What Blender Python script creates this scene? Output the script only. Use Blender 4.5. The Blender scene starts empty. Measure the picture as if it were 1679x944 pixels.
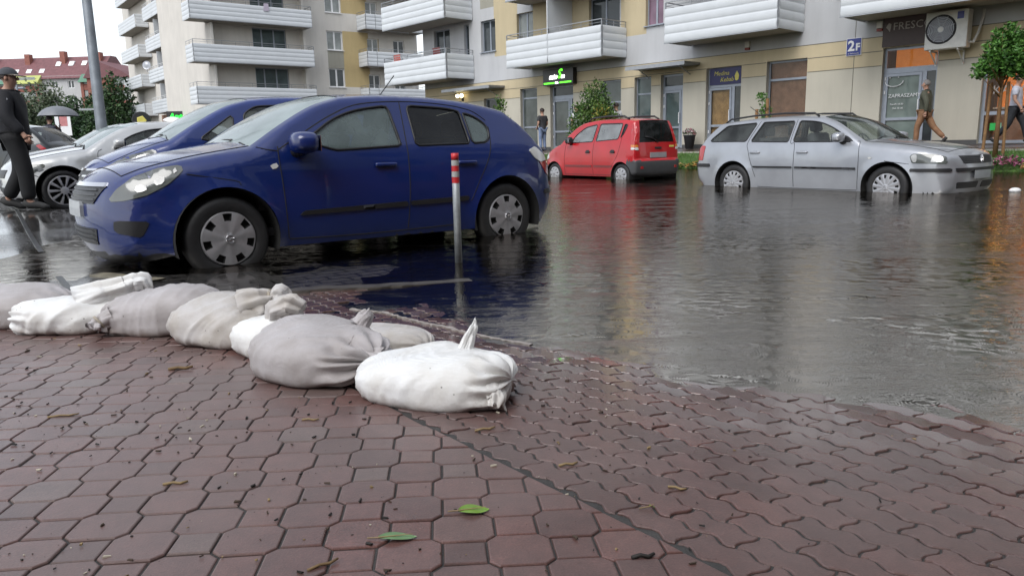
import bpy, bmesh, math, random
import numpy as np
from mathutils import Vector, Matrix, noise
from mathutils.geometry import delaunay_2d_cdt
random.seed(7)
R = math.radians
sc = bpy.context.scene
COL = sc.collection
# ------------------------------------------------------------------ camera
CAM_H = 0.85
cd = bpy.data.cameras.new('camera'); cam = bpy.data.objects.new('camera', cd); COL.objects.link(cam)
cd.lens = 36.0*1213/1679; cd.sensor_width = 36.0; cd.clip_start = 0.05; cd.clip_end = 3000
_p, _r = R(11.0), R(-1.3)
_fw = Vector((0, math.cos(_p), -math.sin(_p))); _u0 = Vector((0, math.sin(_p), math.cos(_p))); _r0 = Vector((1, 0, 0))
_rt = _r0*math.cos(_r) + _u0*math.sin(_r); _up = _u0*math.cos(_r) - _r0*math.sin(_r)
cam.matrix_world = Matrix(((_rt.x, _up.x, -_fw.x, 0), (_rt.y, _up.y, -_fw.y, 0), (_rt.z, _up.z, -_fw.z, CAM_H), (0, 0, 0, 1)))
sc.camera = cam
# ------------------------------------------------------------------ overcast sky and weak wide sun
SUN_EL, SUN_AZ = 52.0, -150.0        # azimuth measured from +Y towards +X
w = bpy.data.worlds.new('World'); sc.world = w; w.use_nodes = True
nt = w.node_tree; nt.nodes.clear()
sky = nt.nodes.new('ShaderNodeTexSky'); sky.sky_type = 'NISHITA'; sky.sun_disc = False
sky.sun_elevation = R(SUN_EL); sky.sun_rotation = R(SUN_AZ); sky.dust_density = 1.0; sky.air_density = 1.0; sky.altitude = 100
hs = nt.nodes.new('ShaderNodeHueSaturation'); hs.inputs['Saturation'].default_value = 0.30
bg = nt.nodes.new('ShaderNodeBackground'); bg.inputs[1].default_value = 0.15
wo = nt.nodes.new('ShaderNodeOutputWorld')
nt.links.new(sky.outputs[0], hs.inputs['Color']); nt.links.new(hs.outputs[0], bg.inputs[0]); nt.links.new(bg.outputs[0], wo.inputs[0])
sl = bpy.data.lights.new('sun', 'SUN'); sl.energy = 1.25; sl.angle = R(40); sl.color = (1.0, 0.985, 0.965)
sun = bpy.data.objects.new('sun', sl); COL.objects.link(sun)
_d = Vector((math.sin(R(SUN_AZ))*math.cos(R(SUN_EL)), math.cos(R(SUN_AZ))*math.cos(R(SUN_EL)), math.sin(R(SUN_EL))))
sun.rotation_euler = (-_d).to_track_quat('-Z', 'Y').to_euler()
sc.view_settings.view_transform = 'Standard'; sc.view_settings.look = 'None'
sc.view_settings.gamma = 1.0; sc.view_settings.use_curve_mapping = False
sc.view_settings.exposure = 0.8
sc.cycles.max_bounces = 8; sc.cycles.transparent_max_bounces = 12; sc.cycles.caustics_reflective = False; sc.cycles.caustics_refractive = False

# ------------------------------------------------------------------ helpers
def tag(o, label=None, cat=None, group=None, kind=None):
    if label: o['label'] = label
    if cat: o['category'] = cat
    if group: o['group'] = group
    if kind: o['kind'] = kind
    return o
def empty(name, loc=(0, 0, 0), rz=0.0, parent=None):
    o = bpy.data.objects.new(name, None); COL.objects.link(o); o.empty_display_size = 0.2
    o.location = loc; o.rotation_euler = (0, 0, rz)
    if parent: o.parent = parent
    return o
def copy_tree(o, parent=None):
    c = o.copy(); COL.objects.link(c); c.parent = parent
    for ch in [k for k in bpy.data.objects if k.parent == o]: copy_tree(ch, c)
    return c
def link_mesh(name, me, mats, parent=None, smooth=False):
    if not isinstance(mats, (list, tuple)): mats = [mats]
    for m in mats: me.materials.append(m)
    if smooth: me.polygons.foreach_set('use_smooth', [True]*len(me.polygons))
    o = bpy.data.objects.new(name, me); COL.objects.link(o)
    if parent: o.parent = parent
    return o
class MB:
    def __init__(s): s.v = []; s.f = []; s.m = []
    def face(s, pts, m=0):
        n = len(s.v); s.v += [tuple(p) for p in pts]; s.f.append(tuple(range(n, n+len(pts)))); s.m.append(m)
    def mesh(s, vs, fs, m=0):
        n = len(s.v); s.v += [tuple(p) for p in vs]
        for f in fs: s.f.append(tuple(i+n for i in f)); s.m.append(m)
    def box(s, x0, x1, y0, y1, z0, z1, m=0, bev=0.0):
        if bev > 0:
            bm = bmesh.new(); bmesh.ops.create_cube(bm, size=1)
            for v in bm.verts: v.co = Vector(((x0+x1)/2+v.co.x*(x1-x0), (y0+y1)/2+v.co.y*(y1-y0), (z0+z1)/2+v.co.z*(z1-z0)))
            bmesh.ops.bevel(bm, geom=bm.edges[:], offset=bev, segments=2, profile=0.5, affect='EDGES')
            s.bm(bm, m); return
        v = [(x0,y0,z0),(x1,y0,z0),(x1,y1,z0),(x0,y1,z0),(x0,y0,z1),(x1,y0,z1),(x1,y1,z1),(x0,y1,z1)]
        s.mesh(v, [(0,3,2,1),(4,5,6,7),(0,1,5,4),(1,2,6,5),(2,3,7,6),(3,0,4,7)], m)
    def bm(s, bm, m=0, mat=None):
        bm.verts.index_update()
        s.mesh([(mat @ v.co) if mat else v.co for v in bm.verts], [[v.index for v in f.verts] for f in bm.faces], m); bm.free()
    def tube(s, pts, r, seg=8, m=0, cap=True):
        pts = [Vector(p) for p in pts]; n = len(pts); rs = r if isinstance(r, (list, tuple)) else [r]*n
        rings = []; ref = None
        for i, p in enumerate(pts):
            d = (pts[min(i+1, n-1)]-pts[max(i-1, 0)]).normalized()
            if ref is None: ref = Vector((0, 0, 1)) if abs(d.z) < 0.9 else Vector((1, 0, 0))
            a = (ref - d*ref.dot(d)).normalized(); b = d.cross(a); ref = a
            rings.append([p+(a*math.cos(2*math.pi*k/seg)+b*math.sin(2*math.pi*k/seg))*rs[i] for k in range(seg)])
        vs = [q for ring in rings for q in ring]; fs = []
        for i in range(n-1):
            for k in range(seg): fs.append((i*seg+k, i*seg+(k+1) % seg, (i+1)*seg+(k+1) % seg, (i+1)*seg+k))
        if cap: fs.append(tuple(range(seg))[::-1]); fs.append(tuple((n-1)*seg+k for k in range(seg)))
        s.mesh(vs, fs, m)
    def lathe(s, prof, seg=24, mat=None, m=0):   # prof: (r, z) about local z
        vs = []; fs = []; n = len(prof)
        for k in range(seg):
            a = 2*math.pi*k/seg
            for r, z in prof:
                q = Vector((r*math.cos(a), r*math.sin(a), z)); vs.append(mat @ q if mat else q)
        for k in range(seg):
            k2 = (k+1) % seg
            for i in range(n-1): fs.append((k*n+i, k2*n+i, k2*n+i+1, k*n+i+1))
        s.mesh(vs, fs, m)
    def ball(s, c, r, m=0, sub=2, mat=None):
        bm = bmesh.new(); bmesh.ops.create_icosphere(bm, subdivisions=sub, radius=1)
        rr = r if isinstance(r, (list, tuple)) else (r, r, r)
        T = Matrix.Translation(c) @ (mat.to_4x4() if mat else Matrix.Identity(4)) @ Matrix.Diagonal((*rr, 1))
        s.bm(bm, m, T)
    def prism(s, poly, y0, y1, m=0, axis='y'):   # poly in (a,b); extruded along the remaining axis
        n = len(poly)
        P = (lambda a, b, c: (a, c, b)) if axis == 'y' else ((lambda a, b, c: (c, a, b)) if axis == 'x' else (lambda a, b, c: (a, b, c)))
        vs = [P(a, b, y0) for a, b in poly]+[P(a, b, y1) for a, b in poly]
        fs = [tuple(range(n)), tuple(range(2*n-1, n-1, -1))]+[(i, i+n, (i+1) % n+n, (i+1) % n) for i in range(n)]
        s.mesh(vs, fs, m)
    def build(s, name, mats, parent=None, smooth=False, fix=True):
        me = bpy.data.meshes.new(name); me.from_pydata([tuple(v) for v in s.v], [], s.f); 
        me.polygons.foreach_set('material_index', s.m)
        if fix:
            bm = bmesh.new(); bm.from_mesh(me); bmesh.ops.recalc_face_normals(bm, faces=bm.faces[:]); bm.to_mesh(me); bm.free()
        me.update()
        return link_mesh(name, me, mats, parent, smooth)

# ------------------------------------------------------------------ materials
def new_mat(name):
    m = bpy.data.materials.new(name); m.use_nodes = True; t = m.node_tree
    return m, t, t.nodes['Principled BSDF'], t.nodes['Material Output']
def N(t, kind, **kw):
    n = t.nodes.new(kind)
    for k, v in kw.items():
        if k in n.inputs: n.inputs[k].default_value = v
        else: setattr(n, k, v)
    return n
def coord(t, out='Object', scale=None, rot=None):
    c = t.nodes.new('ShaderNodeTexCoord').outputs[out]
    if scale is None and rot is None: return c
    mp = t.nodes.new('ShaderNodeMapping')
    if scale is not None: mp.inputs['Scale'].default_value = scale if isinstance(scale, (tuple, list)) else (scale,)*3
    if rot is not None: mp.inputs['Rotation'].default_value = rot
    t.links.new(c, mp.inputs[0]); return mp.outputs[0]
def ramp(t, src, stops):
    r = t.nodes.new('ShaderNodeValToRGB'); e = r.color_ramp.elements
    while len(e) < len(stops): e.new(0.5)
    for k, (p, c) in enumerate(stops):
        e[k].position = p; e[k].color = c if len(c) == 4 else (*c, 1)
    t.links.new(src, r.inputs[0]); return r.outputs[0]
def g3(v): return (v, v, v)
def simple(name, col, rough=0.5, metal=0.0, var=0.12, scale=6.0, coat=0.0, bump=0.0, bscale=60.0, spec=0.5, emit=None, es=0.0):
    m, t, p, o = new_mat(name)
    p.inputs['Roughness'].default_value = rough; p.inputs['Metallic'].default_value = metal
    p.inputs['Coat Weight'].default_value = coat; p.inputs['Coat Roughness'].default_value = 0.06; p.inputs['Specular IOR Level'].default_value = spec
    if var > 0:
        nz = N(t, 'ShaderNodeTexNoise', Scale=scale, Detail=5.0, Roughness=0.6); t.links.new(coord(t), nz.inputs['Vector'])
        c0 = tuple(max(0, c*(1-var)) for c in col); c1 = tuple(min(1, c*(1+var)) for c in col)
        t.links.new(ramp(t, nz.outputs[0], [(0.3, c0), (0.7, c1)]), p.inputs['Base Color'])
    else: p.inputs['Base Color'].default_value = (*col, 1)
    if bump > 0:
        nb = N(t, 'ShaderNodeTexNoise', Scale=bscale, Detail=3.0); t.links.new(coord(t), nb.inputs['Vector'])
        b = N(t, 'ShaderNodeBump', Strength=bump, Distance=0.01); t.links.new(nb.outputs[0], b.inputs['Height']); t.links.new(b.outputs[0], p.inputs['Normal'])
    if emit: p.inputs['Emission Color'].default_value = (*emit, 1); p.inputs['Emission Strength'].default_value = es
    return m
M = {}
# ------------------------------------------------------------------ terrain (water level is z = 0)
TP = np.array([(0,0,.13),(-1,1.4,.09),(-2.5,2,.085),(.2,1.3,.085),(1,1.3,.05),(-.3,2.5,.045),(-1.2,3.05,.045),(-2.5,3.5,.05),(-5,4,.06),(-4,-2,.15),(4,-3,.12),
 (-.9,3.85,.0),(-.2,3.25,.008),(.15,2.94,0),(.83,2.36,0),(1.48,2.03,0),(2.6,1.3,0),(.55,3.15,-.012),(1.15,2.75,-.014),(1.8,2.5,-.014),(1.2,3.4,-.032),(2.2,3.0,-.035),(.3,3.9,-.022),(2.2,4.0,-.08),(1,4.6,-.07),(0,4.5,-.035),(3.6,2.6,-.07),(-1.25,4.37,.004),(-.35,4.66,-.006),(-.39,5.41,-.02),
 (-2.14,5.55,-.035),(-1.2,5.0,.011),(-2.0,4.95,.014),(-.65,5.05,.0),(-1.4,5.5,.002),(-.7,5.6,-.01),(-2.7,5.3,.012),(-.07,7.13,-.115),(-3.1,6.8,-.085),(-1.05,8.4,-.115),(-3.3,4.8,.0),(-4.5,5.5,.018),(-4.2,6.9,.0),(-5.5,7.5,.035),(-6.45,10.2,.12),(-6.9,11.3,.03),(-7.9,10.5,.12),(-4.4,9,.0),(-3,10.2,-.04),(-9,14,.04),(-12,20,.1),(-20,30,.35),(-30,60,.4),(-12,9,.15),(-16,16,.2),
 (7,11,-.26),(4.5,13,-.26),(8.5,9,-.24),(10,12,-.24),(1.5,20,-.2),(2.5,19,-.2),(.5,21.5,-.18),(10.3,15.7,-.18),(1.15,28.2,-.14),(12,22,-.1),(5,7,-.2),(6,5,-.16),(8,3,-.12),(-4,28,.02),(-2,22,-.06),(2,10,-.18),
 (60,60,0),(-60,100,.4),(0,120,.3),(0,-40,.3),(-60,-10,.4),(60,-10,.1),(-150,200,.4),(150,200,.2),(40,30,0)])
def _tps():
    P = TP[:, :2]; n = len(P)
    d2 = ((P[:, None]-P[None])**2).sum(-1); K = 0.5*d2*np.log(d2+1e-9); K[np.arange(n), np.arange(n)] = 0.02
    K = K + np.eye(n)*0.3
    A = np.zeros((n+3, n+3)); A[:n, :n] = K; A[:n, n] = 1; A[:n, n+1:] = P; A[n:, :n] = A[:n, n:].T
    return np.linalg.solve(A, np.concatenate([TP[:, 2], np.zeros(3)]))
_TW = _tps()
def gz(x, y):
    x = np.asarray(x, float); y = np.asarray(y, float); sh = x.shape; x = x.ravel(); y = y.ravel()
    d2 = (x[:, None]-TP[None, :, 0])**2+(y[:, None]-TP[None, :, 1])**2
    n = len(TP); K = 0.5*d2*np.log(d2+1e-9)
    z = K @ _TW[:n]+_TW[n]+_TW[n+1]*x+_TW[n+2]*y
    # settled paving: gentle dips and humps so that the water edge wanders
    und = .0045*np.sin(5.1*x+2.3*y+.7)*np.sin(3.3*y-1.9*x+.4)+.003*np.sin(9.7*x-4.1*y)*np.sin(7.9*y+3.3*x+1.1)+.0018*np.sin(19*x+11*y)*np.sin(17*y-13*x)
    z = z+und*np.exp(-((z-.0)/.06)**2)*(np.hypot(x, y) < 14)
    return np.clip(z, -0.4, 0.6).reshape(sh)
def gzs(x, y): return float(gz(np.array([x]), np.array([y]))[0])

def polar_grid(r0, r1, nr, a0, a1, na):
    rr = np.exp(np.linspace(math.log(r0), math.log(r1), nr)); aa = np.radians(np.linspace(a0, a1, na))
    Rg, Ag = np.meshgrid(rr, aa, indexing='ij')
    X = Rg*np.sin(Ag); Y = Rg*np.cos(Ag)
    i = np.arange(nr-1)[:, None]*na+np.arange(na-1)[None]
    F = np.stack([i, i+1, i+na+1, i+na], -1).reshape(-1, 4)
    return X, Y, F
def grid_obj(name, X, Y, Z, F, mats, mi=None, smooth=True):
    me = bpy.data.meshes.new(name)
    me.from_pydata(np.stack([X.ravel(), Y.ravel(), Z.ravel()], -1).tolist(), [], F[:, ::-1].tolist())
    o = link_mesh(name, me, mats, None, smooth)
    if mi is not None: me.polygons.foreach_set('material_index', mi.astype(int))
    return o
# materials of the ground
def wet_paving(name, c0, c1, rough, bw, bh, rot, joint=0.012, puddle=0.5):
    m, t, p, o = new_mat(name)
    v = coord(t, 'Object', None, (0, 0, rot))
    br = N(t, 'ShaderNodeTexBrick', Scale=1.0); t.links.new(v, br.inputs['Vector'])
    br.inputs['Mortar Size'].default_value = joint; br.inputs['Brick Width'].default_value = bw; br.inputs['Row Height'].default_value = bh
    br.inputs['Color1'].default_value = (*c0, 1); br.inputs['Color2'].default_value = (*c1, 1); br.inputs['Mortar'].default_value = (0.015, 0.014, 0.013, 1)
    nz = N(t, 'ShaderNodeTexNoise', Scale=2.2, Detail=6.0); t.links.new(v, nz.inputs['Vector'])
    mx = N(t, 'ShaderNodeMix', data_type='RGBA', blend_type='MULTIPLY'); mx.inputs[0].default_value = 0.7
    t.links.new(br.outputs[0], mx.inputs[6]); t.links.new(ramp(t, nz.outputs[0], [(0.3, g3(0.55)), (0.7, g3(1.0))]), mx.inputs[7]); t.links.new(mx.outputs[2], p.inputs['Base Color'])
    n2 = N(t, 'ShaderNodeTexNoise', Scale=0.9, Detail=4.0); t.links.new(v, n2.inputs['Vector'])
    t.links.new(ramp(t, n2.outputs[0], [(puddle-0.12, g3(0.03)), (puddle+0.12, g3(rough))]), p.inputs['Roughness'])
    nb = N(t, 'ShaderNodeTexNoise', Scale=30.0, Detail=4.0); t.links.new(v, nb.inputs['Vector'])
    b1 = N(t, 'ShaderNodeBump', Strength=0.25, Distance=0.004); t.links.new(br.outputs['Fac'], b1.inputs['Height']); b1.invert = True
    b2 = N(t, 'ShaderNodeBump', Strength=0.12, Distance=0.004); t.links.new(nb.outputs[0], b2.inputs['Height']); t.links.new(b1.outputs[0], b2.inputs['Normal'])
    t.links.new(b2.outputs[0], p.inputs['Normal'])
    p.inputs['Specular IOR Level'].default_value = 0.5; p.inputs['Coat Weight'].default_value = 0.6; p.inputs['Coat Roughness'].default_value = 0.05; p.inputs['Coat IOR'].default_value = 1.33
    t.links.new(b2.outputs[0], p.inputs['Coat Normal'])
    return m
M['slab'] = wet_paving('wet_grey_slabs', (.055, .052, .05), (.085, .08, .075), 0.28, 0.22, 0.11, R(-37.6))
M['asphalt'] = simple('wet_asphalt', (.045, .043, .041), 0.25, var=.35, scale=3, bump=.3, bscale=180)
M['soil'] = simple('paver_bed', (.042, .040, .038), 0.7, var=.3, scale=20, bump=.4, bscale=120)
# one ground sheet
SEAM_D = Vector((math.cos(R(-52)), math.sin(R(-52)), 0)); SEAM_P = Vector((0.0, 1.70, 0)); SEAM_N = Vector((-SEAM_D.y, SEAM_D.x, 0))   # points to +x+y side
KERB_A, KERB_B = Vector((-1.25, 4.37, 0)), Vector((-.35, 4.66, 0))
KD = (KERB_B-KERB_A).normalized(); KN = Vector((-KD.y, KD.x, 0))
DRAIN_A, DRAIN_B = Vector((-7.84, 11.69, 0)), Vector((-2.75, 4.53, 0))
def paver_zone(x, y):
    """foreground block paving: camera side of the kerb line, then along the edge behind the bags"""
    q = (x-KERB_A.x)*KN.x+(y-KERB_A.y)*KN.y
    edge = 0.0
    left = x < -1.9
    return np.where(left, y < 3.72+(-1.9-x)*0.10, q < edge) & (y > -2.5) & (x > -6) & (x < 4.5)
X, Y, F = polar_grid(0.3, 900, 210, -180, 180, 240)
Z = gz(X, Y)
pz = paver_zone(X, Y) & (np.hypot(X, Y) < 6)
Z = np.where(pz, Z-0.0050, Z-0.004)
cx = X.ravel()[F].mean(1); cy = Y.ravel()[F].mean(1)
mi = np.where(paver_zone(cx, cy) & (np.hypot(cx, cy) < 6), 2, np.where((cx < 0.5+0.2*(cy-5)) & (cy < 40), 0, 1))
tag(grid_obj('ground', X, Y, Z, F, [M['slab'], M['asphalt'], M['soil']], mi), kind='structure')

# ------------------------------------------------------------------ block paving, every block real geometry
def paver_mat():
    m, t, p, o = new_mat('red_concrete_pavers')
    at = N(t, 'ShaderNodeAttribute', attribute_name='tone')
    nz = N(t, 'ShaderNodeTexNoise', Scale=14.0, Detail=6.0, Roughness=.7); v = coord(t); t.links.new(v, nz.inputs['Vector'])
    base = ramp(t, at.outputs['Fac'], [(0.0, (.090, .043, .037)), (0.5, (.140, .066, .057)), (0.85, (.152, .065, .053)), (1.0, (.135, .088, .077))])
    mx = N(t, 'ShaderNodeMix', data_type='RGBA', blend_type='MULTIPLY'); mx.inputs[0].default_value = 1
    t.links.new(base, mx.inputs[6]); t.links.new(ramp(t, nz.outputs[0], [(0.25, g3(.55)), (0.75, g3(1.15))]), mx.inputs[7])
    n3 = N(t, 'ShaderNodeTexNoise', Scale=260.0, Detail=2.0); t.links.new(v, n3.inputs['Vector'])
    m3 = N(t, 'ShaderNodeMix', data_type='RGBA', blend_type='MULTIPLY'); m3.inputs[0].default_value = .75
    t.links.new(mx.outputs[2], m3.inputs[6]); t.links.new(ramp(t, n3.outputs[0], [(0.3, g3(.6)), (0.55, g3(1.0)), (.75, g3(1.5))]), m3.inputs[7])
    # grey mud film in large patches
    n2 = N(t, 'ShaderNodeTexNoise', Scale=1.6, Detail=5.0); t.links.new(v, n2.inputs['Vector'])
    mud = N(t, 'ShaderNodeMix', data_type='RGBA'); mud.inputs[7].default_value = (.165, .128, .120, 1)
    t.links.new(ramp(t, n2.outputs[0], [(0.36, g3(0.06)), (0.68, g3(.62))]), mud.inputs[0]); t.links.new(m3.outputs[2], mud.inputs[6]); t.links.new(mud.outputs[2], p.inputs['Base Color'])
    sp = N(t, 'ShaderNodeSeparateXYZ'); t.links.new(v, sp.inputs[0]); wz = N(t, 'ShaderNodeMapRange'); wz.inputs[1].default_value = .004; wz.inputs[2].default_value = .050
    wn = N(t, 'ShaderNodeMath', operation='MULTIPLY_ADD'); wn.inputs[1].default_value = -.03; t.links.new(n2.outputs[0], wn.inputs[0]); ad = N(t, 'ShaderNodeMath', operation='ADD'); ad.inputs[1].default_value = .015; t.links.new(sp.outputs[2], ad.inputs[0]); t.links.new(ad.outputs[0], wn.inputs[2]); t.links.new(wn.outputs[0], wz.inputs[0])
    rm = N(t, 'ShaderNodeMix'); rm.inputs[2].default_value = .10; t.links.new(wz.outputs[0], rm.inputs[0]); t.links.new(ramp(t, n2.outputs[0], [(0.35, g3(.26)), (0.65, g3(.5))]), rm.inputs[3]); t.links.new(rm.outputs[0], p.inputs['Roughness'])
    for nm_, w_, d_ in (('Coat Weight', 1.0, .32), ('Coat Roughness', .045, .24)):
        q = N(t, 'ShaderNodeMix'); q.inputs[2].default_value = w_; q.inputs[3].default_value = d_; t.links.new(wz.outputs[0], q.inputs[0]); t.links.new(q.outputs[0], p.inputs[nm_])
    b = N(t, 'ShaderNodeBump', Strength=.35, Distance=.0015); t.links.new(n3.outputs[0], b.inputs['Height'])
    b2 = N(t, 'ShaderNodeBump', Strength=.3, Distance=.004); t.links.new(nz.outputs[0], b2.inputs['Height']); t.links.new(b.outputs[0], b2.inputs['Normal'])
    t.links.new(b2.outputs[0], p.inputs['Normal'])
    p.inputs['Coat Weight'].default_value = .32; p.inputs['Coat Roughness'].default_value = .24; p.inputs['Coat IOR'].default_value = 1.33
    return m
M['paver'] = paver_mat()
def inset_poly(poly, d):
    n = len(poly); out = []
    ar = sum(poly[i][0]*poly[(i+1) % n][1]-poly[(i+1) % n][0]*poly[i][1] for i in range(n)); s = 1 if ar > 0 else -1
    for i in range(n):
        p0, p1, p2 = Vector(poly[i-1]), Vector(poly[i]), Vector(poly[(i+1) % n])
        e1 = (p1-p0).normalized(); e2 = (p2-p1).normalized()
        n1 = Vector((-e1.y, e1.x))*s; n2 = Vector((-e2.y, e2.x))*s
        b = (n1+n2); k = d/max(0.35, b.length_squared/2); out.append((p1.x+b.x*k, p1.y+b.y*k))
    return out
def build_pavers():
    polys = []; kinds = []
    # octagons with small squares between them
    a = R(5.4); ux = Vector((math.cos(a), math.sin(a))); uy = Vector((-math.sin(a), math.cos(a))); o = Vector((-.11, 1.39))
    px, py = .106, .1005; w_, h_ = .127, .118; sq = .085; ch = .020
    for j in range(-36, 36):
        for i in range(-48, 36):
            c = o+ux*(i*px)+uy*(j*py)
            if c.length < .55 or c.y < -.4: continue
            q = (Vector((c.x, c.y, 0))-SEAM_P).dot(SEAM_N)
            if q > .055: continue
            if not bool(paver_zone(c.x, c.y)): continue
            if (i+j) % 2 == 0: pl = [(-w_/2+ch, -h_/2), (w_/2-ch, -h_/2), (w_/2, -h_/2+ch), (w_/2, h_/2-ch), (w_/2-ch, h_/2), (-w_/2+ch, h_/2), (-w_/2, h_/2-ch), (-w_/2, -h_/2+ch)]
            else: ws, hs_ = px*2-w_, py*2-h_; ws -= 0; pl = [(-ws/2, -hs_/2), (ws/2, -hs_/2), (ws/2, hs_/2), (-ws/2, hs_/2)]
            pw = [(c.x+ux.x*p[0]+uy.x*p[1], c.y+ux.y*p[0]+uy.y*p[1]) for p in pl]
            sv = lambda p: (p[0]-SEAM_P.x)*SEAM_N.x+(p[1]-SEAM_P.y)*SEAM_N.y+.002
            cl = []
            for a_, b_ in zip(pw, pw[1:]+pw[:1]):
                va, vb = sv(a_), sv(b_)
                if va <= 0: cl.append(a_)
                if (va < 0) != (vb < 0): t = va/(va-vb); cl.append((a_[0]+(b_[0]-a_[0])*t, a_[1]+(b_[1]-a_[1])*t))
            ar = abs(sum(cl[i][0]*cl[(i+1) % len(cl)][1]-cl[(i+1) % len(cl)][0]*cl[i][1] for i in range(len(cl))))/2 if len(cl) > 2 else 0
            if ar > 6e-4: polys.append(cl); kinds.append(0)
    # wavy interlocking blocks in running bond
    L_, W_ = .162, .081; A = .0085; d = SEAM_D; n = SEAM_N
    def edge(u, v): return v+A*math.tanh(2.2*math.sin(2*math.pi*u/(L_/2)))/math.tanh(2.2)
    for j in range(0, 75):
        off = (j % 2)*L_/2
        for i in range(-40, 60):
            u0 = i*L_+off; v0 = j*W_+.012; pts = []
            c = SEAM_P+d*(u0+L_/2)+n*(v0+W_/2)
            if c.y < -.5 or Vector((c.x, c.y)).length < .55: continue
            if not bool(paver_zone(c.x, c.y)): continue
            if c.length > 2.9 and (c.x > 2.6 or c.y > 4.8): continue
            for k in range(13): u = u0+L_*k/12; pts.append((u, edge(u, v0)+.0011))
            for k in range(1, 6): q = k/6; pts.append((u0+L_-.006*math.sin(2*math.pi*q), edge(u0+L_, v0)+W_*q))
            for k in range(13): u = u0+L_-L_*k/12; pts.append((u, edge(u, v0+W_)-.0011))
            for k in range(1, 6): q = 1-k/6; pts.append((u0-.006*math.sin(2*math.pi*q), edge(u0, v0)+W_*q))
            polys.append([((SEAM_P+d*u+n*v).x, (SEAM_P+d*u+n*v).y) for u, v in pts]); kinds.append(1)
    rnd = random.Random(3); V = []; Fc = []; tone = []
    cs = np.array([np.mean(p, 0) for p in polys]); hz = gz(cs[:, 0], cs[:, 1])
    for pl, c, z, kd in zip(polys, cs, hz, kinds):
        rr = math.hypot(*c); jt = .0015+.0011*rnd.random(); bv = .0036
        dz = rnd.gauss(0, .0009); tx, ty = rnd.gauss(0, .006), rnd.gauss(0, .006)
        e = 0.02; gx = (gzs(c[0]+e, c[1])-z)/e if rr < 4 else 0; gy = (gzs(c[0], c[1]+e)-z)/e if rr < 4 else 0
        f = lambda x, y, q: (x, y, z+dz+q+(tx+gx)*(x-c[0])+(ty+gy)*(y-c[1]))
        a = inset_poly(pl, jt); b = inset_poly(pl, jt+.0014); t_ = inset_poly(pl, jt+bv)
        n0 = len(V); k = len(pl)
        V += [f(x, y, -.03) for x, y in a]+[f(x, y, -.0036) for x, y in a]+[f(x, y, -.0010) for x, y in b]+[f(x, y, 0) for x, y in t_]
        for L0 in range(3):
            for i in range(k): Fc.append((n0+L0*k+i, n0+L0*k+(i+1) % k, n0+(L0+1)*k+(i+1) % k, n0+(L0+1)*k+i))
        Fc.append(tuple(n0+3*k+i for i in range(k)))
        tone += [min(1, max(0, rnd.gauss(.5-.26*kd, .30-.08*kd)))]*(4*k)  # wavy blocks toned darker: dim building reflection painted into their colour
    me = bpy.data.meshes.new('block_paving'); me.from_pydata(V, [], Fc)
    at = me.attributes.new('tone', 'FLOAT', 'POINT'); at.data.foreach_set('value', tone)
    bm = bmesh.new(); bm.from_mesh(me); bmesh.ops.recalc_face_normals(bm, faces=bm.faces[:]); bm.to_mesh(me); bm.free()
    return link_mesh('block_paving', me, M['paver'])
tag(build_pavers(), kind='structure')

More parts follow.
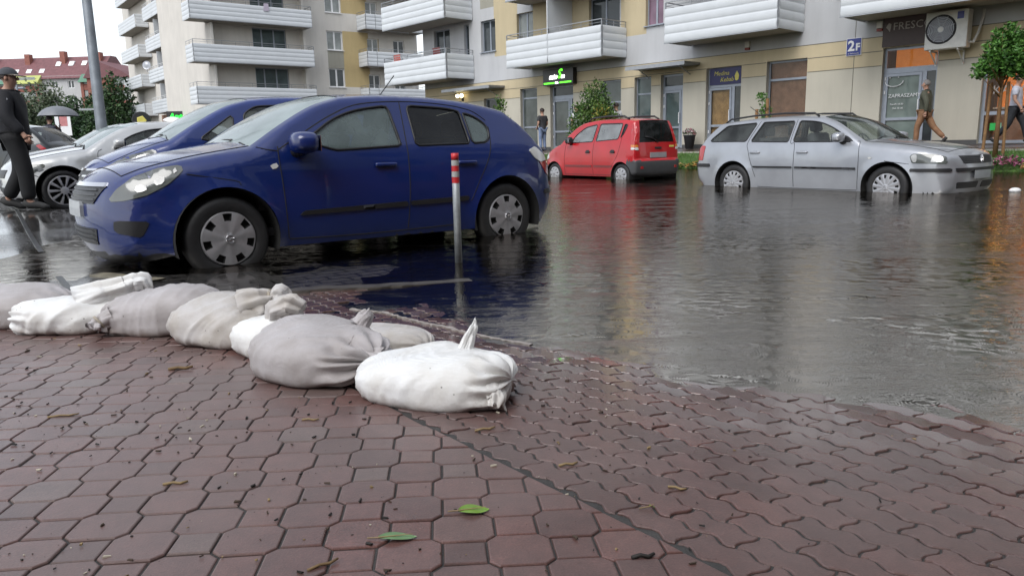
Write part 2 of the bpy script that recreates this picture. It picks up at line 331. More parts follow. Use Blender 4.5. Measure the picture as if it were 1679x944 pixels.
# ------------------------------------------------------------------ flood water
def water_mat():
    m, t, p, o = new_mat('murky_flood_water')
    t.nodes.remove(p)
    v = coord(t)
    dp = N(t, 'ShaderNodeAttribute', attribute_name='depth')
    # ripples: rain-pocked fine noise, wider waves, and calm / ruffled patches
    mp = N(t, 'ShaderNodeMapping'); mp.inputs['Scale'].default_value = (.55, 2.4, 1.0); mp.inputs['Rotation'].default_value = (0, 0, R(22)); t.links.new(v, mp.inputs[0])
    wv = N(t, 'ShaderNodeTexNoise', Scale=3.2, Detail=3.0, Roughness=.5, Distortion=.8); t.links.new(mp.outputs[0], wv.inputs['Vector'])
    fn = N(t, 'ShaderNodeTexNoise', Scale=26.0, Detail=3.0, Roughness=.6); t.links.new(mp.outputs[0], fn.inputs['Vector'])
    vo = N(t, 'ShaderNodeTexVoronoi', Scale=9.0, feature='F1'); t.links.new(v, vo.inputs['Vector'])
    dr = N(t, 'ShaderNodeMath', operation='SINE'); d1 = N(t, 'ShaderNodeMath', operation='MULTIPLY'); d1.inputs[1].default_value = 75.0
    t.links.new(vo.outputs['Distance'], d1.inputs[0]); t.links.new(d1.outputs[0], dr.inputs[0])
    pt = N(t, 'ShaderNodeTexNoise', Scale=.95, Detail=5.0, Roughness=.6, Distortion=1.6); t.links.new(mp.outputs[0], pt.inputs['Vector'])
    ruff = ramp(t, pt.outputs[0], [(.42, g3(0.03)), (.52, g3(.30)), (.62, g3(1.0))])
    b1 = N(t, 'ShaderNodeBump', Strength=.26, Distance=.008); t.links.new(wv.outputs[0], b1.inputs['Height'])
    b2 = N(t, 'ShaderNodeBump', Distance=.0028); t.links.new(fn.outputs[0], b2.inputs['Height']); t.links.new(ruff, b2.inputs['Strength']); t.links.new(b1.outputs[0], b2.inputs['Normal'])
    b3 = N(t, 'ShaderNodeBump', Strength=.10, Distance=.0012); t.links.new(dr.outputs[0], b3.inputs['Height']); t.links.new(b2.outputs[0], b3.inputs['Normal'])
    gl = N(t, 'ShaderNodeBsdfGlossy'); gl.inputs['Color'].default_value = (.56, .53, .49, 1)
    t.links.new(ramp(t, pt.outputs[0], [(.42, g3(.012)), (.54, g3(.06)), (.66, g3(.20))]), gl.inputs['Roughness']); t.links.new(b3.outputs[0], gl.inputs['Normal'])
    tr = N(t, 'ShaderNodeBsdfTransparent'); tr.inputs[0].default_value = (.80, .76, .72, 1)
    df = N(t, 'ShaderNodeBsdfDiffuse'); df.inputs[0].default_value = (.046, .034, .025, 1)
    mk = ramp(t, dp.outputs['Fac'], [(0.0, g3(.0)), (.03, g3(.06)), (.08, g3(.32)), (.22, g3(.92))])
    body = N(t, 'ShaderNodeMixShader'); t.links.new(mk, body.inputs[0]); t.links.new(tr.outputs[0], body.inputs[1]); t.links.new(df.outputs[0], body.inputs[2])
    fr = N(t, 'ShaderNodeFresnel', IOR=1.33); t.links.new(b1.outputs[0], fr.inputs['Normal'])
    sh = N(t, 'ShaderNodeMixShader'); t.links.new(fr.outputs[0], sh.inputs[0]); t.links.new(body.outputs[0], sh.inputs[1]); t.links.new(gl.outputs[0], sh.inputs[2])
    t.links.new(sh.outputs[0], o.inputs[0])
    return m
M['water'] = water_mat()
X, Y, F = polar_grid(1.2, 75, 260, -75, 85, 240)
Zg = gz(X, Y)
keep = (Zg.ravel()[F].min(1) < 0.02)
o = grid_obj('flood_water', X, Y, X*0.0, F[keep], M['water'])
at = o.data.attributes.new('depth', 'FLOAT', 'POINT'); at.data.foreach_set('value', np.clip(-Zg, 0, 1).ravel())
bm = bmesh.new(); bm.from_mesh(o.data); bmesh.ops.delete(bm, geom=[v for v in bm.verts if not v.link_faces], context='VERTS'); bm.to_mesh(o.data); bm.free()
tag(o, kind='structure')
# ------------------------------------------------------------------ building materials
def stucco(name, col, streak=.07):
    m, t, p, o = new_mat(name); v = coord(t)
    mp = N(t, 'ShaderNodeMapping'); mp.inputs['Scale'].default_value = (2.4, 2.4, .35); t.links.new(v, mp.inputs[0])
    a = N(t, 'ShaderNodeTexNoise', Scale=1.2, Detail=6.0, Roughness=.65); t.links.new(mp.outputs[0], a.inputs['Vector'])
    b = N(t, 'ShaderNodeTexNoise', Scale=.7, Detail=5.0); t.links.new(v, b.inputs['Vector'])
    c = tuple(x*(1-streak) for x in col)
    m1 = N(t, 'ShaderNodeMix', data_type='RGBA'); t.links.new(ramp(t, a.outputs[0], [(.42, g3(0)), (.68, g3(1))]), m1.inputs[0])
    m1.inputs[6].default_value = (*col, 1); m1.inputs[7].default_value = (*c, 1)
    m2 = N(t, 'ShaderNodeMix', data_type='RGBA', blend_type='MULTIPLY'); m2.inputs[0].default_value = 1
    t.links.new(m1.outputs[2], m2.inputs[6]); t.links.new(ramp(t, b.outputs[0], [(.3, g3(.93)), (.7, g3(1.03))]), m2.inputs[7]); t.links.new(m2.outputs[2], p.inputs['Base Color'])
    n = N(t, 'ShaderNodeTexNoise', Scale=90.0, Detail=2.0); t.links.new(v, n.inputs['Vector'])
    bu = N(t, 'ShaderNodeBump', Strength=.25, Distance=.006); t.links.new(n.outputs[0], bu.inputs['Height']); t.links.new(bu.outputs[0], p.inputs['Normal'])
    p.inputs['Roughness'].default_value = .85; p.inputs['Specular IOR Level'].default_value = .25
    return m
M['white_r'] = stucco('white_render', (.52, .525, .535)); M['beige_r'] = stucco('beige_render', (.58, .49, .33)); M['grey_r'] = stucco('grey_beige_render', (.53, .50, .42))
M['ochre_r'] = stucco('ochre_render', (.54, .42, .22), .08); M['sand_r'] = stucco('sand_render', (.54, .455, .30), .08); M['taupe_r'] = stucco('taupe_render', (.36, .345, .29), .1); M['plinth'] = stucco('dark_plinth', (.10, .10, .10))
M['conc'] = stucco('balcony_concrete', (.40, .37, .33)); M['groove'] = simple('groove', (.16, .15, .12), .8, var=0)
M['panel'] = simple('white_balcony_sheet', (.60, .625, .645), .35, var=.05, scale=1.5); M['rail'] = simple('grey_steel', (.30, .31, .33), .35, metal=.6, var=.1)
M['alu'] = simple('grey_aluminium', (.30, .33, .38), .4, metal=.2, var=.08); M['pvc'] = simple('white_pvc', (.78, .78, .78), .4, var=0); M['dark'] = simple('dark_void', (.012, .012, .014), .7, var=0)
M['brown'] = simple('brown_blind', (.36, .19, .12), .7, var=.25, scale=4); M['orange_in'] = simple('glowing_interior', (.40, .14, .03), .7, var=.3, scale=3, emit=(1, .30, .05), es=.22)  # orange_in emits by itself, lamplight on the shop walls put into the material
def glass_pane(name, tint, dark=.75, rough=.02, tone=(.10, .12, .12), ior=1.5):
    """window glass: fresnel reflection over partly transparent, partly grey (curtains, grime)"""
    m, t, p, o = new_mat(name); t.nodes.remove(p); v = coord(t)
    gl = N(t, 'ShaderNodeBsdfGlossy'); gl.inputs['Roughness'].default_value = rough
    tr = N(t, 'ShaderNodeBsdfTransparent'); tr.inputs[0].default_value = (*tint, 1)
    df = N(t, 'ShaderNodeBsdfDiffuse'); nz = N(t, 'ShaderNodeTexNoise', Scale=1.7, Detail=3.0); t.links.new(v, nz.inputs['Vector'])
    t.links.new(ramp(t, nz.outputs[0], [(.3, tuple(c*.7 for c in tone)), (.7, tuple(c*1.25 for c in tone))]), df.inputs[0])
    a = N(t, 'ShaderNodeMixShader'); a.inputs[0].default_value = dark; t.links.new(tr.outputs[0], a.inputs[1]); t.links.new(df.outputs[0], a.inputs[2])
    fr = N(t, 'ShaderNodeFresnel', IOR=ior); s = N(t, 'ShaderNodeMixShader'); t.links.new(fr.outputs[0], s.inputs[0]); t.links.new(a.outputs[0], s.inputs[1]); t.links.new(gl.outputs[0], s.inputs[2])
    w = N(t, 'ShaderNodeTexNoise', Scale=.8); t.links.new(v, w.inputs['Vector']); b = N(t, 'ShaderNodeBump', Strength=.04, Distance=.05); t.links.new(w.outputs[0], b.inputs['Height']); t.links.new(b.outputs[0], gl.inputs['Normal'])
    t.links.new(s.outputs[0], o.inputs[0]); return m
M['gl_dark'] = glass_pane('dark_window_glass', (.5, .55, .55), .9, tone=(.05, .06, .065)); M['gl_curt'] = glass_pane('curtained_glass', (.5, .55, .55), .95, tone=(.26, .28, .27)); M['gl_shop'] = glass_pane('shop_glass', (.6, .68, .66), .78, tone=(.115, .135, .13))
M['gl_frost'] = glass_pane('frosted_door_glass', (.6, .65, .6), .95, tone=(.20, .245, .225), ior=1.3); M['gl_clear'] = glass_pane('clear_shop_glass', (.92, .93, .92), .06, ior=1.22); M['gl_purple'] = glass_pane('purple_curtain_glass', (.5, .5, .5), .95, tone=(.20, .12, .17))
M['amber'] = simple('amber_blind', (.50, .28, .10), .7, var=.3, scale=5); M['gl_green'] = glass_pane('green_tint_glass', (.4, .5, .5), .9, tone=(.10, .135, .135))

def wall_mb(mb, x0, x1, z0, z1, openings, bands, depth=.22, y=0.0):
    """front wall in the local xz plane (front faces -y) with real openings and jambs; bands(xc, zc) -> material slot"""
    xs = sorted({x0, x1, *[o[0] for o in openings], *[o[1] for o in openings], *[b for b in bands['x'] if x0 < b < x1]})
    zs = sorted({z0, z1, *[o[2] for o in openings], *[o[3] for o in openings], *[b for b in bands['z'] if z0 < b < z1]})
    f = bands['f']
    for i in range(len(xs)-1):
        for k in range(len(zs)-1):
            a, b, c, d = xs[i], xs[i+1], zs[k], zs[k+1]; xm, zm = (a+b)/2, (c+d)/2
            if any(o[0] < xm < o[1] and o[2] < zm < o[3] for o in openings): continue
            mb.face([(a, y, c), (b, y, c), (b, y, d), (a, y, d)], f(xm, zm))
    for o in openings:
        a, b, c, d = o[:4]; m = f(a-.02, (c+d)/2)
        mb.face([(a, y, c), (a, y+depth, c), (a, y+depth, d), (a, y, d)], m); mb.face([(b, y, c), (b, y, d), (b, y+depth, d), (b, y+depth, c)], m)
        mb.face([(a, y, d), (a, y+depth, d), (b, y+depth, d), (b, y, d)], m); mb.face([(a, y, c), (b, y, c), (b, y+depth, c), (a, y+depth, c)], m)
def window(parent, x0, x1, z0, z1, y, frame, glass, mull=(), trans=(), fw=.055, sill=True, name='window', back=None):
    mb = MB(); e = .003
    mb.box(x0+e, x0+fw, y, y+.07, z0+e, z1-e); mb.box(x1-fw, x1-e, y, y+.07, z0+e, z1-e)
    mb.box(x0+fw, x1-fw, y+.002, y+.068, z0+e, z0+fw); mb.box(x0+fw, x1-fw, y+.002, y+.068, z1-fw, z1-e)
    for q in mull: mb.box(x0+(x1-x0)*q-fw*.7, x0+(x1-x0)*q+fw*.7, y+.004, y+.066, z0+fw, z1-fw)
    for q in trans: mb.box(x0+fw, x1-fw, y+.006, y+.064, z0+(z1-z0)*q-fw*.6, z0+(z1-z0)*q+fw*.6)
    if sill: mb.box(x0-.05, x1+.05, y-.22, y-.001, z0-.035, z0-.002)
    o = mb.build(name, frame, parent)
    g = MB(); g.box(x0+fw*.5, x1-fw*.5, y+.03, y+.036, z0+fw*.5, z1-fw*.5)
    g.build('pane', glass, o)
    if back is not None:
        b = MB(); b.box(x0+e+.05, x1-e-.05, y+.075, y+.085, z0+e, z1-e); b.build('blind', back, o)
    return o
def ribbed(mb, p0, p1, z0, z1, n=4, th=.018, outn=None):
    """sheet of horizontal bulged boards between two plan points; outn: outward plan normal"""
    a = Vector((*p0, 0)); b = Vector((*p1, 0)); nn = Vector((*outn, 0)); prof = []
    h = (z1-z0)/n
    for k in range(n):
        for q in range(7): prof.append((z0+h*(k+.02+.96*q/6), th*(.25+math.sin(math.pi*q/6)**.7)))
    m = len(prof); vs = [a+nn*t+Vector((0, 0, z)) for z, t in prof]+[b+nn*t+Vector((0, 0, z)) for z, t in prof]
    mb.mesh(vs, [(i, i+m, i+m+1, i+1) for i in range(m-1)])
    bk = [a-nn*.012+Vector((0, 0, z0)), b-nn*.012+Vector((0, 0, z0)), b-nn*.012+Vector((0, 0, z1)), a-nn*.012+Vector((0, 0, z1))]
    mb.face(bk)
    for q in (a, b): mb.face([q-nn*.012+Vector((0, 0, z0)), q+nn*th*.25+Vector((0, 0, z0)), q+nn*th*.25+Vector((0, 0, z1)), q-nn*.012+Vector((0, 0, z1))])
def balcony(parent, x0, x1, zb, depth=1.5, sheet=1.10, rail=.20, splits=(), lite=False, nb=4):
    """cantilever balcony: slab, ribbed white sheets on three sides, steel hand rail above"""
    s = MB(); s.box(x0+.06, x1-.06, -depth+.05, -.002, zb+.02, zb+.20)
    root = s.build('balcony', M['conc'], parent)
    z0, z1 = zb-.02, zb+sheet
    xs = [x0, *splits, x1]
    for i in range(len(xs)-1):
        p = MB(); ribbed(p, (xs[i]+.025, -depth), (xs[i+1]-.025, -depth), z0, z1, nb, outn=(0, -1)); p.build('balcony_panel', M['panel'], root)
    for xx, on in ((x0, -1), (x1, 1)):
        p = MB(); ribbed(p, (xx, -depth+.07), (xx, -.04), z0, z1, nb, outn=(on, 0)); p.build('balcony_panel', M['panel'], root)
    r = MB()
    for xx in [x0+.02, *[q for q in splits], x1-.02]: r.box(xx-.018, xx+.018, -depth+.012, -depth+.05, zb-.03, z1+rail)
    n = max(2, int((x1-x0)/.9)); zt = z1+rail
    for k in range(1, n):
        xx = x0+(x1-x0)*k/n; r.tube([(xx, -depth+.035, z1-.1), (xx, -depth+.035, zt)], .012, 6)
    r.box(x0+.02, x1-.02, -depth+.02, -depth+.05, zt, zt+.03); r.tube([(x0+.02, -depth+.035, z1+rail*.5), (x1-.02, -depth+.035, z1+rail*.5)], .009, 6)
    for xx in (x0+.035, x1-.035):
        r.box(xx-.015, xx+.015, -depth+.05, -.03, zt, zt+.03); r.tube([(xx, -depth+.05, z1+rail*.5), (xx, -.03, z1+rail*.5)], .009, 6)
        r.tube([(xx, -depth*.5, z1-.05), (xx, -depth*.5, zt)], .012, 6); r.tube([(xx, -.05, z1-.05), (xx, -.05, zt)], .012, 6)
    b = MB(); b.box(x0, x1, -depth-.01, -depth+.03, zb-.05, zb-.021);
    r.build('railing', M['rail'], root); b.build('edge_angle', M['rail'], root)
    return root

# ------------------------------------------------------------------ apartment building with the shops (local x along the front, -y towards the road)
A = empty('apartment_building', (12.3, 21.9, 0), R(-47.5))
tag(A, 'cream and white apartment building on the right with shops, canopies and white ribbed balconies', 'building')
SH = 2.7; ZB = 4.1; GZ = .55; XL, XR = -24.6, 14.0; NS = 5
ops = []; wins = []
GX = M['alu']
# ground floor openings: x0,x1,z0,z1
gf = dict(w1=(-17.36, -16.27, .62, 3.28), d1=(-15.46, -14.1, .57, 3.28), w2=(-12.6, -11.52, 1.0, 3.28), w3=(-10.85, -10.05, .62, 3.28), d2=(-9.6, -8.6, .57, 3.28),
          d3=(-7.62, -6.22, .57, 3.34), w4=(-5.28, -3.87, .62, 3.36), d4=(-1.53, .0, .57, 3.40), s1=(1.16, 3.6, .57, 3.3), w0=(-19.9, -18.8, 1.0, 3.0), d0=(-22.6, -21.6, .57, 3.0), s2=(4.6, 7.4, .57, 3.3), s3=(8.6, 11.6, .57, 3.3))
ops += list(gf.values())
up = []   # upper windows per storey
for k in range(NS):
    zf = 4.15+k*SH
    for (a, b, h) in ((-19.98, -18.95, 0), (-17.5, -16.45, 0), (-13.2, -11.6, 1), (-10.35, -9.53, 0), (-7.4, -5.4, 1), (-3.0, -2.3, 0), (-1.2, .9, 1), (3.4, 4.4, 0), (6.2, 8.0, 1), (-23.65, -22.35, 1), (-21.25, -20.86, 2)):
        z0 = zf+(.97 if h == 0 else .22 if h == 1 else .95); up.append((a, b, z0, zf+2.38, h, k))
ops += [u[:4] for u in up]
def bandA(x, z):
    if z < .68: return 5
    if z < 2.91: return 2
    if z < 3.75: return 1
    if 4.85 < z < 9.2:
        if -19.03 < x < -17.45 or -11.55 < x < -10.30 or (-16.45 < x < -13.2): return 3 if x < -14 or x > -11.6 else 3
        q = (z-4.15) % SH
        if (-20 < x < -18.9 or -17.55 < x < -16.4) and (q < .97) and z > 5.3: return 4
    return 0
mb = MB(); wall_mb(mb, XL, XR, .3, 4.1+NS*SH+.6, ops, dict(x=(-19.03, -17.45, -16.45, -13.2, -11.55, -10.3), z=(.68, 2.91, 3.75, 4.85, 9.2), f=bandA))
HT = 4.1+NS*SH+.6
mb.face([(XL, 0, .3), (XL, 12, .3), (XL, 12, HT), (XL, 0, HT)], 0); mb.face([(XR, 0, .3), (XR, 12, .3), (XR, 12, HT), (XR, 0, HT)], 0); mb.face([(XL, 12, .3), (XR, 12, .3), (XR, 12, HT), (XL, 12, HT)], 0)
mb.build('wall', [M['white_r'], M['beige_r'], M['grey_r'], M['sand_r'], M['taupe_r'], M['plinth']], A, fix=False)
mb = MB(); mb.box(XL-.1, XR+.1, -.15, 12.1, HT, HT+.25); mb.build('roof', M['conc'], A)
mb = MB()
for z in (2.905, 3.33, 3.745):
    xs = sorted([XL, XR]+[v for o in gf.values() if o[2] < z < o[3]+.02 for v in o[:2]])
    for a, b in zip(xs[::2], xs[1::2]): mb.box(a+.02, b-.02, -.004, -.0005, z-.012, z+.012)
mb.box(-2.395, -2.375, -.004, -.0006, .7, 8); mb.build('wall_joint', M['groove'], A)
# interior floors / dark backs so that glass has something behind
mb = MB(); mb.box(XL+.3, XR-.3, 3.2, 3.3, .4, HT-.3)
for k in range(NS+1): mb.box(XL+.3, XR-.3, .25, 3.2, 4.1+k*SH-.2, 4.1+k*SH)
mb.box(XL+.3, XR-.3, .25, 3.2, .4, .55)
for xx in (-20.3, -18.2, -15.9, -13.7, -11.2, -9.8, -8.2, -5.8, -3.2, -1.75, .6, 4.1, 8.0): mb.box(xx-.05, xx+.05, .26, 3.2, .55, HT-.4)
mb.build('interior', M['taupe_r'], A)
rg = random.Random(5)
def shop_door(o, glass, leaf_right=False, side=.22, top=None, topglass=None, back=None):
    x0, x1, z0, z1 = o; y = .16
    fr = MB(); e = .003; fw = .075; zt = z0+2.12 if top is None else top
    fr.box(x0+e, x0+fw, y, y+.08, z0, z1-e); fr.box(x1-fw, x1-e, y, y+.08, z0, z1-e); fr.box(x0+fw, x1-fw, y+.002, y+.078, z1-fw, z1-e); fr.box(x0+fw, x1-fw, y+.002, y+.078, zt, zt+.16)
    xm = x0+(x1-x0)*(1-side)
    fr.box(xm-.06, xm+.06, y+.004, y+.076, z0, zt)
    d = fr.build('door_frame', GX, A)
    for a, b, c, e2, gm in ((x0+fw, xm-.06, z0, zt, glass), (xm+.06, x1-fw, z0+.05, zt, M['gl_dark']), (x0+fw, x1-fw, zt+.16, z1-fw, topglass or M['gl_dark'])):
        g = MB(); g.box(a-.01, b+.01, y+.03, y+.036, c, e2); g.build('pane', gm, d)
    lf = MB(); a, b = x0+fw, xm-.06
    lf.box(a, a+.07, y-.02, y+.028, z0+.02, zt-.01); lf.box(b-.07, b, y-.02, y+.028, z0+.02, zt-.01); lf.box(a+.07, b-.07, y-.018, y+.026, z0+.02, z0+.14); lf.box(a+.07, b-.07, y-.018, y+.026, zt-.09, zt-.01); lf.box(a+.07, b-.07, y-.018, y+.026, z0+.72, z0+.80)
    lf.build('door_leaf', GX, d)
    h = MB(); hx = b-.035; h.tube([(hx, y-.02, z0+.9), (hx, y-.09, z0+.9), (hx, y-.09, z0+1.3), (hx, y-.02, z0+1.3)], .016, 8); h.build('handle', M['pvc'], d)
    for q in (.5, 1.5, 1.9): hg = MB(); hg.tube([(x0+fw, y-.035, z0+q), (x0+fw, y-.035, z0+q+.1)], .02, 8); hg.build('hinge', M['pvc'], d)
    if back is not None: b_ = MB(); b_.box(a, xm-.06, y+.1, y+.11, z0, zt); b_.build('blind', back, d)
    return d
window(A, *gf['w1'], .15, GX, M['gl_shop'], trans=(.36, .84), sill=False); window(A, *gf['w2'], .15, GX, M['gl_shop'], trans=(.62,), sill=False, back=M['amber'])
window(A, *gf['w3'], .15, GX, M['gl_green'], trans=(.76,), sill=False); window(A, *gf['w0'], .15, GX, M['gl_dark']); window(A, *gf['w4'], .17, GX, M['gl_clear'], trans=(.78,), sill=False, back=M['brown'], fw=.06)
shop_door(gf['d1'], M['gl_shop'], side=.2); shop_door(gf['d2'], M['gl_green'], side=.12); shop_door(gf['d3'], M['gl_clear'], side=.28, top=2.66, back=M['amber']); shop_door(gf['d0'], M['gl_dark'])
shop_door(gf['d4'], M['gl_frost'], side=.25, top=2.66, topglass=M['gl_clear'])
window(A, *gf['s1'], .16, GX, M['gl_clear'], mull=(.5,), trans=(.30,), sill=False, fw=.08); window(A, *gf['s2'], .16, GX, M['gl_shop'], mull=(.5,), sill=False); window(A, *gf['s3'], .16, GX, M['gl_shop'], mull=(.5,), sill=False)
for (a, b, z0, z1, h, k) in up:
    if h == 2: window(A, a, b, z0, z1, .14, GX, M['gl_dark'], sill=True)
    elif h == 1:
        g = M['gl_purple'] if a == -7.4 else (M['orange_win'] if False else M['gl_curt'] if rg.random() < .5 else M['gl_dark'])
        window(A, a, b, z0, z1, .14, GX, g, mull=(.5,), sill=False)
    else: window(A, a, b, z0, z1, .14, GX, M['gl_purple'] if a == -10.35 else rg.choice([M['gl_dark'], M['gl_curt'], M['gl_dark']]), mull=(.52,))
for k in range(NS):
    zb = ZB+k*SH
    balcony(A, -25.75 if k < 1 else -25.75, -20.55, zb-.12 if k == 0 else zb-.12, 1.7); balcony(A, -16.6, -11.25, zb-.02, 1.5, splits=(-14.1,)); balcony(A, -8.25, -4.05, zb+.08, 1.7); balcony(A, -2.1, 2.6, zb+.12, 1.8); balcony(A, 5.4, 9.6, zb+.1, 1.7)
    p = MB(); ribbed(p, (-14.12, -1.45), (-14.12, -.02), zb+.1, zb+2.5, 9, outn=(-1, 0)); p.box(-14.145, -14.1, -1.50, -1.452, zb+.1, zb+2.5); p.build('balcony_divider', M['panel'], A)
# ------------------------------------------------------------------ hanging things on the front
def onA(mb, name, mats, x, y, z, label, cat, group=None, smooth=False):
    o = mb.build(name, mats, None, smooth); o.matrix_world = A_M @ Matrix.Translation((x, y, z)); return tag(o, label, cat, group)
A_M = Matrix.Translation((12.3, 21.9, 0)) @ Matrix.Rotation(R(-47.5), 4, 'Z')
def text_mesh(s, size, ext=.004, shear=0.0, bold=0.0, align='LEFT', spacing=1.0):
    c = bpy.data.curves.new('lettering', 'FONT'); c.body = s; c.size = size; c.extrude = ext; c.shear = shear; c.offset = bold; c.align_x = align; c.space_character = spacing; c.resolution_u = 2
    o = bpy.data.objects.new('lettering', c); COL.objects.link(o); bpy.context.view_layer.update()
    me = bpy.data.meshes.new_from_object(o.evaluated_get(bpy.context.evaluated_depsgraph_get())); bpy.data.objects.remove(o); bpy.data.curves.remove(c)
    me.transform(Matrix.Rotation(R(90), 4, 'X')); return me
def lettering(s, parent, mat_, x, y, z, size, name='lettering', **kw):
    me = text_mesh(s, size, **kw); me.materials.clear(); o = link_mesh(name, me, mat_, parent); o.location = (x, y, z); return o
def signA(name, x, y, z, label, cat, group=None):
    r = empty(name); r.matrix_world = A_M @ Matrix.Translation((x, y, z)); return tag(r, label, cat, group)
M['sign_black'] = simple('sign_black', (.012, .012, .013), .3, var=0); M['lit_green'] = simple('lit_green', (.1, .7, .05), .4, var=0, emit=(.12, 1, .03), es=1.3); M['lit_white'] = simple('lit_white', (.9, .9, .9), .4, var=0, emit=(1, 1, 1), es=1.6)
M['sign_blue'] = simple('sign_blue', (.015, .03, .22), .35, var=.05); M['kebab_blue'] = simple('kebab_blue', (.012, .012, .085), .45, var=.1); M['yellow_txt'] = simple('yellow_lettering', (.62, .55, .12), .5, var=0); M['white_txt'] = simple('white_lettering', (.8, .8, .8), .5, var=0)
M['sign_brown'] = simple('sign_brown', (.035, .018, .015), .5, var=.15); M['beige_txt'] = simple('beige_lettering', (.36, .33, .30), .5, var=0); M['plastic_w'] = simple('white_plastic', (.66, .65, .61), .45, var=.1); M['red_p'] = simple('red_plastic', (.25, .03, .02), .4, var=0)
s = signA('shop_sign', -14.75, -.16, 3.61, 'black lit shop sign with white script, a green S and a green line', 'sign')
b = MB(); b.box(-.88, .88, -.1, .15, -.33, .33, bev=.01); b.build('sign_box', M['sign_black'], s)
lettering('auto', s, M['lit_white'], -.50, -.108, -.08, .30, shear=.25, bold=.012, spacing=.85); lettering('S', s, M['lit_green'], -.02, -.112, -.06, .52, shear=.3, bold=.012); lettering('m', s, M['lit_white'], .2, -.108, -.07, .26, shear=.25, bold=.012)
b = MB(); b.box(-.82, -.2, -.112, -.1, -.275, -.215); b.build('green_line', M['lit_green'], s); b = MB(); b.box(.12, .78, -.112, -.1, -.275, -.215); b.build('green_line', M['lit_green'], s); lettering('SPA', s, M['lit_white'], -.15, -.108, -.285, .12, bold=.004)
s = signA('shop_sign', -6.92, .12, 3.02, 'dark blue fascia with yellow lettering Medina Kebab over the door', 'sign')
b = MB(); b.box(-.62, .62, 0, .03, -.27, .30); b.build('sign_board', M['kebab_blue'], s)
lettering('Medina', s, M['yellow_txt'], -.46, -.006, .05, .21, shear=.25); lettering('Kebab', s, M['yellow_txt'], -.20, -.006, -.17, .21, shear=.25)
b = MB(); b.prism([(.40, -.14), (.46, -.17), (.52, -.14), (.545, 0), (.50, .1), (.46, .16), (.42, .1), (.375, 0)], -.01, -.002); b.build('kebab_emblem', M['yellow_txt'], s)
s = signA('house_number_plate', -2.4, -.03, 3.535, 'blue enamel house number plate 2F on the cream wall', 'sign')
b = MB(); b.box(-.23, .23, 0, .025, -.26, .26, 1); b.box(-.215, .215, -.006, 0, -.245, .245, 0); b.build('plate', [M['sign_blue'], M['white_txt']], s)
lettering('2', s, M['white_txt'], -.18, -.012, -.11, .42, bold=.012); lettering('F', s, M['white_txt'], .055, -.012, -.11, .29, bold=.010); lettering('ul. Dachnowska', s, M['white_txt'], -.17, -.012, -.21, .052)
s = signA('shop_sign', -.76, .0, 3.86, 'dark brown shop sign board FRESCO half hidden by the air conditioner', 'sign')
b = MB(); b.box(-.80, .80, -.05, -.005, -.44, .42); b.build('sign_board', M['sign_brown'], s); lettering('FRESCO', s, M['beige_txt'], -.52, -.056, .02, .30, spacing=1.02)
b = MB(); b.prism([(-.72, .12), (-.64, .24), (-.57, .20), (-.58, .10), (-.60, -.02), (-.66, .06)], -.056, -.05); b.build('sign_emblem', M['beige_txt'], s)
s = signA('door_lettering', -.95, .137, 2.08, 'white opening lettering and a smile on the frosted shop door glass', 'lettering')
lettering('ZAPRASZAMY', s, M['white_txt'], -.40, 0, -.12, .145, name='words'); lettering('Pon-Pt 10-20', s, M['white_txt'], -.33, 0, -.34, .07, name='words'); lettering('Sob 10-18', s, M['white_txt'], -.25, 0, -.46, .07, name='words')
b = MB(); b.tube([(-.26+.26*math.cos(a), 0, .36-.16*math.sin(a)) for a in [math.pi*k/10 for k in range(11)]], .012, 5); b.ball((-.38, 0, .46), .02, 0, 1); b.ball((-.14, 0, .46), .02, 0, 1); b.build('smile', M['white_txt'], s)
# lettering inside the right shop window
s = signA('window_lettering', 1.55, .16, 2.0, 'pale zigzag lettering on the right hand shop window', 'lettering'); lettering('KAWA', s, M['beige_txt'], -.15, -.03, -.1, .32, name='words')
# canopies
def canopy(x0, x1, z, label):
    r = signA('canopy', (x0+x1)/2, 0, z, label, 'canopy'); w2 = (x1-x0)/2
    b = MB(); b.box(-w2, w2, -.95, -.01, 0, .035); b.build('canopy_sheet', M['alu'], r)
    b = MB(); b.box(-w2-.02, w2+.02, -1.0, -.951, -.04, .09); b.box(-w2-.02, -w2+.03, -.95, -.01, .036, .09); b.box(w2-.03, w2+.02, -.95, -.01, .036, .09); b.build('gutter', M['rail'], r)
    for q in (-w2*.7, w2*.7): b = MB(); b.tube([(q, -.02, -.30), (q, -.75, -.01)], .02, 6); b.build('bracket', M['rail'], r)
canopy(-10.5, -7.9, 3.50, 'flat grey metal canopy above the two narrow green glass openings'); canopy(-21.9, -18.4, 3.42, 'long flat grey canopy at the far left end of the shops')
# air conditioner
s = signA('air_conditioner', .33, -.38, 3.66, 'white air conditioner outdoor unit on brackets above the shop wall', 'air conditioner')
b = MB(); b.box(-.53, .53, -.22, .16, -.50, .50, bev=.02); b.build('casing', M['plastic_w'], s)
b = MB(); rr = .36; mt = Matrix.Translation((-.13, -.226, .02)) @ Matrix.Rotation(R(90), 4, 'X')
b.lathe([(.0, .002), (rr, .002), (rr+.01, .006), (rr+.025, .004), (rr+.03, -.002)], 40, mt, 0); b.build('fan_opening', M['dark'], s)
b = MB()
for q in range(1, 9): b.lathe([(rr*q/9-.006, .008), (rr*q/9+.006, .008), (rr*q/9+.006, .014), (rr*q/9-.006, .014), (rr*q/9-.006, .008)], 40, mt)
for q in range(4): a = q*math.pi/4+.3; b.tube([mt @ Vector((rr*math.cos(a), rr*math.sin(a), .012)), mt @ Vector((-rr*math.cos(a), -rr*math.sin(a), .012))], .006, 5)
b.build('fan_grille', M['rail'], s); b = MB(); b.lathe([(0, .026), (.06, .024), (.075, .012)], 20, mt); b.build('fan_hub', M['plastic_w'], s)
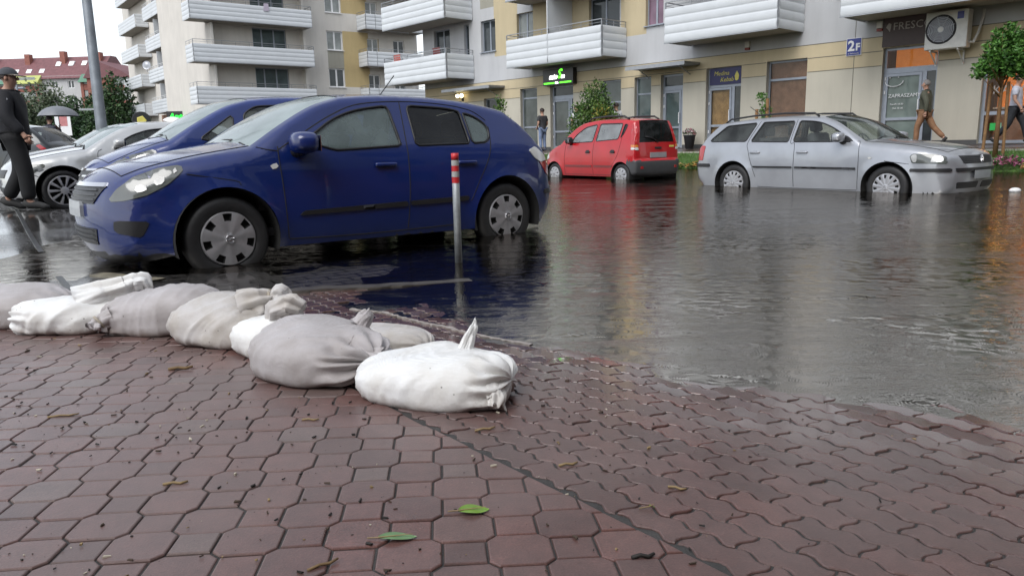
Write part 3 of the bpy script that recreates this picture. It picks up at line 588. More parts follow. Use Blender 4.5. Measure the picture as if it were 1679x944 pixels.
b = MB(); b.box(.26, .42, -.228, -.22, .25, .44); b.build('rating_label', M['sign_blue'], s)
b = MB(); b.box(-.40, -.36, -.2, .36, -.55, -.51); b.box(.30, .34, -.2, .36, -.55, -.51)
for q in (-.38, .32): b.tube([(q, -.15, -.55), (q, .33, -.85)], .018, 6); b.box(q-.02, q+.02, .335, .37, -.9, -.5)
b.build('wall_bracket', M['plastic_w'], s); b = MB(); b.tube([(.54, -.02, -.35), (.62, .05, -.38), (.68, .2, -.1), (.72, .34, .3), (.73, .36, .5)], .035, 8); b.build('pipe', M['plastic_w'], s)
for k, (x, z, lb) in enumerate(((-6.0, 3.93, 'small white and red alarm siren under the middle balcony'), (-1.66, 4.02, 'small white alarm box beside the brown sign board'))):
    s = signA('alarm_siren', x, 0, z, lb, 'alarm'); b = MB(); b.box(-.09, .09, -.09, -.002, -.04, .16, bev=.012); b.build('case', M['plastic_w'], s); b = MB(); b.box(-.085, .085, -.086, -.003, -.12, -.042, bev=.012); b.build('beacon', M['red_p'], s)
M['lampglow'] = simple('lit_globe', (.9, .85, .6), .4, var=0, emit=(1, .85, .5), es=3.0)
s = signA('wall_lamp', -21.45, -.02, 3.12, 'twin globe wall lamp lit under the far balcony', 'lamp')
b = MB(); b.box(-.04, .04, -.04, .0, -.14, .02); b.tube([(-.16, -.22, .02), (0, -.05, -.08), (.16, -.22, .02)], .016, 6); b.build('lamp_arm', M['dark'], s)
for q in (-.16, .16): b = MB(); b.ball((q, -.22, .11), .10, 0, 2); b.build('lamp_globe', M['lampglow'], s, True)
# warm shop interior on the right: shelves and hanging lamps
s = signA('shop_display', 2.4, .9, .56, 'wooden counter and warm self-glowing back wall inside the right shop', 'shop display')
b = MB(); b.box(-1.2, 1.2, .55, .62, 0, 2.7); b.build('back_wall', M['orange_in'], s); b = MB(); b.box(-1.1, 1.1, .0, .4, 0, .95); b.build('counter', M['brown'], s); b = MB(); b.box(-1.15, 1.15, -.05, .45, .95, 1.0); b.build('counter_top', M['plastic_w'], s)
WARMB = simple('warm_bulb_shade', (.9, .6, .3), .4, var=0, emit=(1, .50, .12), es=16.0)
for q in (-.75, -.15, .55): b = MB(); b.lathe([(.0, .12), (.04, .1), (.13, 0)], 16, Matrix.Translation((q, -.2, 1.95))); b.build('lamp_shade', WARMB, s)
s = signA('shop_ceiling_glow', -.76, .8, 2.95, 'orange self-glowing wall seen through the transom above the frosted door', 'shop display'); b = MB(); b.box(-.68, .68, 0, .05, -.3, .5); b.build('panel', M['orange_in'], s)
s = signA('green_sticker', 1.55, .15, 1.02, 'small green sticker low on the right shop window', 'sticker'); b = MB(); b.box(-.14, .0, 0, .006, -.1, .1, 0); b.box(.0, .14, 0, .006, -.1, .1, 1); b.build('sheet', [simple('green_p', (.02, .45, .08), .5, var=0), simple('pale_green_p', (.2, .42, .28), .5, var=.1)], s)
# satellite things on the balcony: flower boxes, orange curtain
s = signA('orange_curtain', -23.0, .26, 4.4, 'orange curtain behind the balcony door at the far left', 'curtain'); b = MB(); b.box(-.55, .05, 0, .02, 0, 2.1); b.build('cloth', simple('orange_cloth', (.42, .11, .03), .8, var=.3, scale=8), s)

for k_, (x_, lb_) in enumerate(((-24.9, 'folding drying rack with a bright red towel on the far low balcony'), (-21.6, 'folding drying rack with dark maroon clothes on the far low balcony'))):
    s = signA('drying_rack', x_, -1.25, ZB-.12+.2, lb_, 'drying rack'); b = MB()
    for q in (-.35, .35): b.tube([(q, -.2, 0), (q, .2, 1.25)], .012, 6); b.tube([(q, .2, 0), (q, -.2, 1.25)], .012, 6)
    for q in (-.2, -.07, .07, .2): b.tube([(-.38, q, 1.25), (.38, q, 1.25)], .008, 5)
    b.build('frame', M['rail'], s); b = MB()
    for q in range(9): pass
    vs_ = [(-.3+.6*i/12, -.2+.012*math.sin(i*1.9)+.02*(j/5), 1.26-.45*j/5) for i in range(13) for j in range(6)]; b.mesh(vs_, [(i*6+j, (i+1)*6+j, (i+1)*6+j+1, i*6+j+1) for i in range(12) for j in range(5)]); b.build('towel', simple('hanging_towel', ((.45, .12, .10), (.16, .05, .05))[k_], .9, var=.2), s, True)
# ------------------------------------------------------------------ left wing of the block
LB = empty('apartment_building', (-14.85, 57.0, 0), R(38)); tag(LB, 'white and ochre apartment wing behind the blue cars with deep ribbed balconies', 'building')
S2 = 1.135
def zB(z): return CAM_H+(z-CAM_H)*1.117
ops = []; wl = []
for k in range(6):
    zf = zB(3.7)+k*SH
    ops.append((1.75, 3.05, zf+1.35, zf+2.75)); wl.append((*ops[-1], 0)); ops.append((-3.85, -1.4, zf+.5+.2, zf+2.55)); wl.append((*ops[-1], 1)); ops.append((5.1, 6.1, zf+.2, zf+2.4)); wl.append((*ops[-1], 2)); ops.append((7.4, 8.4, zf+.2, zf+2.4)); wl.append((*ops[-1], 2))
def bandB(x, z):
    q = (z-zB(4.95)) % (2*SH)
    if 3.05 < x < 5.2: return 1 if q < SH*1.52 else 0
    if 1.75 < x < 3.05 and z > zB(4.9): return 2 if (z-zB(4.95)) % (2*SH) < SH*1.5 else 0
    return 0
mb = MB(); wall_mb(mb, -7.0, 9.6, .2, 20, ops, dict(x=(3.05, 5.2), z=[zB(4.95)+k*SH*.5 for k in range(12)]+[zB(4.95)+2*SH*k+SH*1.52 for k in range(4)]+[zB(4.95)+2*SH*k+SH*1.5 for k in range(4)], f=bandB))
mb.face([(-7, 0, .2), (-7, 12, .2), (-7, 12, 20), (-7, 0, 20)], 0); mb.face([(9.6, 0, .2), (9.6, 12, .2), (9.6, 12, 20), (9.6, 0, 20)], 0); mb.face([(-7, 0, 20), (9.6, 0, 20), (9.6, 12, 20), (-7, 12, 20)], 0)
M['cream_r'] = stucco('cream_render', (.68, .645, .59)); mb.build('wall', [M['cream_r'], M['ochre_r'], M['taupe_r']], LB, fix=False)
mb = MB(); mb.box(-6.8, 9.4, 2.2, 2.3, .3, 19.8)
for k in range(6): mb.box(-6.8, 9.4, .25, 2.2, zB(3.7)+k*SH-.1, zB(3.7)+k*SH)
mb.build('interior', M['taupe_r'], LB)
for a, b, c, d, h in wl: window(LB, a, b, c, d, .12, M['pvc'] if h != 1 else M['alu'], rg.choice([M['gl_dark'], M['gl_curt']]) if h != 1 else M['gl_green'], mull=(.5,) if h != 1 else (.28, .64), sill=h == 0, fw=.09 if h == 0 else .07)
for k in range(5):
    zb = zB(3.62)+k*SH; balcony(LB, -8.45, -.1, zb, 1.75, sheet=1.12, rail=.25, nb=4); balcony(LB, 4.3, 9.5, zb-.05+.35, 1.5, sheet=1.05, rail=.2, splits=(5.1,))
    s_ = MB(); s_.box(-7.05, -6.9, -1.2, 0, zb, zb+2.6); s_.build('balcony_side_wall', M['cream_r'], LB); s_ = MB(); s_.box(-.35, -.15, -.6, 0, zb, zb+2.6); s_.build('balcony_side_wall', M['cream_r'], LB)
# link between the wing and the shop building (dark recess with one low canopy)
# ------------------------------------------------------------------ far tower of balconies
TC = empty('apartment_building', (-27.8, 63.3, 0), R(38)); tag(TC, 'pale apartment tower at the left with stacked corner balconies above a neon sign', 'building')
mb = MB(); ops = []; wl = []
for k in range(7):
    zf = 4.55+k*SH
    ops.append((2.75, 3.3, zf+.3, zf+2.3)); wl.append((*ops[-1], 0)); 
wall_mb(mb, 1.55, 5.6, .2, 24, ops, dict(x=(), z=(), f=lambda x, z: 0))
mb.face([(1.55, 0, .2), (1.55, 22, .2), (1.55, 22, 24), (1.55, 0, 24)], 0); mb.face([(5.6, 0, .2), (5.6, 22, .2), (5.6, 22, 24), (5.6, 0, 24)], 0); mb.face([(1.55, 0, 24), (5.6, 0, 24), (5.6, 22, 24), (1.55, 22, 24)], 0)
mb.build('wall', [M['cream_r']], TC, fix=False)
for a, b, c, d, h in wl: window(TC, a, b, c, d, .1, M['pvc'], M['gl_dark'], sill=False)
LF = Matrix.Rotation(R(-90), 4, 'Z')     # left face: local x runs away from us, -y points left
for k in range(7):
    zf = 4.3+k*SH
    # corner balcony: slab, two sheets, dividers, railing
    s_ = MB(); s_.box(.42, 1.56, -1.2, 8.6, zf, zf+.18); s_.box(1.56, 2.35, -1.2, -.01, zf, zf+.18); bal = s_.build('balcony', M['conc'], TC)
    for y0, y1 in ((-1.2, 2.0), (2.0, 5.3), (5.3, 8.6)): p = MB(); ribbed(p, (.4, y0+.02), (.4, y1-.02), zf-.03, zf+1.12, 4, outn=(-1, 0)); p.build('balcony_panel', M['panel'], bal)
    p = MB(); ribbed(p, (.44, -1.24), (2.33, -1.24), zf-.03, zf+1.12, 4, outn=(0, -1)); p.build('balcony_panel', M['panel'], bal)
    for y in (2.0, 5.3): p = MB(); p.box(.45, 1.54, y-.03, y+.03, zf+.2, zf+2.5); p.build('balcony_divider', M['panel'], bal)
    r = MB(); zt = zf+1.38; r.tube([(2.3, -1.2, zt), (.44, -1.2, zt), (.44, 8.6, zt)], .025, 6); r.tube([(2.3, -1.2, zt-.12), (.44, -1.2, zt-.12), (.44, 8.6, zt-.12)], .014, 6)
    for y in [-1.2+.9*q for q in range(11)]: r.tube([(.44, y, zf+1.0), (.44, y, zt)], .016, 5)
    for x in (1.1, 1.7, 2.3): r.tube([(x, -1.2, zf+1.0), (x, -1.2, zt)], .016, 5)
    r.build('railing', M['pvc'], bal)
    for y in (.6, 3.4, 6.4): 
        d_ = MB(); d_.box(1.52, 1.546, y, y+1.5, zf+.2, zf+2.3); d_.build('balcony_door', M['gl_dark'], TC)
    # second stack further along that face
    s_ = MB(); s_.box(.42, 1.54, 11.5, 19.0, zf, zf+.18); b2 = s_.build('balcony', M['conc'], TC); p = MB(); ribbed(p, (.4, 11.5), (.4, 19.0), zf-.03, zf+1.12, 4, outn=(-1, 0)); p.build('balcony_panel', M['panel'], b2); p = MB(); ribbed(p, (.44, 11.46), (1.5, 11.46), zf-.03, zf+1.12, 4, outn=(0, -1)); p.build('balcony_panel', M['panel'], b2)
# shop front under the tower
s_ = MB(); s_.box(1.2, 1.5, -.3, 9, .2, 4.2); s_.build('shop_front', M['brown'], TC)
def at_px(name, loc, rz, label, cat, group=None): return tag(empty(name, loc, rz), label, cat, group)
M['neon'] = simple('neon_green', (0, .5, .03), .4, var=0, emit=(.01, 1, .03), es=2.2)
s = at_px('neon_sign', (-26.2, 58.6, 3.25), R(10), 'bright green neon shop lettering under the tower balconies', 'sign'); b = MB(); b.box(-.1, 2.0, .02, .08, -.75, .65); b.build('sign_board', M['sign_black'], s); lettering('Apteka', s, M['neon'], .05, 0, .05, .62, bold=.014, shear=.2); lettering('24', s, M['neon'], .6, 0, -.62, .62, bold=.014, shear=.2)
s = at_px('round_sign', (-27.6, 57.2, 3.2), R(20), 'round black and yellow shop sign left of the neon', 'sign'); b = MB(); b.lathe([(0, .05), (.62, .05), (.66, 0), (.62, -.05), (0, -.05)], 32, Matrix.Rotation(R(90), 4, 'X')); b.build('disc', M['sign_black'], s); b = MB(); b.lathe([(.0, .0), (.3, .02), (.36, 0)], 5, Matrix.Translation((0, -.06, 0)) @ Matrix.Rotation(R(90), 4, 'X')); b.build('emblem', M['yellow_txt'], s)
s = at_px('banner', (-22.9, 58.0, 2.75), R(25), 'white and red upright banner beside the neon sign', 'sign'); b = MB(); b.box(-.45, .45, 0, .05, -.9, 1.6, 0); b.box(-.3, .3, -.006, -.001, .5, 1.2, 1); b.box(-.03, .03, .01, .04, -2.4, -.9, 0); b.build('cloth', [M['pvc'], simple('faded_red', (.45, .16, .16), .7, var=.2)], s)
# ------------------------------------------------------------------ far red-roofed block
FB = empty('apartment_block', (-96.8, 163.6, 0), R(-4)); tag(FB, 'distant apartment block with dark red tiled roof and brick red balconies behind trees', 'building')
M['rooftile'] = simple('red_tiles', (.16, .065, .07), .6, var=.2, scale=1.5); M['brickred'] = simple('brick_red', (.26, .10, .075), .8, var=.15, scale=2); M['greyw'] = stucco('grey_far_wall', (.50, .50, .50)); M['greenaw'] = simple('green_awning', (.10, .22, .15), .7, var=.1); M['limeaw'] = simple('lime_awning', (.42, .45, .14), .7, var=.1)
mb = MB(); ops = []
for i in range(9):
    for k in range(5): ops.append((-22+i*3.6, -20.6+i*3.6, 2.2+k*3.1, 3.8+k*3.1))
wall_mb(mb, -26, 10, .3, 17.2, ops, dict(x=(), z=(), f=lambda x, z: 0)); mb.face([(10, 0, .3), (10, 12, .3), (10, 12, 17.2), (10, 0, 17.2)], 0); mb.face([(-26, 0, .3), (-26, 12, .3), (-26, 12, 17.2), (-26, 0, 17.2)], 0)
mb.build('wall', [M['greyw']], FB, fix=False)
for o in ops: window(FB, *o, .1, M['pvc'], M['gl_dark'], mull=(.5,), sill=False, fw=.12)
mb = MB(); mb.prism([(-.6, 16.6), (5.0, 21.6), (7.0, 21.6), (12.6, 16.6)], -26.5, 10.4, axis='x'); rf = mb.build('roof', M['rooftile'], FB)
for i in range(5): 
    c = MB(); c.box(-24+i*8, -22.9+i*8, 3.2, 4.4, 19, 22.2+(i % 2)*.4); c.build('chimney', M['brickred'], rf)
for i in range(12):
    c = MB(); x = -24+i*2.9; z = 18.0+(1.6 if i > 7 else 0); c.prism([(z-16.6-.5, z-.1), (z-16.6+.3, z+.9), (z-16.6+1.4, z+.9)], x, x+1.1, axis='x'); c.build('skylight', M['pvc'], rf)
for i, (x0, x1) in enumerate(((-15.5, -9.2), (-9.0, -2.6), (6.8, 10.2))):
    t_ = MB(); t_.box(x0, x0+.6, -1.3, 0, .3, 15.6); t_.box(x1-.6, x1, -1.3, 0, .3, 15.6)
    for k in range(5): t_.box(x0+.6, x1-.6, -1.2, -1.0, 1.6+k*3.1, 2.8+k*3.1)
    t_.build('balcony_tower', M['brickred'], FB)
    for k in range(5): g = MB(); g.box(x0+.62, x1-.62, -1.1, -1.05, 2.85+k*3.1, 4.6+k*3.1); g.build('balcony_glazing', M['gl_curt'], FB)
    a_ = MB(); a_.prism([(-1.9, 15.6), (-.1, 17.4), (-.1, 15.6)], x0-.2, x1+.2, axis='x'); a_.build('awning', (M['greenaw'], M['limeaw'], M['greenaw'])[i], FB)
wing = MB(); wing.box(10.05, 19.5, -4, 9, .3, 16.2); wing.build('brick_wing', M['brickred'], FB); wr = MB(); wr.prism([(9.6, 16.1), (12, 19.8), (17.5, 17.6), (19.9, 16.1)], -4.4, 9.4); wr.build('wing_roof', M['rooftile'], FB)
for k in range(5): g = MB(); g.box(16.0, 19.52, -4.06, -2.0, 2.2+k*3.1, 4.2+k*3.1); g.build('wing_window', M['gl_curt'], FB)

# ------------------------------------------------------------------ pavement and grass strip along the shops
def strip(name, off0, off1, z0, z1, mat_, x0, x1, n=60, m=6, jit=0.0, kind='structure'):
    mb = MB(); vs = []; rn = random.Random(2)
    for i in range(n+1):
        for k in range(m+1):
            x = x0+(x1-x0)*i/n; q = k/m; y = -(off0+(off1-off0)*q); z = z0+(z1-z0)*q+(rn.uniform(-jit, jit) if 0 < k else 0)
            if k == m: y += rn.uniform(-jit, jit)*4
            vs.append(tuple(A_M @ Vector((x, y, z))))
    fs = [(i*(m+1)+k, (i+1)*(m+1)+k, (i+1)*(m+1)+k+1, i*(m+1)+k+1) for i in range(n) for k in range(m)]
    mb.mesh(vs, fs); o = mb.build(name, mat_, None, True); return tag(o, kind=kind)
M['pavement'] = wet_paving('red_brown_pavement', (.16, .10, .085), (.13, .085, .075), .4, .2, .1, R(47.5), puddle=.35); M['turf'] = simple('wet_turf', (.045, .095, .018), .8, var=.45, scale=9, bump=.6, bscale=90)
strip('pavement', -.3, 2.3, .56, .40, M['pavement'], -30, 20); strip('grass_strip', 2.3, 4.9, .42, -.08, M['turf'], -30, 20, 160, 12, .012)
mb = MB(); mb.mesh([tuple(A_M @ Vector(p)) for p in [(-30, -2.26, .36), (20, -2.26, .36), (20, -2.34, .36), (-30, -2.34, .36), (-30, -2.26, .46), (20, -2.26, .46), (20, -2.34, .46), (-30, -2.34, .46)]], [(0, 1, 2, 3), (7, 6, 5, 4), (0, 4, 5, 1), (1, 5, 6, 2), (2, 6, 7, 3), (3, 7, 4, 0)]); tag(mb.build('kerb', M['conc']), kind='structure')
# ------------------------------------------------------------------ vehicles
def paint(name, col, metal=.35, rough=.28, drops=.22):
    m, t, p, o = new_mat(name); v = coord(t)
    nz = N(t, 'ShaderNodeTexNoise', Scale=2.5, Detail=5.0); t.links.new(v, nz.inputs['Vector'])
    t.links.new(ramp(t, nz.outputs[0], [(.3, tuple(c*.88 for c in col)), (.7, tuple(min(1, c*1.08) for c in col))]), p.inputs['Base Color'])
    p.inputs['Metallic'].default_value = metal; p.inputs['Roughness'].default_value = rough; p.inputs['Coat Weight'].default_value = 1.0; p.inputs['Coat IOR'].default_value = 1.5; p.inputs['Specular IOR Level'].default_value = .3
    # beads of rain water on the lacquer
    vo = N(t, 'ShaderNodeTexVoronoi', Scale=140.0); t.links.new(v, vo.inputs['Vector'])
    n2 = N(t, 'ShaderNodeTexNoise', Scale=9.0, Detail=4.0); t.links.new(v, n2.inputs['Vector'])
    t.links.new(ramp(t, n2.outputs[0], [(.35, g3(.02)), (.7, g3(.07))]), p.inputs['Coat Roughness'])
    b = N(t, 'ShaderNodeBump', Strength=drops, Distance=.0012); t.links.new(ramp(t, vo.outputs['Distance'], [(.0, g3(1)), (.35, g3(0))]), b.inputs['Height'])
    t.links.new(b.outputs[0], p.inputs['Coat Normal'])
    return m
def car_glass(name, tint=(.62, .70, .68), fog=.25, tone=(.20, .25, .25), drops=.35, ior=1.5):
    m, t, p, o = new_mat(name); t.nodes.remove(p); v = coord(t)
    vo = N(t, 'ShaderNodeTexVoronoi', Scale=110.0); t.links.new(v, vo.inputs['Vector']); b = N(t, 'ShaderNodeBump', Strength=drops, Distance=.001); t.links.new(ramp(t, vo.outputs['Distance'], [(0, g3(1)), (.35, g3(0))]), b.inputs['Height'])
    gl = N(t, 'ShaderNodeBsdfGlossy'); gl.inputs['Roughness'].default_value = .035; t.links.new(b.outputs[0], gl.inputs['Normal'])
    tr = N(t, 'ShaderNodeBsdfTransparent'); tr.inputs[0].default_value = (*tint, 1); df = N(t, 'ShaderNodeBsdfDiffuse'); df.inputs[0].default_value = (*tone, 1)
    nz = N(t, 'ShaderNodeTexNoise', Scale=3.0, Detail=4.0); t.links.new(v, nz.inputs['Vector'])
    a = N(t, 'ShaderNodeMixShader'); t.links.new(ramp(t, nz.outputs[0], [(.3, g3(max(0, fog-.12))), (.7, g3(min(1, fog+.12)))]), a.inputs[0]); t.links.new(tr.outputs[0], a.inputs[1]); t.links.new(df.outputs[0], a.inputs[2])
    fr = N(t, 'ShaderNodeFresnel', IOR=ior); s = N(t, 'ShaderNodeMixShader'); t.links.new(fr.outputs[0], s.inputs[0]); t.links.new(a.outputs[0], s.inputs[1]); t.links.new(gl.outputs[0], s.inputs[2]); t.links.new(s.outputs[0], o.inputs[0])
    return m
M['rubber'] = simple('tyre_rubber', (.012, .012, .013), .55, var=.3, scale=15, bump=.2, bscale=90); M['trim'] = simple('black_trim', (.014, .014, .016), .42, var=.15); M['greytrim'] = simple('grey_bumper_plastic', (.05, .052, .056), .5, var=.15)
M['hubcap'] = simple('silver_hubcap', (.40, .40, .415), .34, metal=.55, var=.12, scale=12); M['alloy'] = simple('bright_alloy', (.62, .62, .64), .28, metal=.6, var=.08); M['chrome'] = simple('chrome', (.75, .75, .77), .12, metal=1.0, var=.03)
M['cabin'] = simple('cabin_cloth', (.035, .036, .04), .85, var=.25); M['cabin_l'] = simple('cabin_grey_cloth', (.10, .10, .105), .85, var=.25); M['well'] = simple('wheel_well', (.008, .008, .008), .9, var=0)
M['lens'] = simple('headlight_lens', (.10, .108, .10), .12, var=.15, coat=1.0); M['reflector'] = simple('headlight_reflector', (.45, .45, .44), .3, metal=.4, var=.1, scale=30); M['lens_red'] = simple('red_lens', (.42, .012, .015), .15, var=.1, coat=1.0); M['lens_amber'] = simple('amber_lens', (.60, .18, .02), .15, var=.1, coat=1.0); M['lens_white'] = simple('clear_lens', (.62, .62, .60), .15, var=.05, coat=1.0)
M['plate'] = simple('licence_plate', (.36, .38, .40), .4, var=.1); M['seam'] = simple('panel_gap', (.006, .006, .007), .8, var=0); M['lens_dark'] = simple('smoked_lens', (.05, .055, .055), .12, var=.1, coat=1.0)
GL_FOG = car_glass('fogged_rainy_glass', fog=.5, tone=(.19, .245, .245)); GL_DARK = car_glass('dark_car_glass', (.62, .67, .66), .12, (.05, .055, .055)); GL_CLEAR = car_glass('clear_car_glass', (.72, .77, .75), .14, (.20, .22, .21)); GL_WS = car_glass('windscreen_glass', (.6, .68, .66), .62, (.42, .50, .50), .5)  # GL_WS: pale diffuse tone painted in for white sky reflected in windscreens

def crom(pts, n=6):
    if len(pts) < 3: 
        a, b = pts; return [(a[0]+(b[0]-a[0])*k/n, a[1]+(b[1]-a[1])*k/n) for k in range(n+1)]
    P = [np.array(p, float) for p in pts]; P = [2*P[0]-P[1]]+P+[2*P[-1]-P[-2]]; out = []
    for i in range(1, len(P)-2):
        for k in range(n):
            t = k/n; a, b, c, d = P[i-1:i+3]
            out.append(tuple(.5*((2*b)+(-a+c)*t+(2*a-5*b+4*c-d)*t*t+(-a+3*b-3*c+d)*t**3)))
    out.append(tuple(P[-2])); return out
def resamp(pts, d, closed=False):
    P = np.array(pts, float)
    if closed: P = np.vstack([P, P[:1]])
    s = np.concatenate([[0], np.cumsum(np.hypot(*np.diff(P, axis=0).T))]); n = max(2, int(round(s[-1]/d))); q = np.linspace(0, s[-1], n+1)
    R_ = np.stack([np.interp(q, s, P[:, 0]), np.interp(q, s, P[:, 1])], -1); return R_[:-1] if closed else R_
def round_poly(pts, r=.04, n=4):
    out = []; m = len(pts)
    for i in range(m):
        p0, p1, p2 = Vector(pts[i-1][:2]), Vector(pts[i][:2]), Vector(pts[(i+1) % m][:2]); rr = pts[i][2] if len(pts[i]) > 2 else r
        a = min(rr, (p0-p1).length*.45); b = min(rr, (p2-p1).length*.45); A_ = p1+(p0-p1).normalized()*a; B_ = p1+(p2-p1).normalized()*b
        for k in range(n+1): t = k/n; q = A_*(1-t)**2+p1*2*t*(1-t)+B_*t*t; out.append((q.x, q.y))
    return out
def inside(P, poly):
    x, y = P[:, 0], P[:, 1]; r = np.zeros(len(P), bool); n = len(poly); j = n-1
    for i in range(n):
        xi, yi = poly[i]; xj, yj = poly[j]
        if yi != yj: r ^= ((yi > y) != (yj > y)) & (x < (xj-xi)*(y-yi)/(yj-yi)+xi)
        j = i
    return r
def seg_dist(P, Q):
    """distance of points P to the polyline Q, with index of nearest vertex"""
    A_ = Q[:-1]; B_ = Q[1:]; d = B_-A_; L2 = (d**2).sum(1)+1e-12
    t = np.clip(((P[:, None]-A_[None])*d[None]).sum(-1)/L2, 0, 1); C_ = A_[None]+t[..., None]*d[None]
    D = np.hypot(*(P[:, None]-C_).transpose(2, 0, 1)); k = D.argmin(1); return D[np.arange(len(P)), k], k
class Car:
    def __init__(c, name, spec, pos, yaw, label, group=None, pitch=0.0, roll=0.0):
        c.s = spec; c.L = spec['L']; L = c.L
        ex = Vector((math.cos(yaw), math.sin(yaw), 0))
        c.root = empty(name, Vector(pos)+ex*L/2*spec.get('scale', 1)); c.root.rotation_euler = (roll, pitch, yaw)
        if spec.get('scale'): c.root.scale = (spec['scale'],)*3
        tag(c.root, label, spec.get('cat', 'car'), group)
        c.T = lambda p: (p[0]-L/2, p[1], p[2])
        c.prep(); c.body(); c.underside(); c.wheels()
    def prep(c):
        s = c.s; pts = []; seg = []
        for nm, p in s['top']:
            q = crom(p, 8); q = resamp(q, .035)
            if pts: q = q[1:]
            pts += [tuple(x) for x in q]; seg += [nm]*len(q)
        c.top = np.array(pts); c.seg = seg
        def arcs(xw, r, zc, zs):
            a0 = math.asin((zs-zc)/r); return [(xw+r*math.cos(a), zc+r*math.sin(a)) for a in np.linspace(a0, math.pi-a0, 26)]
        zs = s['sill']; zc = s['zc']; f, r = s['xf'], s['xr']; ra = s['ra']; bt = [tuple(c.top[-1])]
        ar = arcs(r, ra, zc, zs+.02); af = arcs(f, ra, zc, zs+.02)
        low = [tuple(c.top[-1])]+[(r+math.sqrt(ra**2-(zs+.02-zc)**2), zs+.02)]; 
        bot = [tuple(x) for x in resamp(low, .04)][1:-1]+ar+[tuple(x) for x in resamp([ar[-1], af[0]], .04)][1:-1]+af+[tuple(x) for x in resamp([af[-1], tuple(c.top[0])], .04)][1:-1]
        c.out = np.array(pts+bot); c.arch = [np.array(ar), np.array(af)]
        n = len(c.top); d = np.gradient(c.top, axis=0); d /= np.hypot(*d.T)[:, None]; c.nrm = np.stack([-d[:, 1], d[:, 0]], -1)
        sm = lambda a, k=7: np.convolve(np.pad(a, k, mode='edge'), np.ones(2*k+1)/(2*k+1), 'valid')
        c.rf = sm(np.array([s['fillet'].get(x, .06) for x in seg])); c.cr = sm(np.array([s['crown'].get(x, .03) for x in seg]))
        c.sec = np.array(s['sec']); c.plan = np.array(s['plan']); c.fs = np.full(len(c.top), .985)
        for _ in range(4):
            mm = np.clip(c.Y(c.top)/(2.4*np.maximum(c.cr, .01))-.55*np.clip(abs(c.nrm[:, 0])-.3, 0, 1), .6, 12); u = (-mm**2+np.sqrt(mm**4+4*mm**2))/2; c.fs = sm(np.sqrt(np.clip(u, .2, .99)), 4)
        c.Yed = c.Y(c.top)
    def Y(c, P, fil=True):
        P = np.asarray(P, float).reshape(-1, 2)
        sec = np.array(crom([tuple(q) for q in c.sec], 8)); pl = np.array(crom([tuple(q) for q in c.plan], 8))
        y = np.interp(P[:, 1], sec[:, 0], sec[:, 1])*np.interp(P[:, 0], pl[:, 0], pl[:, 1])
        for a in c.arch:
            d, _ = seg_dist(P, a); y += c.s.get('flare', .02)*np.exp(-(d/.05)**2)
        if fil:
            d, k = seg_dist(P, c.top); k = np.minimum(k, len(c.rf)-1); r = c.rf[k]; q = np.clip(1-d/r, 0, 1)*c.fs[k]
            y = y-r*(1-np.sqrt(np.maximum(1-q*q, 0)))
        return np.maximum(y, .02)
    def cdt(c, loops, spacing=.05, rings=False, lines=()):
        vs = []; es = []
        for lp in loops:
            n0 = len(vs); m = len(lp); vs += [tuple(p) for p in lp]; es += [(n0+i, n0+(i+1) % m) for i in range(m)]
        for ln in lines:
            n0 = len(vs); vs += [tuple(p) for p in ln]; es += [(n0+i, n0+i+1) for i in range(len(ln)-1)]
        allp = np.array(vs)
        if rings:
            for q in (.05, .16, .34, .6, .95):
                R_ = c.top-c.nrm*(c.rf*q)[:, None]; ok = inside(R_, loops[0]); dd = np.array([np.hypot(*(allp-x).T).min() for x in R_]) ; dt, _ = seg_dist(R_, c.top); vs += [tuple(x) for x in R_[ok & (dd > .006) & (dt > c.rf*q*.9)]]
        a = np.array(loops[0]); x0, z0 = a.min(0); x1, z1 = a.max(0)
        gx, gz_ = np.meshgrid(np.arange(x0+.01, x1, spacing), np.arange(z0+.01, z1, spacing)); G = np.stack([gx.ravel(), gz_.ravel()], -1); G[:, 0] += (np.arange(len(G))//gx.shape[1] % 2)*spacing/2
        G = G[inside(G, loops[0])]; V_ = np.array(vs); dd = np.array([np.hypot(*(V_-x).T).min() for x in G]) if len(G) else np.zeros(0)
        if len(G): vs += [tuple(x) for x in G[dd > spacing*.45]]
        V2, _, F2, *_r = delaunay_2d_cdt([Vector(v) for v in vs], es, [], 0, 1e-5)
        V2 = np.array([tuple(v) for v in V2]); F2 = np.array([list(f) for f in F2 if len(f) == 3]); cen = V2[F2].mean(1)
        return V2, F2[inside(cen, loops[0])]
    def body(c):
        s = c.s; wins = [round_poly(w['p'], w.get('r', .045)) for w in s['windows']]; wins = [[tuple(p) for p in resamp(w, .04, True)] for w in wins]; c.wins = wins
        doors = [[tuple(p) for p in resamp(round_poly(d, .06), .05, True)] for d in s.get('doors', [])]
        V2, F2 = c.cdt([[tuple(p) for p in c.out]]+wins+doors, .06, True)
        cen = V2[F2].mean(1); reg = np.zeros(len(F2), int)
        for i, d in enumerate(doors): reg[inside(cen, d)] = 100+i
        for i, w in enumerate(wins): reg[inside(cen, w)] = 1+i
        lowz = s.get('low_trim', 0); 
        Yv = c.Y(V2); n = len(V2)
        V = [np.stack([V2[:, 0], -Yv, V2[:, 1]], -1), np.stack([V2[:, 0], Yv, V2[:, 1]], -1)]
        a_, b_, d_ = V2[F2[:, 0]], V2[F2[:, 1]], V2[F2[:, 2]]; flip = ((b_[:, 0]-a_[:, 0])*(d_[:, 1]-a_[:, 1])-(b_[:, 1]-a_[:, 1])*(d_[:, 0]-a_[:, 0])) < 0
        Fl = F2.copy(); Fl[flip] = Fl[flip][:, ::-1]; Fr = Fl[:, ::-1]+n
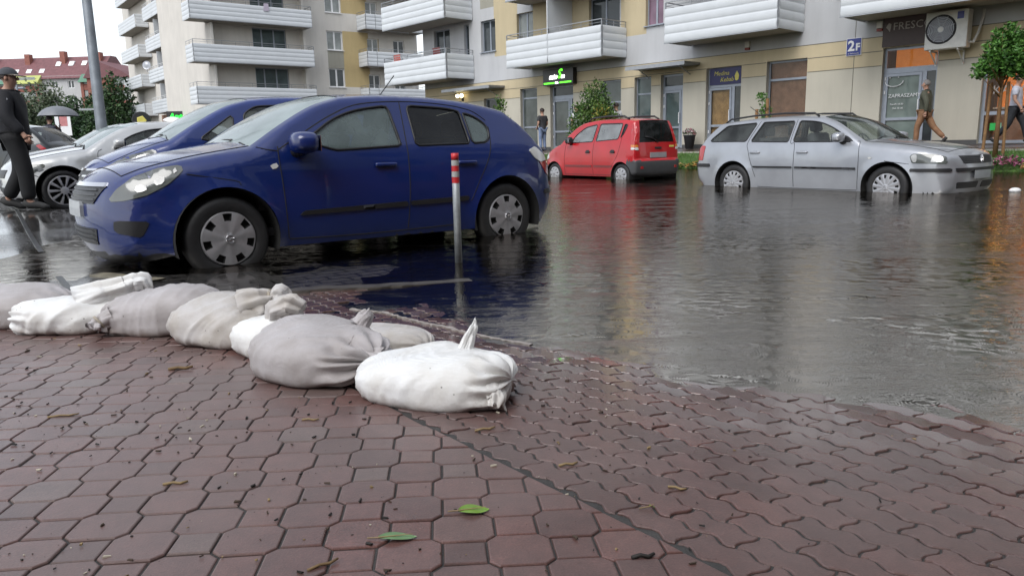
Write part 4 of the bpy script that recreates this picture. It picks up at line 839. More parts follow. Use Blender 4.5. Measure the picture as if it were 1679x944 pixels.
        faces = [tuple(f) for f in Fl]+[tuple(f) for f in Fr]; region = [(int(r), 0) for r in reg]+[(int(r), 1) for r in reg]
        # ribbon over hood, screens, roof and both ends
        ts = np.array([1, .93, .86, .7, .5, .25, 0, -.25, -.5, -.7, -.86, -.93, -1.0]); m = len(c.top); nt_ = len(ts)
        key = {}; 
        for i, p in enumerate(V2): key[(round(p[0], 4), round(p[1], 4))] = i
        idx = np.zeros((m, nt_), int); extra = []; base = 2*n
        for i in range(m):
            for j, t in enumerate(ts):
                k = key.get((round(c.top[i][0], 4), round(c.top[i][1], 4)))
                if abs(t) == 1 and k is not None: idx[i, j] = k if t == 1 else k+n
                else:
                    q = c.top[i]+c.nrm[i]*c.cr[i]*(1-abs(t)**2.4); extra.append((q[0], -t*c.Yed[i], q[1])); idx[i, j] = base+len(extra)-1
        V.append(np.array(extra)); V = np.vstack(V)
        gt = s.get('ribbon_t', {})
        for i in range(m-1):
            for j in range(nt_-1):
                tm = (ts[j]+ts[j+1])/2; sg = c.seg[i+1]; lim = gt.get(sg, .9)
                faces.append((idx[i, j], idx[i+1, j], idx[i+1, j+1], idx[i, j+1])); region.append((sg if abs(tm) < lim else 0, 2))
        nv = np.zeros_like(V)
        for f in faces:
            q = V[list(f)]; nn = np.cross(q[1]-q[0], q[2]-q[0]) if len(f) == 3 else np.cross(q[2]-q[0], q[3]-q[1])
            for k in f: nv[k] += nn
        nv /= np.maximum(np.linalg.norm(nv, axis=1), 1e-9)[:, None]
        def emit(name, sel, mats, parent, mfun=None, inset=0.0):
            ids = sorted({k for f in sel for k in faces[f]}); mp = {k: i for i, k in enumerate(ids)}
            me = bpy.data.meshes.new(name); me.from_pydata([c.T(V[k]-nv[k]*inset) for k in ids], [], [tuple(mp[k] for k in faces[f]) for f in sel])
            if mfun: me.polygons.foreach_set('material_index', [mfun(f) for f in sel])
            me.polygons.foreach_set('use_smooth', [True]*len(sel)); me.normals_split_custom_set_from_vertices([tuple(nv[k]) for k in ids])
            return link_mesh(name, me, mats, parent)
        R0 = np.array([0 if isinstance(r[0], str) else r[0] for r in region]); RS = [r[0] if isinstance(r[0], str) else '' for r in region]
        glassy = s.get('glass_segs', ('windshield', 'rearglass'))
        bodyf = [f for f in range(len(faces)) if (R0[f] == 0 and RS[f] not in glassy and RS[f] not in ('hood', 'tailgate')) ]
        zmean = lambda f: V[list(faces[f])][:, 2].mean()
        c.bodyo = emit('body', bodyf, [s['paint'], s.get('low_mat', M['trim'])], c.root, lambda f: 1 if zmean(f) < s.get('low_z', .0)+(.0) or (s.get('low_f') and s['low_f'](V[list(faces[f])].mean(0))) else 0)
        for nm in ('hood', 'tailgate'):
            sel = [f for f in range(len(faces)) if RS[f] == nm]
            if sel: emit(nm, sel, [s['paint']], c.root)
        for i in range(len(doors)):
            for sd in (0, 1):
                sel = [f for f in range(len(faces)) if R0[f] == 100+i and region[f][1] == sd]
                if sel: emit('door', sel, [s['paint']], c.root)
        for i, w in enumerate(s['windows']):
            for sd in (0, 1):
                sel = [f for f in range(len(faces)) if R0[f] == 1+i and region[f][1] == sd]; o = emit('side_window', sel, [w.get('m', s.get('glass', GL_FOG))], c.root, inset=.006)
                mb = MB(); P = np.array(wins[i]+wins[i][:1]); yy = c.Y(P)*(1 if sd else -1); mb.tube([c.T((P[k, 0], yy[k], P[k, 1])) for k in range(len(P))], s.get('seal', .011), 5, cap=False); mb.build('window_seal', M['trim'], o, True)
        for nm in glassy:
            sel = [f for f in range(len(faces)) if RS[f] == nm]
            if sel: o = emit('windscreen' if nm == 'windshield' else 'rear_window', sel, [s.get('ws_glass', GL_WS) if nm == 'windshield' else s.get('rear_glass', GL_DARK)], c.root, inset=.004)
        # panel gaps
        mb = MB()
        for sd in (-1, 1):
            for ln in s.get('seams', []):
                P = resamp(crom(ln, 8) if len(ln) > 2 else ln, .03); yy = (c.Y(P)+.0005)*sd; mb.tube([c.T((P[k, 0], yy[k], P[k, 1])) for k in range(len(P))], .0042, 4)
        if mb.v: mb.build('panel_gap', M['seam'], c.root)
        if any(x == 'hood' for x in c.seg):
            mb = MB(); ii = [i for i in range(m) if c.seg[i] == 'hood']
            for t in (.915, -.915):
                mb.tube([c.T((c.top[i][0]+c.nrm[i][0]*c.cr[i]*(1-abs(t)**2.4), -t*c.Yed[i], c.top[i][1]+c.nrm[i][1]*c.cr[i]*(1-abs(t)**2.4)+.0005)) for i in ii], .0045, 4)
            i = ii[0]; mb.tube([c.T((c.top[i][0]+c.nrm[i][0]*c.cr[i]*(1-abs(t)**2.4), -t*c.Yed[i], c.top[i][1]+c.nrm[i][1]*c.cr[i]*(1-abs(t)**2.4))) for t in np.linspace(.92, -.92, 15)], .0045, 4)
            mb.build('hood_gap', M['seam'], c.root)
    def underside(c):
        s = c.s; mb = MB(); w = s['sec'][1][1]-.06; zs = s['sill']; x0 = c.top[0][0]+.08; x1 = c.top[-1][0]-.08
        f, r, ra = s['xf'], s['xr'], s['ra']
        for a, b in ((x0, f-ra), (f-ra, f+ra), (f+ra, r-ra), (r-ra, r+ra), (r+ra, x1)):
            ww = w-.30 if (a in (f-ra, r-ra)) else w*(.80 if a == x0 or b == x1 else 1)
            mb.mesh([c.T(p) for p in [(a, -ww, zs+.01), (b, -ww, zs+.01), (b, ww, zs+.01), (a, ww, zs+.01), (a, -ww, zs+.26), (b, -ww, zs+.26), (b, ww, zs+.26), (a, ww, zs+.26)]], [(0, 3, 2, 1), (4, 5, 6, 7), (0, 1, 5, 4), (1, 2, 6, 5), (2, 3, 7, 6), (3, 0, 4, 7)])
        mb.build('underbody', M['well'], c.root)
        for xw in (f, r):
            for sd in (-1, 1):
                mb = MB(); yo = float(c.Y([(xw, s['zc']+ra+.01)], False)[0])-.004; yi = w-.34; A_ = np.linspace(-.3, math.pi+.3, 24); rr = ra-.002
                vs = [c.T((xw+rr*math.cos(a), sd*yo, s['zc']+rr*math.sin(a))) for a in A_]+[c.T((xw+rr*math.cos(a), sd*yi, s['zc']+rr*math.sin(a))) for a in A_]; q = len(A_)
                mb.mesh(vs, [(i, i+1, q+i+1, q+i) for i in range(q-1)]+[tuple(range(q, 2*q))]); mb.build('wheel_well', M['well'], c.root, fix=False)
        # cabin
        fl = s['cabin']; mb = MB(); x0, x1, zf = fl['x0'], fl['x1'], fl['z']; hw = s['sec'][2][1]-.13
        mb.box(x0-c.L/2, x1-c.L/2, -hw, hw, zf-.06, zf); mb.build('cabin_floor', M['cabin'], c.root)
        mb = MB(); xd = fl['dash']; zd = fl['belt']; mb.prism([(xd-.30-c.L/2, zd-.02), (xd+.12-c.L/2, zd+.02), (xd+.22-c.L/2, zd-.08), (xd+.2-c.L/2, zd-.45), (xd-.3-c.L/2, zd-.45)], -hw, hw); mb.build('dashboard', M['cabin'], c.root)
        mb = MB(); mt = Matrix.Translation(c.T((xd+.36, -.36, zd-.04))) @ Matrix.Rotation(R(-65), 4, 'Y')
        pr = [(.185+.014*math.cos(a), .014*math.sin(a)) for a in np.linspace(0, 2*math.pi, 9)]; mb.lathe(pr, 24, mt); mb.tube([mt @ Vector((-.18, 0, 0)), mt @ Vector((.18, 0, 0))], .015, 6); mb.build('steering_wheel', M['cabin'], c.root, True)
        for xs, ys in fl['seats']:
            mb = MB(); bm = bmesh.new(); bmesh.ops.create_cube(bm, size=1); 
            for v in bm.verts: v.co = Vector((v.co.x*.14, v.co.y*.48, v.co.z*.62))
            bmesh.ops.bevel(bm, geom=bm.edges[:], offset=.05, segments=3, profile=.5, affect='EDGES'); mb.bm(bm, 0, Matrix.Translation(c.T((xs, ys, zd-.14))) @ Matrix.Rotation(R(16), 4, 'Y'))
            bm = bmesh.new(); bmesh.ops.create_cube(bm, size=1)
            for v in bm.verts: v.co = Vector((v.co.x*.10, v.co.y*.27, v.co.z*.19))
            bmesh.ops.bevel(bm, geom=bm.edges[:], offset=.04, segments=3, profile=.5, affect='EDGES'); mb.bm(bm, 0, Matrix.Translation(c.T((xs+.12, ys, zd+.27))) @ Matrix.Rotation(R(12), 4, 'Y'))
            mb.box(xs+.08-c.L/2, xs+.12-c.L/2, ys-.05, ys+.05, zd+.1, zd+.25); mb.box(xs-.45-c.L/2, xs+.05-c.L/2, ys-.24, ys+.24, zd-.55, zd-.40, bev=.04)
            mb.build('seat', M['cabin_l'] if fl.get('light') else M['cabin'], c.root, True)
        if fl.get('bench'):
            xs = fl['bench']; mb = MB(); mb.prism([(xs-.08-c.L/2, zd-.5), (xs+.06-c.L/2, zd-.5), (xs+.2-c.L/2, zd+.1), (xs+.1-c.L/2, zd+.1)], -hw+.05, hw-.05); 
            for ys in (-.36, .36):
                bm = bmesh.new(); bmesh.ops.create_cube(bm, size=1)
                for v in bm.verts: v.co = Vector((v.co.x*.09, v.co.y*.26, v.co.z*.16))
                bmesh.ops.bevel(bm, geom=bm.edges[:], offset=.035, segments=3, profile=.5, affect='EDGES'); mb.bm(bm, 0, Matrix.Translation(c.T((xs+.2, ys, zd+.2))))
            mb.build('rear_bench', M['cabin_l'] if fl.get('light') else M['cabin'], c.root, True)
    def wheels(c):
        s = c.s; rt_, rim = s['tyre'], s['rim']
        for xw in (s['xf'], s['xr']):
            for sd in (-1, 1):
                yo = s['track']; w = s.get('tw', .19); mt = Matrix.Translation(c.T((xw, sd*(yo-w/2), s['zc']-.0))) @ Matrix.Rotation(R(90*(-sd)), 4, 'X')
                mb = MB(); h = w/2; prof = [(rim-.01, -h*.7), (rim+.01, -h*.95), (rt_-.055, -h), (rt_-.02, -h*.88), (rt_-.004, -h*.6), (rt_, 0), (rt_-.004, h*.6), (rt_-.02, h*.88), (rt_-.055, h), (rim+.012, h*.95), (rim-.004, h*.78)]
                mb.lathe(prof, 48, mt); wo_ = mb.build('wheel', M['rubber'], c.root, True)
                hub = s['hub'](rim, h); mb = MB(); hub(mb, mt); ho = mb.build('hubcap', [s.get('hub_mat', M['hubcap']), M['well'], M['chrome']], wo_, False)
                ho.data.polygons.foreach_set('use_smooth', [True]*len(ho.data.polygons)); ho.data.set_sharp_from_angle(angle=R(32))
                if s.get('badge'):
                    mb = MB(); s['badge'](mb, mt @ Matrix.Translation((0, 0, h+s.get('badge_z', .012))), .032); mb.build('badge', M['chrome'], wo_)
    # lifted patches on the flank
    def patch(c, name, poly, mat_, off=.004, sides=(-1, 1), parent=None, r=.02, smooth=True, thick=True):
        pl = round_poly(poly, r) if r > 0 else poly; pl = [tuple(p) for p in resamp(pl, .03, True)]
        V2, F2 = c.cdt([pl], .035); yv = c.Y(V2); n = len(V2); out = []
        a_, b_, d_ = V2[F2[:, 0]], V2[F2[:, 1]], V2[F2[:, 2]]; flip = ((b_[:, 0]-a_[:, 0])*(d_[:, 1]-a_[:, 1])-(b_[:, 1]-a_[:, 1])*(d_[:, 0]-a_[:, 0])) < 0
        F2 = F2.copy(); F2[flip] = F2[flip][:, ::-1]
        e = 1e-3; gx = (c.Y(V2+[e, 0])-c.Y(V2-[e, 0]))/(2*e); gz_ = (c.Y(V2+[0, e])-c.Y(V2-[0, e]))/(2*e); gx = np.clip(gx, -3, 3); gz_ = np.clip(gz_, -3, 3); nn = np.stack([-gx, np.ones(n), -gz_], -1); nn /= np.linalg.norm(nn, axis=1)[:, None]
        for sd in sides:
            P = np.stack([V2[:, 0], yv, V2[:, 1]], -1)+nn*off; P[:, 1] *= sd; Q = np.stack([V2[:, 0], yv, V2[:, 1]], -1)-nn*.004; Q[:, 1] *= sd
            fs = [tuple(f) if sd < 0 else tuple(f[::-1]) for f in F2]; vs = [c.T(p) for p in P]
            if thick:
                key = {(round(p[0], 4), round(p[1], 4)): i for i, p in enumerate(V2)}; ids = [key.get((round(p[0], 4), round(p[1], 4))) for p in pl]
                if None not in ids:
                    vs += [c.T(Q[i]) for i in ids]; m = len(ids); fs += [(ids[i], ids[(i+1) % m], n+(i+1) % m, n+i) for i in range(m)]
            me = bpy.data.meshes.new(name); me.from_pydata(vs, [], fs); bm = bmesh.new(); bm.from_mesh(me)
            bmesh.ops.recalc_face_normals(bm, faces=bm.faces[:]); bm.to_mesh(me); bm.free()
            o = link_mesh(name, me, mat_, parent or c.root, smooth)
            if smooth: me.set_sharp_from_angle(angle=R(50))
            out.append(o)
        return out
    def endx(c, y, z, rear=False):
        ii = np.array([i for i in range(len(c.top)) if (c.top[i][0] > c.L*.6) == rear and abs(c.nrm[i][0]) > .05 and (c.nrm[i][0] > 0) == rear])
        t = np.minimum(1, abs(y)/c.Yed[ii]); Q = c.top[ii]+c.nrm[ii]*(c.cr[ii]*(1-t**2.4))[:, None]; o = np.argsort(Q[:, 1]); x = float(np.interp(z, Q[o, 1], Q[o, 0])); ye = float(np.interp(z, Q[o, 1], c.Yed[ii][o]))
        if abs(y) > ye:
            xs = x+np.linspace(0, .5, 51)*(-1 if rear else 1); ok = c.Y(np.stack([xs, np.full(51, z)], -1)) >= abs(y); x = xs[int(np.argmax(ok))] if ok.any() else xs[-1]
        return x
    def endpatch(c, name, poly, mat_, off=.006, rear=False, parent=None, n=10):
        """poly in (y, z), wrapped onto the nose or tail; subdivided in y"""
        pl = [tuple(p) for p in resamp(poly, .04, True)]; V2, F2 = Car.cdt(c, [pl], .05); sg = 1 if rear else -1
        X_ = np.array([c.endx(y, z, rear)+sg*off for y, z in V2]); N0 = len(V2)
        vs = [c.T((X_[i], V2[i, 0], V2[i, 1])) for i in range(N0)]; key = {(round(p[0], 4), round(p[1], 4)): i for i, p in enumerate(V2)}; ids = [key.get((round(p[0], 4), round(p[1], 4))) for p in pl]
        fs = [tuple(f) for f in F2]
        if None not in ids: vs += [c.T((X_[i]-sg*(off+.012), V2[i, 0], V2[i, 1])) for i in ids]; m = len(ids); fs += [(ids[i], ids[(i+1) % m], N0+(i+1) % m, N0+i) for i in range(m)]
        mb = MB(); mb.mesh(vs, fs); return mb.build(name, mat_, parent or c.root)
    def handle(c, x, z, w=.17, h=.035, mat_=None):
        for sd in (-1, 1):
            y = float(c.Y([(x, z)])[0]); mb = MB(); mb.box(x-w/2-c.L/2, x+w/2-c.L/2, sd*(y-.01)-.0 if sd > 0 else -(y+.032), (y+.032) if sd > 0 else -(y-.01), z-h/2, z+h/2, bev=.012); mb.build('door_handle', mat_ or c.s['paint'], c.root, True)
    def mirror(c, x, z, size=(.10, .12, .085), mat_=None, out=.10, arm=None):
        for sd in (-1, 1):
            y = float(c.Y([(x, z-.04)])[0]); mb = MB(); bm = bmesh.new(); bmesh.ops.create_icosphere(bm, subdivisions=3, radius=1)
            for v in bm.verts:
                q = v.co; k = (abs(q.x)**3.2+abs(q.y)**3.2+abs(q.z)**3.2)**(-1/3.2); v.co = Vector((q.x*k*size[0]*(1.0 if q.x < 0 else .75), q.y*k*size[1], q.z*k*size[2]*(1-.12*q.y*sd)))
            mb.bm(bm, 0, Matrix.Translation(c.T((x+.02, sd*(y+out+.03), z+.01))) @ Matrix.Rotation(R(8*sd), 4, 'Z')); o = mb.build('wing_mirror', mat_ or c.s['paint'], c.root, True)
            mb = MB(); mb.tube([c.T((x-.02, sd*(y-.02), z-.07)), c.T((x, sd*(y+.05), z-.055)), c.T((x+.01, sd*(y+out), z-.02))], [.045, .035, .03], 10); mb.build('mirror_foot', M['trim'], o, True)
            mb = MB(); mb.box(x+.02+size[0]*.62-c.L/2, x+.02+size[0]*.66-c.L/2, sd*(y+out+.03)-size[1]*.8, sd*(y+out+.03)+size[1]*.8, z-size[2]*.65, z+size[2]*.75); mb.build('mirror_glass', M['chrome'], o)
    def tubes(c, name, lines, r, mat_, sides=(-1, 1), seg=6, parent=None):
        for sd in sides:
            for ln in lines: mb = MB(); mb.tube([c.T((p[0], sd*p[1], p[2])) for p in ln], r, seg); mb.build(name, mat_, parent or c.root, True)
    def rooftop(c, x, t=0.0):
        i = int(np.argmin(abs(c.top[:, 0]-x)+np.where(c.top[:, 1] < .7, 9, 0))); return c.top[i][1]+c.cr[i]*(1-abs(t)**2.4), c.Yed[i]
def seg_in(a, c, hw): return abs((a-c+math.pi) % (2*math.pi)-math.pi) < hw
def hub_cover(nhole=7, r0=.62, r1=.93, hw=.16, dome=.012, ph=math.pi/2, hw_in=None, depth=.03):
    """plastic wheel cover: polar sheet whose openings are sunk and dark"""
    def f(rim, h):
        def g(mb, mt):
            rs = np.array([0, .12, .16, .22, .26, .4, r0-.001, r0+.012, (r0+r1)/2, r1-.012, r1+.001, .965, 1.0])*rim; na = 168; P = {}
            def hole(r, a):
                q = r/rim
                if not r0 < q < r1: return False
                t = (q-r0)/(r1-r0); w = (hw if hw_in is None else hw_in)*(1-t)+hw*t; return any(seg_in(a, ph+2*math.pi*k/nhole, w) for k in range(nhole))
            vs = []; fs = []; ms = []
            for i, r in enumerate(rs):
                for k in range(na):
                    a = 2*math.pi*k/na; z = h+dome*(1-(r/rim)**2)+(.006 if r/rim < .2 else 0)-(.012 if r/rim > .97 else 0)+.004*math.cos(nhole*(a-ph)+math.pi)*(r/rim)
                    if hole(r, a): z -= depth
                    vs.append(mt @ Vector((r*math.cos(a), r*math.sin(a), z)))
            for i in range(len(rs)-1):
                for k in range(na):
                    k2 = (k+1) % na; rm = (rs[i]+rs[i+1])/2; am = 2*math.pi*(k+.5)/na; n0 = len(mb.v)
                    fs.append((i*na+k, i*na+k2, (i+1)*na+k2, (i+1)*na+k)); ms.append(1 if hole(rm, am) else 0)
            n0 = len(mb.v); mb.v += [tuple(v) for v in vs]; mb.f += [tuple(q+n0 for q in f_) for f_ in fs]; mb.m += ms
        return g
    return f
def badge_bolt(mb, mt, r):
    mb.lathe([(r*.86, 0), (r*.93, .006), (r, 0)], 24, mt); mb.tube([mt @ Vector(p) for p in ((-r*1.0, -r*.18, .003), (r*.25, -r*.10, .003), (-r*.25, r*.12, .003), (r*1.0, r*.2, .003))], r*.09, 5)
def badge_vw(mb, mt, r):
    mb.lathe([(r*.86, 0), (r*.93, .006), (r, 0)], 24, mt)
    mb.tube([mt @ Vector((x*r, y*r, .003)) for x, y in ((-.33, .8), (0, .12), (.33, .8))], r*.085, 5); mb.tube([mt @ Vector((x*r, y*r, .003)) for x, y in ((-.72, .48), (-.36, -.72), (0, .02), (.36, -.72), (.72, .48))], r*.085, 5)
def badge_h(mb, mt, r):
    mb.lathe([(r*.86, 0), (r*.93, .006), (r, 0)], 24, mt); mb.tube([mt @ Vector((-r*.4, -r*.6, .003)), mt @ Vector((-r*.2, r*.6, .003))], r*.1, 5); mb.tube([mt @ Vector((r*.2, -r*.6, .003)), mt @ Vector((r*.4, r*.6, .003))], r*.1, 5); mb.tube([mt @ Vector((-r*.3, 0, .003)), mt @ Vector((r*.3, 0, .003))], r*.1, 5)
CARROW = R(37.64); AST_O = Vector((-3.319, 5.652, 0)); EXA = Vector((math.cos(CARROW), math.sin(CARROW), 0)); EYA = Vector((-math.sin(CARROW), math.cos(CARROW), 0))
def bay(d, sh, z): p = AST_O+EYA*d+EXA*sh; return (p.x, p.y, z)

# --- dark blue hatchback in front
P_BLUE = paint('dark_blue_paint', (.0015, .0145, .115), .0, .4)
hatch = dict(L=4.25, paint=P_BLUE, sill=.20, zc=.315, xf=.87, xr=3.484, ra=.385, tyre=.318, rim=.203, track=.855, flare=.022, low_z=.235,
 top=[('lip', [(.30, .17), (.20, .19), (.13, .25), (.105, .33)]), ('nose', [(.105, .33), (.095, .45), (.10, .55), (.115, .62), (.15, .70), (.22, .765)]), ('hood', [(.22, .765), (.40, .84), (.65, .905), (.9, .95), (1.13, .985)]),
      ('windshield', [(1.13, .985), (1.40, 1.155), (1.68, 1.30), (1.95, 1.385)]), ('roof', [(1.95, 1.385), (2.25, 1.411), (2.6, 1.414), (3.0, 1.398), (3.35, 1.358), (3.62, 1.305)]), ('rearglass', [(3.62, 1.305), (3.82, 1.155), (3.98, .985)]),
      ('tailgate', [(3.98, .985), (4.05, .92), (4.11, .78), (4.14, .64)]), ('rbumper', [(4.14, .64), (4.19, .60), (4.20, .47), (4.17, .33), (4.06, .22)])],
 sec=[(.15, .79), (.22, .835), (.35, .865), (.52, .88), (.70, .878), (.85, .862), (.96, .835), (1.10, .775), (1.25, .705), (1.38, .645), (1.47, .60)],
 plan=[(.05, .70), (.15, .77), (.30, .855), (.5, .925), (.75, .97), (1.1, .995), (1.8, 1.0), (3.2, 1.0), (3.6, .985), (3.9, .955), (4.05, .91), (4.2, .80)],
 crown=dict(lip=.05, nose=.10, hood=.045, windshield=.06, roof=.035, rearglass=.05, tailgate=.06, rbumper=.06), fillet=dict(lip=.14, nose=.24, hood=.13, windshield=.045, roof=.075, rearglass=.07, tailgate=.09, rbumper=.16),
 windows=[dict(p=[(1.60, 1.005, .03), (1.58, 1.06, .03), (1.80, 1.205, .2), (2.03, 1.285, .2), (2.34, 1.325), (2.38, .985, .02), (1.78, .955, .02)]), dict(p=[(2.53, 1.33), (2.95, 1.315, .2), (3.075, 1.285, .01), (3.10, 1.0, .01), (2.53, .985, .02)], m=GL_DARK), dict(p=[(3.108, 1.278, .01), (3.23, 1.245, .12), (3.345, 1.165, .09), (3.345, 1.06, .05), (3.29, 1.01, .03), (3.13, 1.0, .01)])],
 doors=[[(1.30, .88), (1.31, .60), (1.33, .27), (2.34, .27), (2.40, .34), (2.43, .95), (2.46, 1.345), (2.05, 1.325), (1.72, 1.20), (1.40, .985)], [(2.44, .95), (2.42, .34), (2.46, .28), (2.98, .28), (3.03, .42), (3.16, .66), (3.29, .88), (3.37, 1.0), (3.37, 1.2), (3.25, 1.285), (3.0, 1.335), (2.50, 1.355)]],
 seams=[[(1.30, .99), (1.295, .88), (1.31, .6), (1.33, .28)], [(2.47, 1.355), (2.435, .97), (2.42, .6), (2.40, .28)], [(1.34, .275), (2.0, .262), (2.95, .275)], [(3.36, 1.15), (3.33, .98), (3.27, .84), (3.16, .66), (3.06, .48)], [(1.15, .985), (1.22, .965), (1.30, .955)], [(1.30, .965), (1.55, 1.105), (1.80, 1.235), (2.06, 1.328), (2.46, 1.363), (2.9, 1.35), (3.2, 1.30), (3.35, 1.21)], [(.98, .71), (.95, .74), (.62, .80)]],
 cabin=dict(x0=1.2, x1=3.7, z=.36, dash=1.45, belt=.95, seats=[(2.25, -.37), (2.25, .37)], bench=3.0), hub=hub_cover(7, .66, .93, .17, .014, math.pi/2), badge=badge_bolt, badge_z=.022, ws_glass=GL_WS)
ast = Car('parked_car', hatch, (AST_O.x, AST_O.y, -.125), CARROW, 'dark blue five-door hatchback parked at the water edge behind the sandbags', pitch=R(.55))
ast.patch('side_moulding', [(1.42, .455), (2.395, .475), (2.395, .515), (1.46, .490)], M['trim'], .014, r=.006); ast.patch('side_moulding', [(2.425, .476), (3.02, .488), (3.04, .53), (2.425, .516)], M['trim'], .014, r=.006)
for o in ast.patch('headlight', [(.135, .615), (.19, .70), (.30, .785), (.46, .845), (.60, .865), (.61, .83), (.50, .735), (.36, .66), (.22, .622)], M['lens'], .005, r=.02):
    sd = -1 if sum(v.co.y for v in o.data.vertices) < 0 else 1
    ast.patch('reflector', [(.285, .675), (.30, .725), (.365, .735), (.365, .69)], M['reflector'], .009, (sd,), o, .02); ast.patch('reflector', [(.405, .72), (.42, .775), (.485, .79), (.475, .74)], M['reflector'], .009, (sd,), o, .02); ast.patch('reflector', [(.535, .80), (.545, .84), (.565, .845), (.565, .815)], M['reflector'], .009, (sd,), o, .006)
ast.patch('bumper_grille', [(.15, .40), (.15, .485), (.36, .475), (.30, .36)], M['trim'], .004, r=.02)
ast.patch('indicator', [(1.215, .85), (1.275, .865), (1.285, .83), (1.235, .815)], M['lens_white'], .006, r=.008)
ast.patch('tail_light', [(3.80, .925), (3.88, .955), (3.99, .87), (4.06, .76), (4.09, .66), (4.01, .70), (3.92, .82)], M['lens_red'], .006, r=.015)
ast.patch('tail_light', [(3.79, .93), (3.88, .965), (3.99, .88), (4.02, .83), (3.93, .815), (3.86, .85)], M['lens_white'], .011, r=.015)
ast.patch('bumper_strip', [(3.98, .55), (4.18, .545), (4.18, .50), (3.97, .505)], M['trim'], .01, r=.008)
for x, z in ((2.20, .83), (3.03, .83)): ast.handle(x, z, .20, .034, P_BLUE)
for x in (2.20, 3.03): ast.patch('handle_recess', [(x-.06, .815), (x-.05, .85), (x+.05, .85), (x+.06, .815)], M['seam'], .001, r=.02, thick=False)
ast.patch('mirror_triangle', [(1.42, .985), (1.46, 1.03), (1.575, 1.065), (1.59, 1.0)], M['trim'], .004, r=.01)
ast.mirror(1.45, 1.005, (.115, .15, .085))
ast.endpatch('grille', [(-.42, .60), (.42, .60), (.52, .725), (-.52, .725)], M['trim'], .008)
for z in (.63, .665, .70): ast.endpatch('grille_bar', [(-.44, z-.007), (.44, z-.007), (.45, z+.007), (-.45, z+.007)], M['greytrim'], .016)
ast.endpatch('chrome_bar', [(-.50, .722), (.50, .722), (.50, .75), (-.50, .75)], M['chrome'], .018)
ast.endpatch('licence_plate', [(-.26, .50), (.26, .50), (.26, .61), (-.26, .61)], M['plate'], .025)
ast.endpatch('lower_grille', [(-.40, .30), (.40, .30), (.44, .42), (-.44, .42)], M['trim'], .006)
for z in (.33, .365, .40): ast.endpatch('grille_bar', [(-.40, z-.006), (.40, z-.006), (.40, z+.006), (-.40, z+.006)], M['greytrim'], .014)
z, ye = ast.rooftop(2.95); ast.tubes('antenna', [[(2.62, .0, ast.rooftop(2.62)[0]-.01), (2.80, .0, ast.rooftop(2.62)[0]+.20)]], .005, M['trim'], (1,))
ast.tubes('wiper', [[(1.10, .42, 1.005), (1.16, .1, 1.05), (1.14, -.25, 1.045)], [(1.10, -.1, 1.02), (1.15, -.35, 1.03), (1.12, -.6, 1.0)]], .011, M['trim'], (1,))
ast.tubes('exhaust_pipe', [[(4.0, -.45, .22), (4.2, -.45, .2)]], .025, M['rail'], (1,))
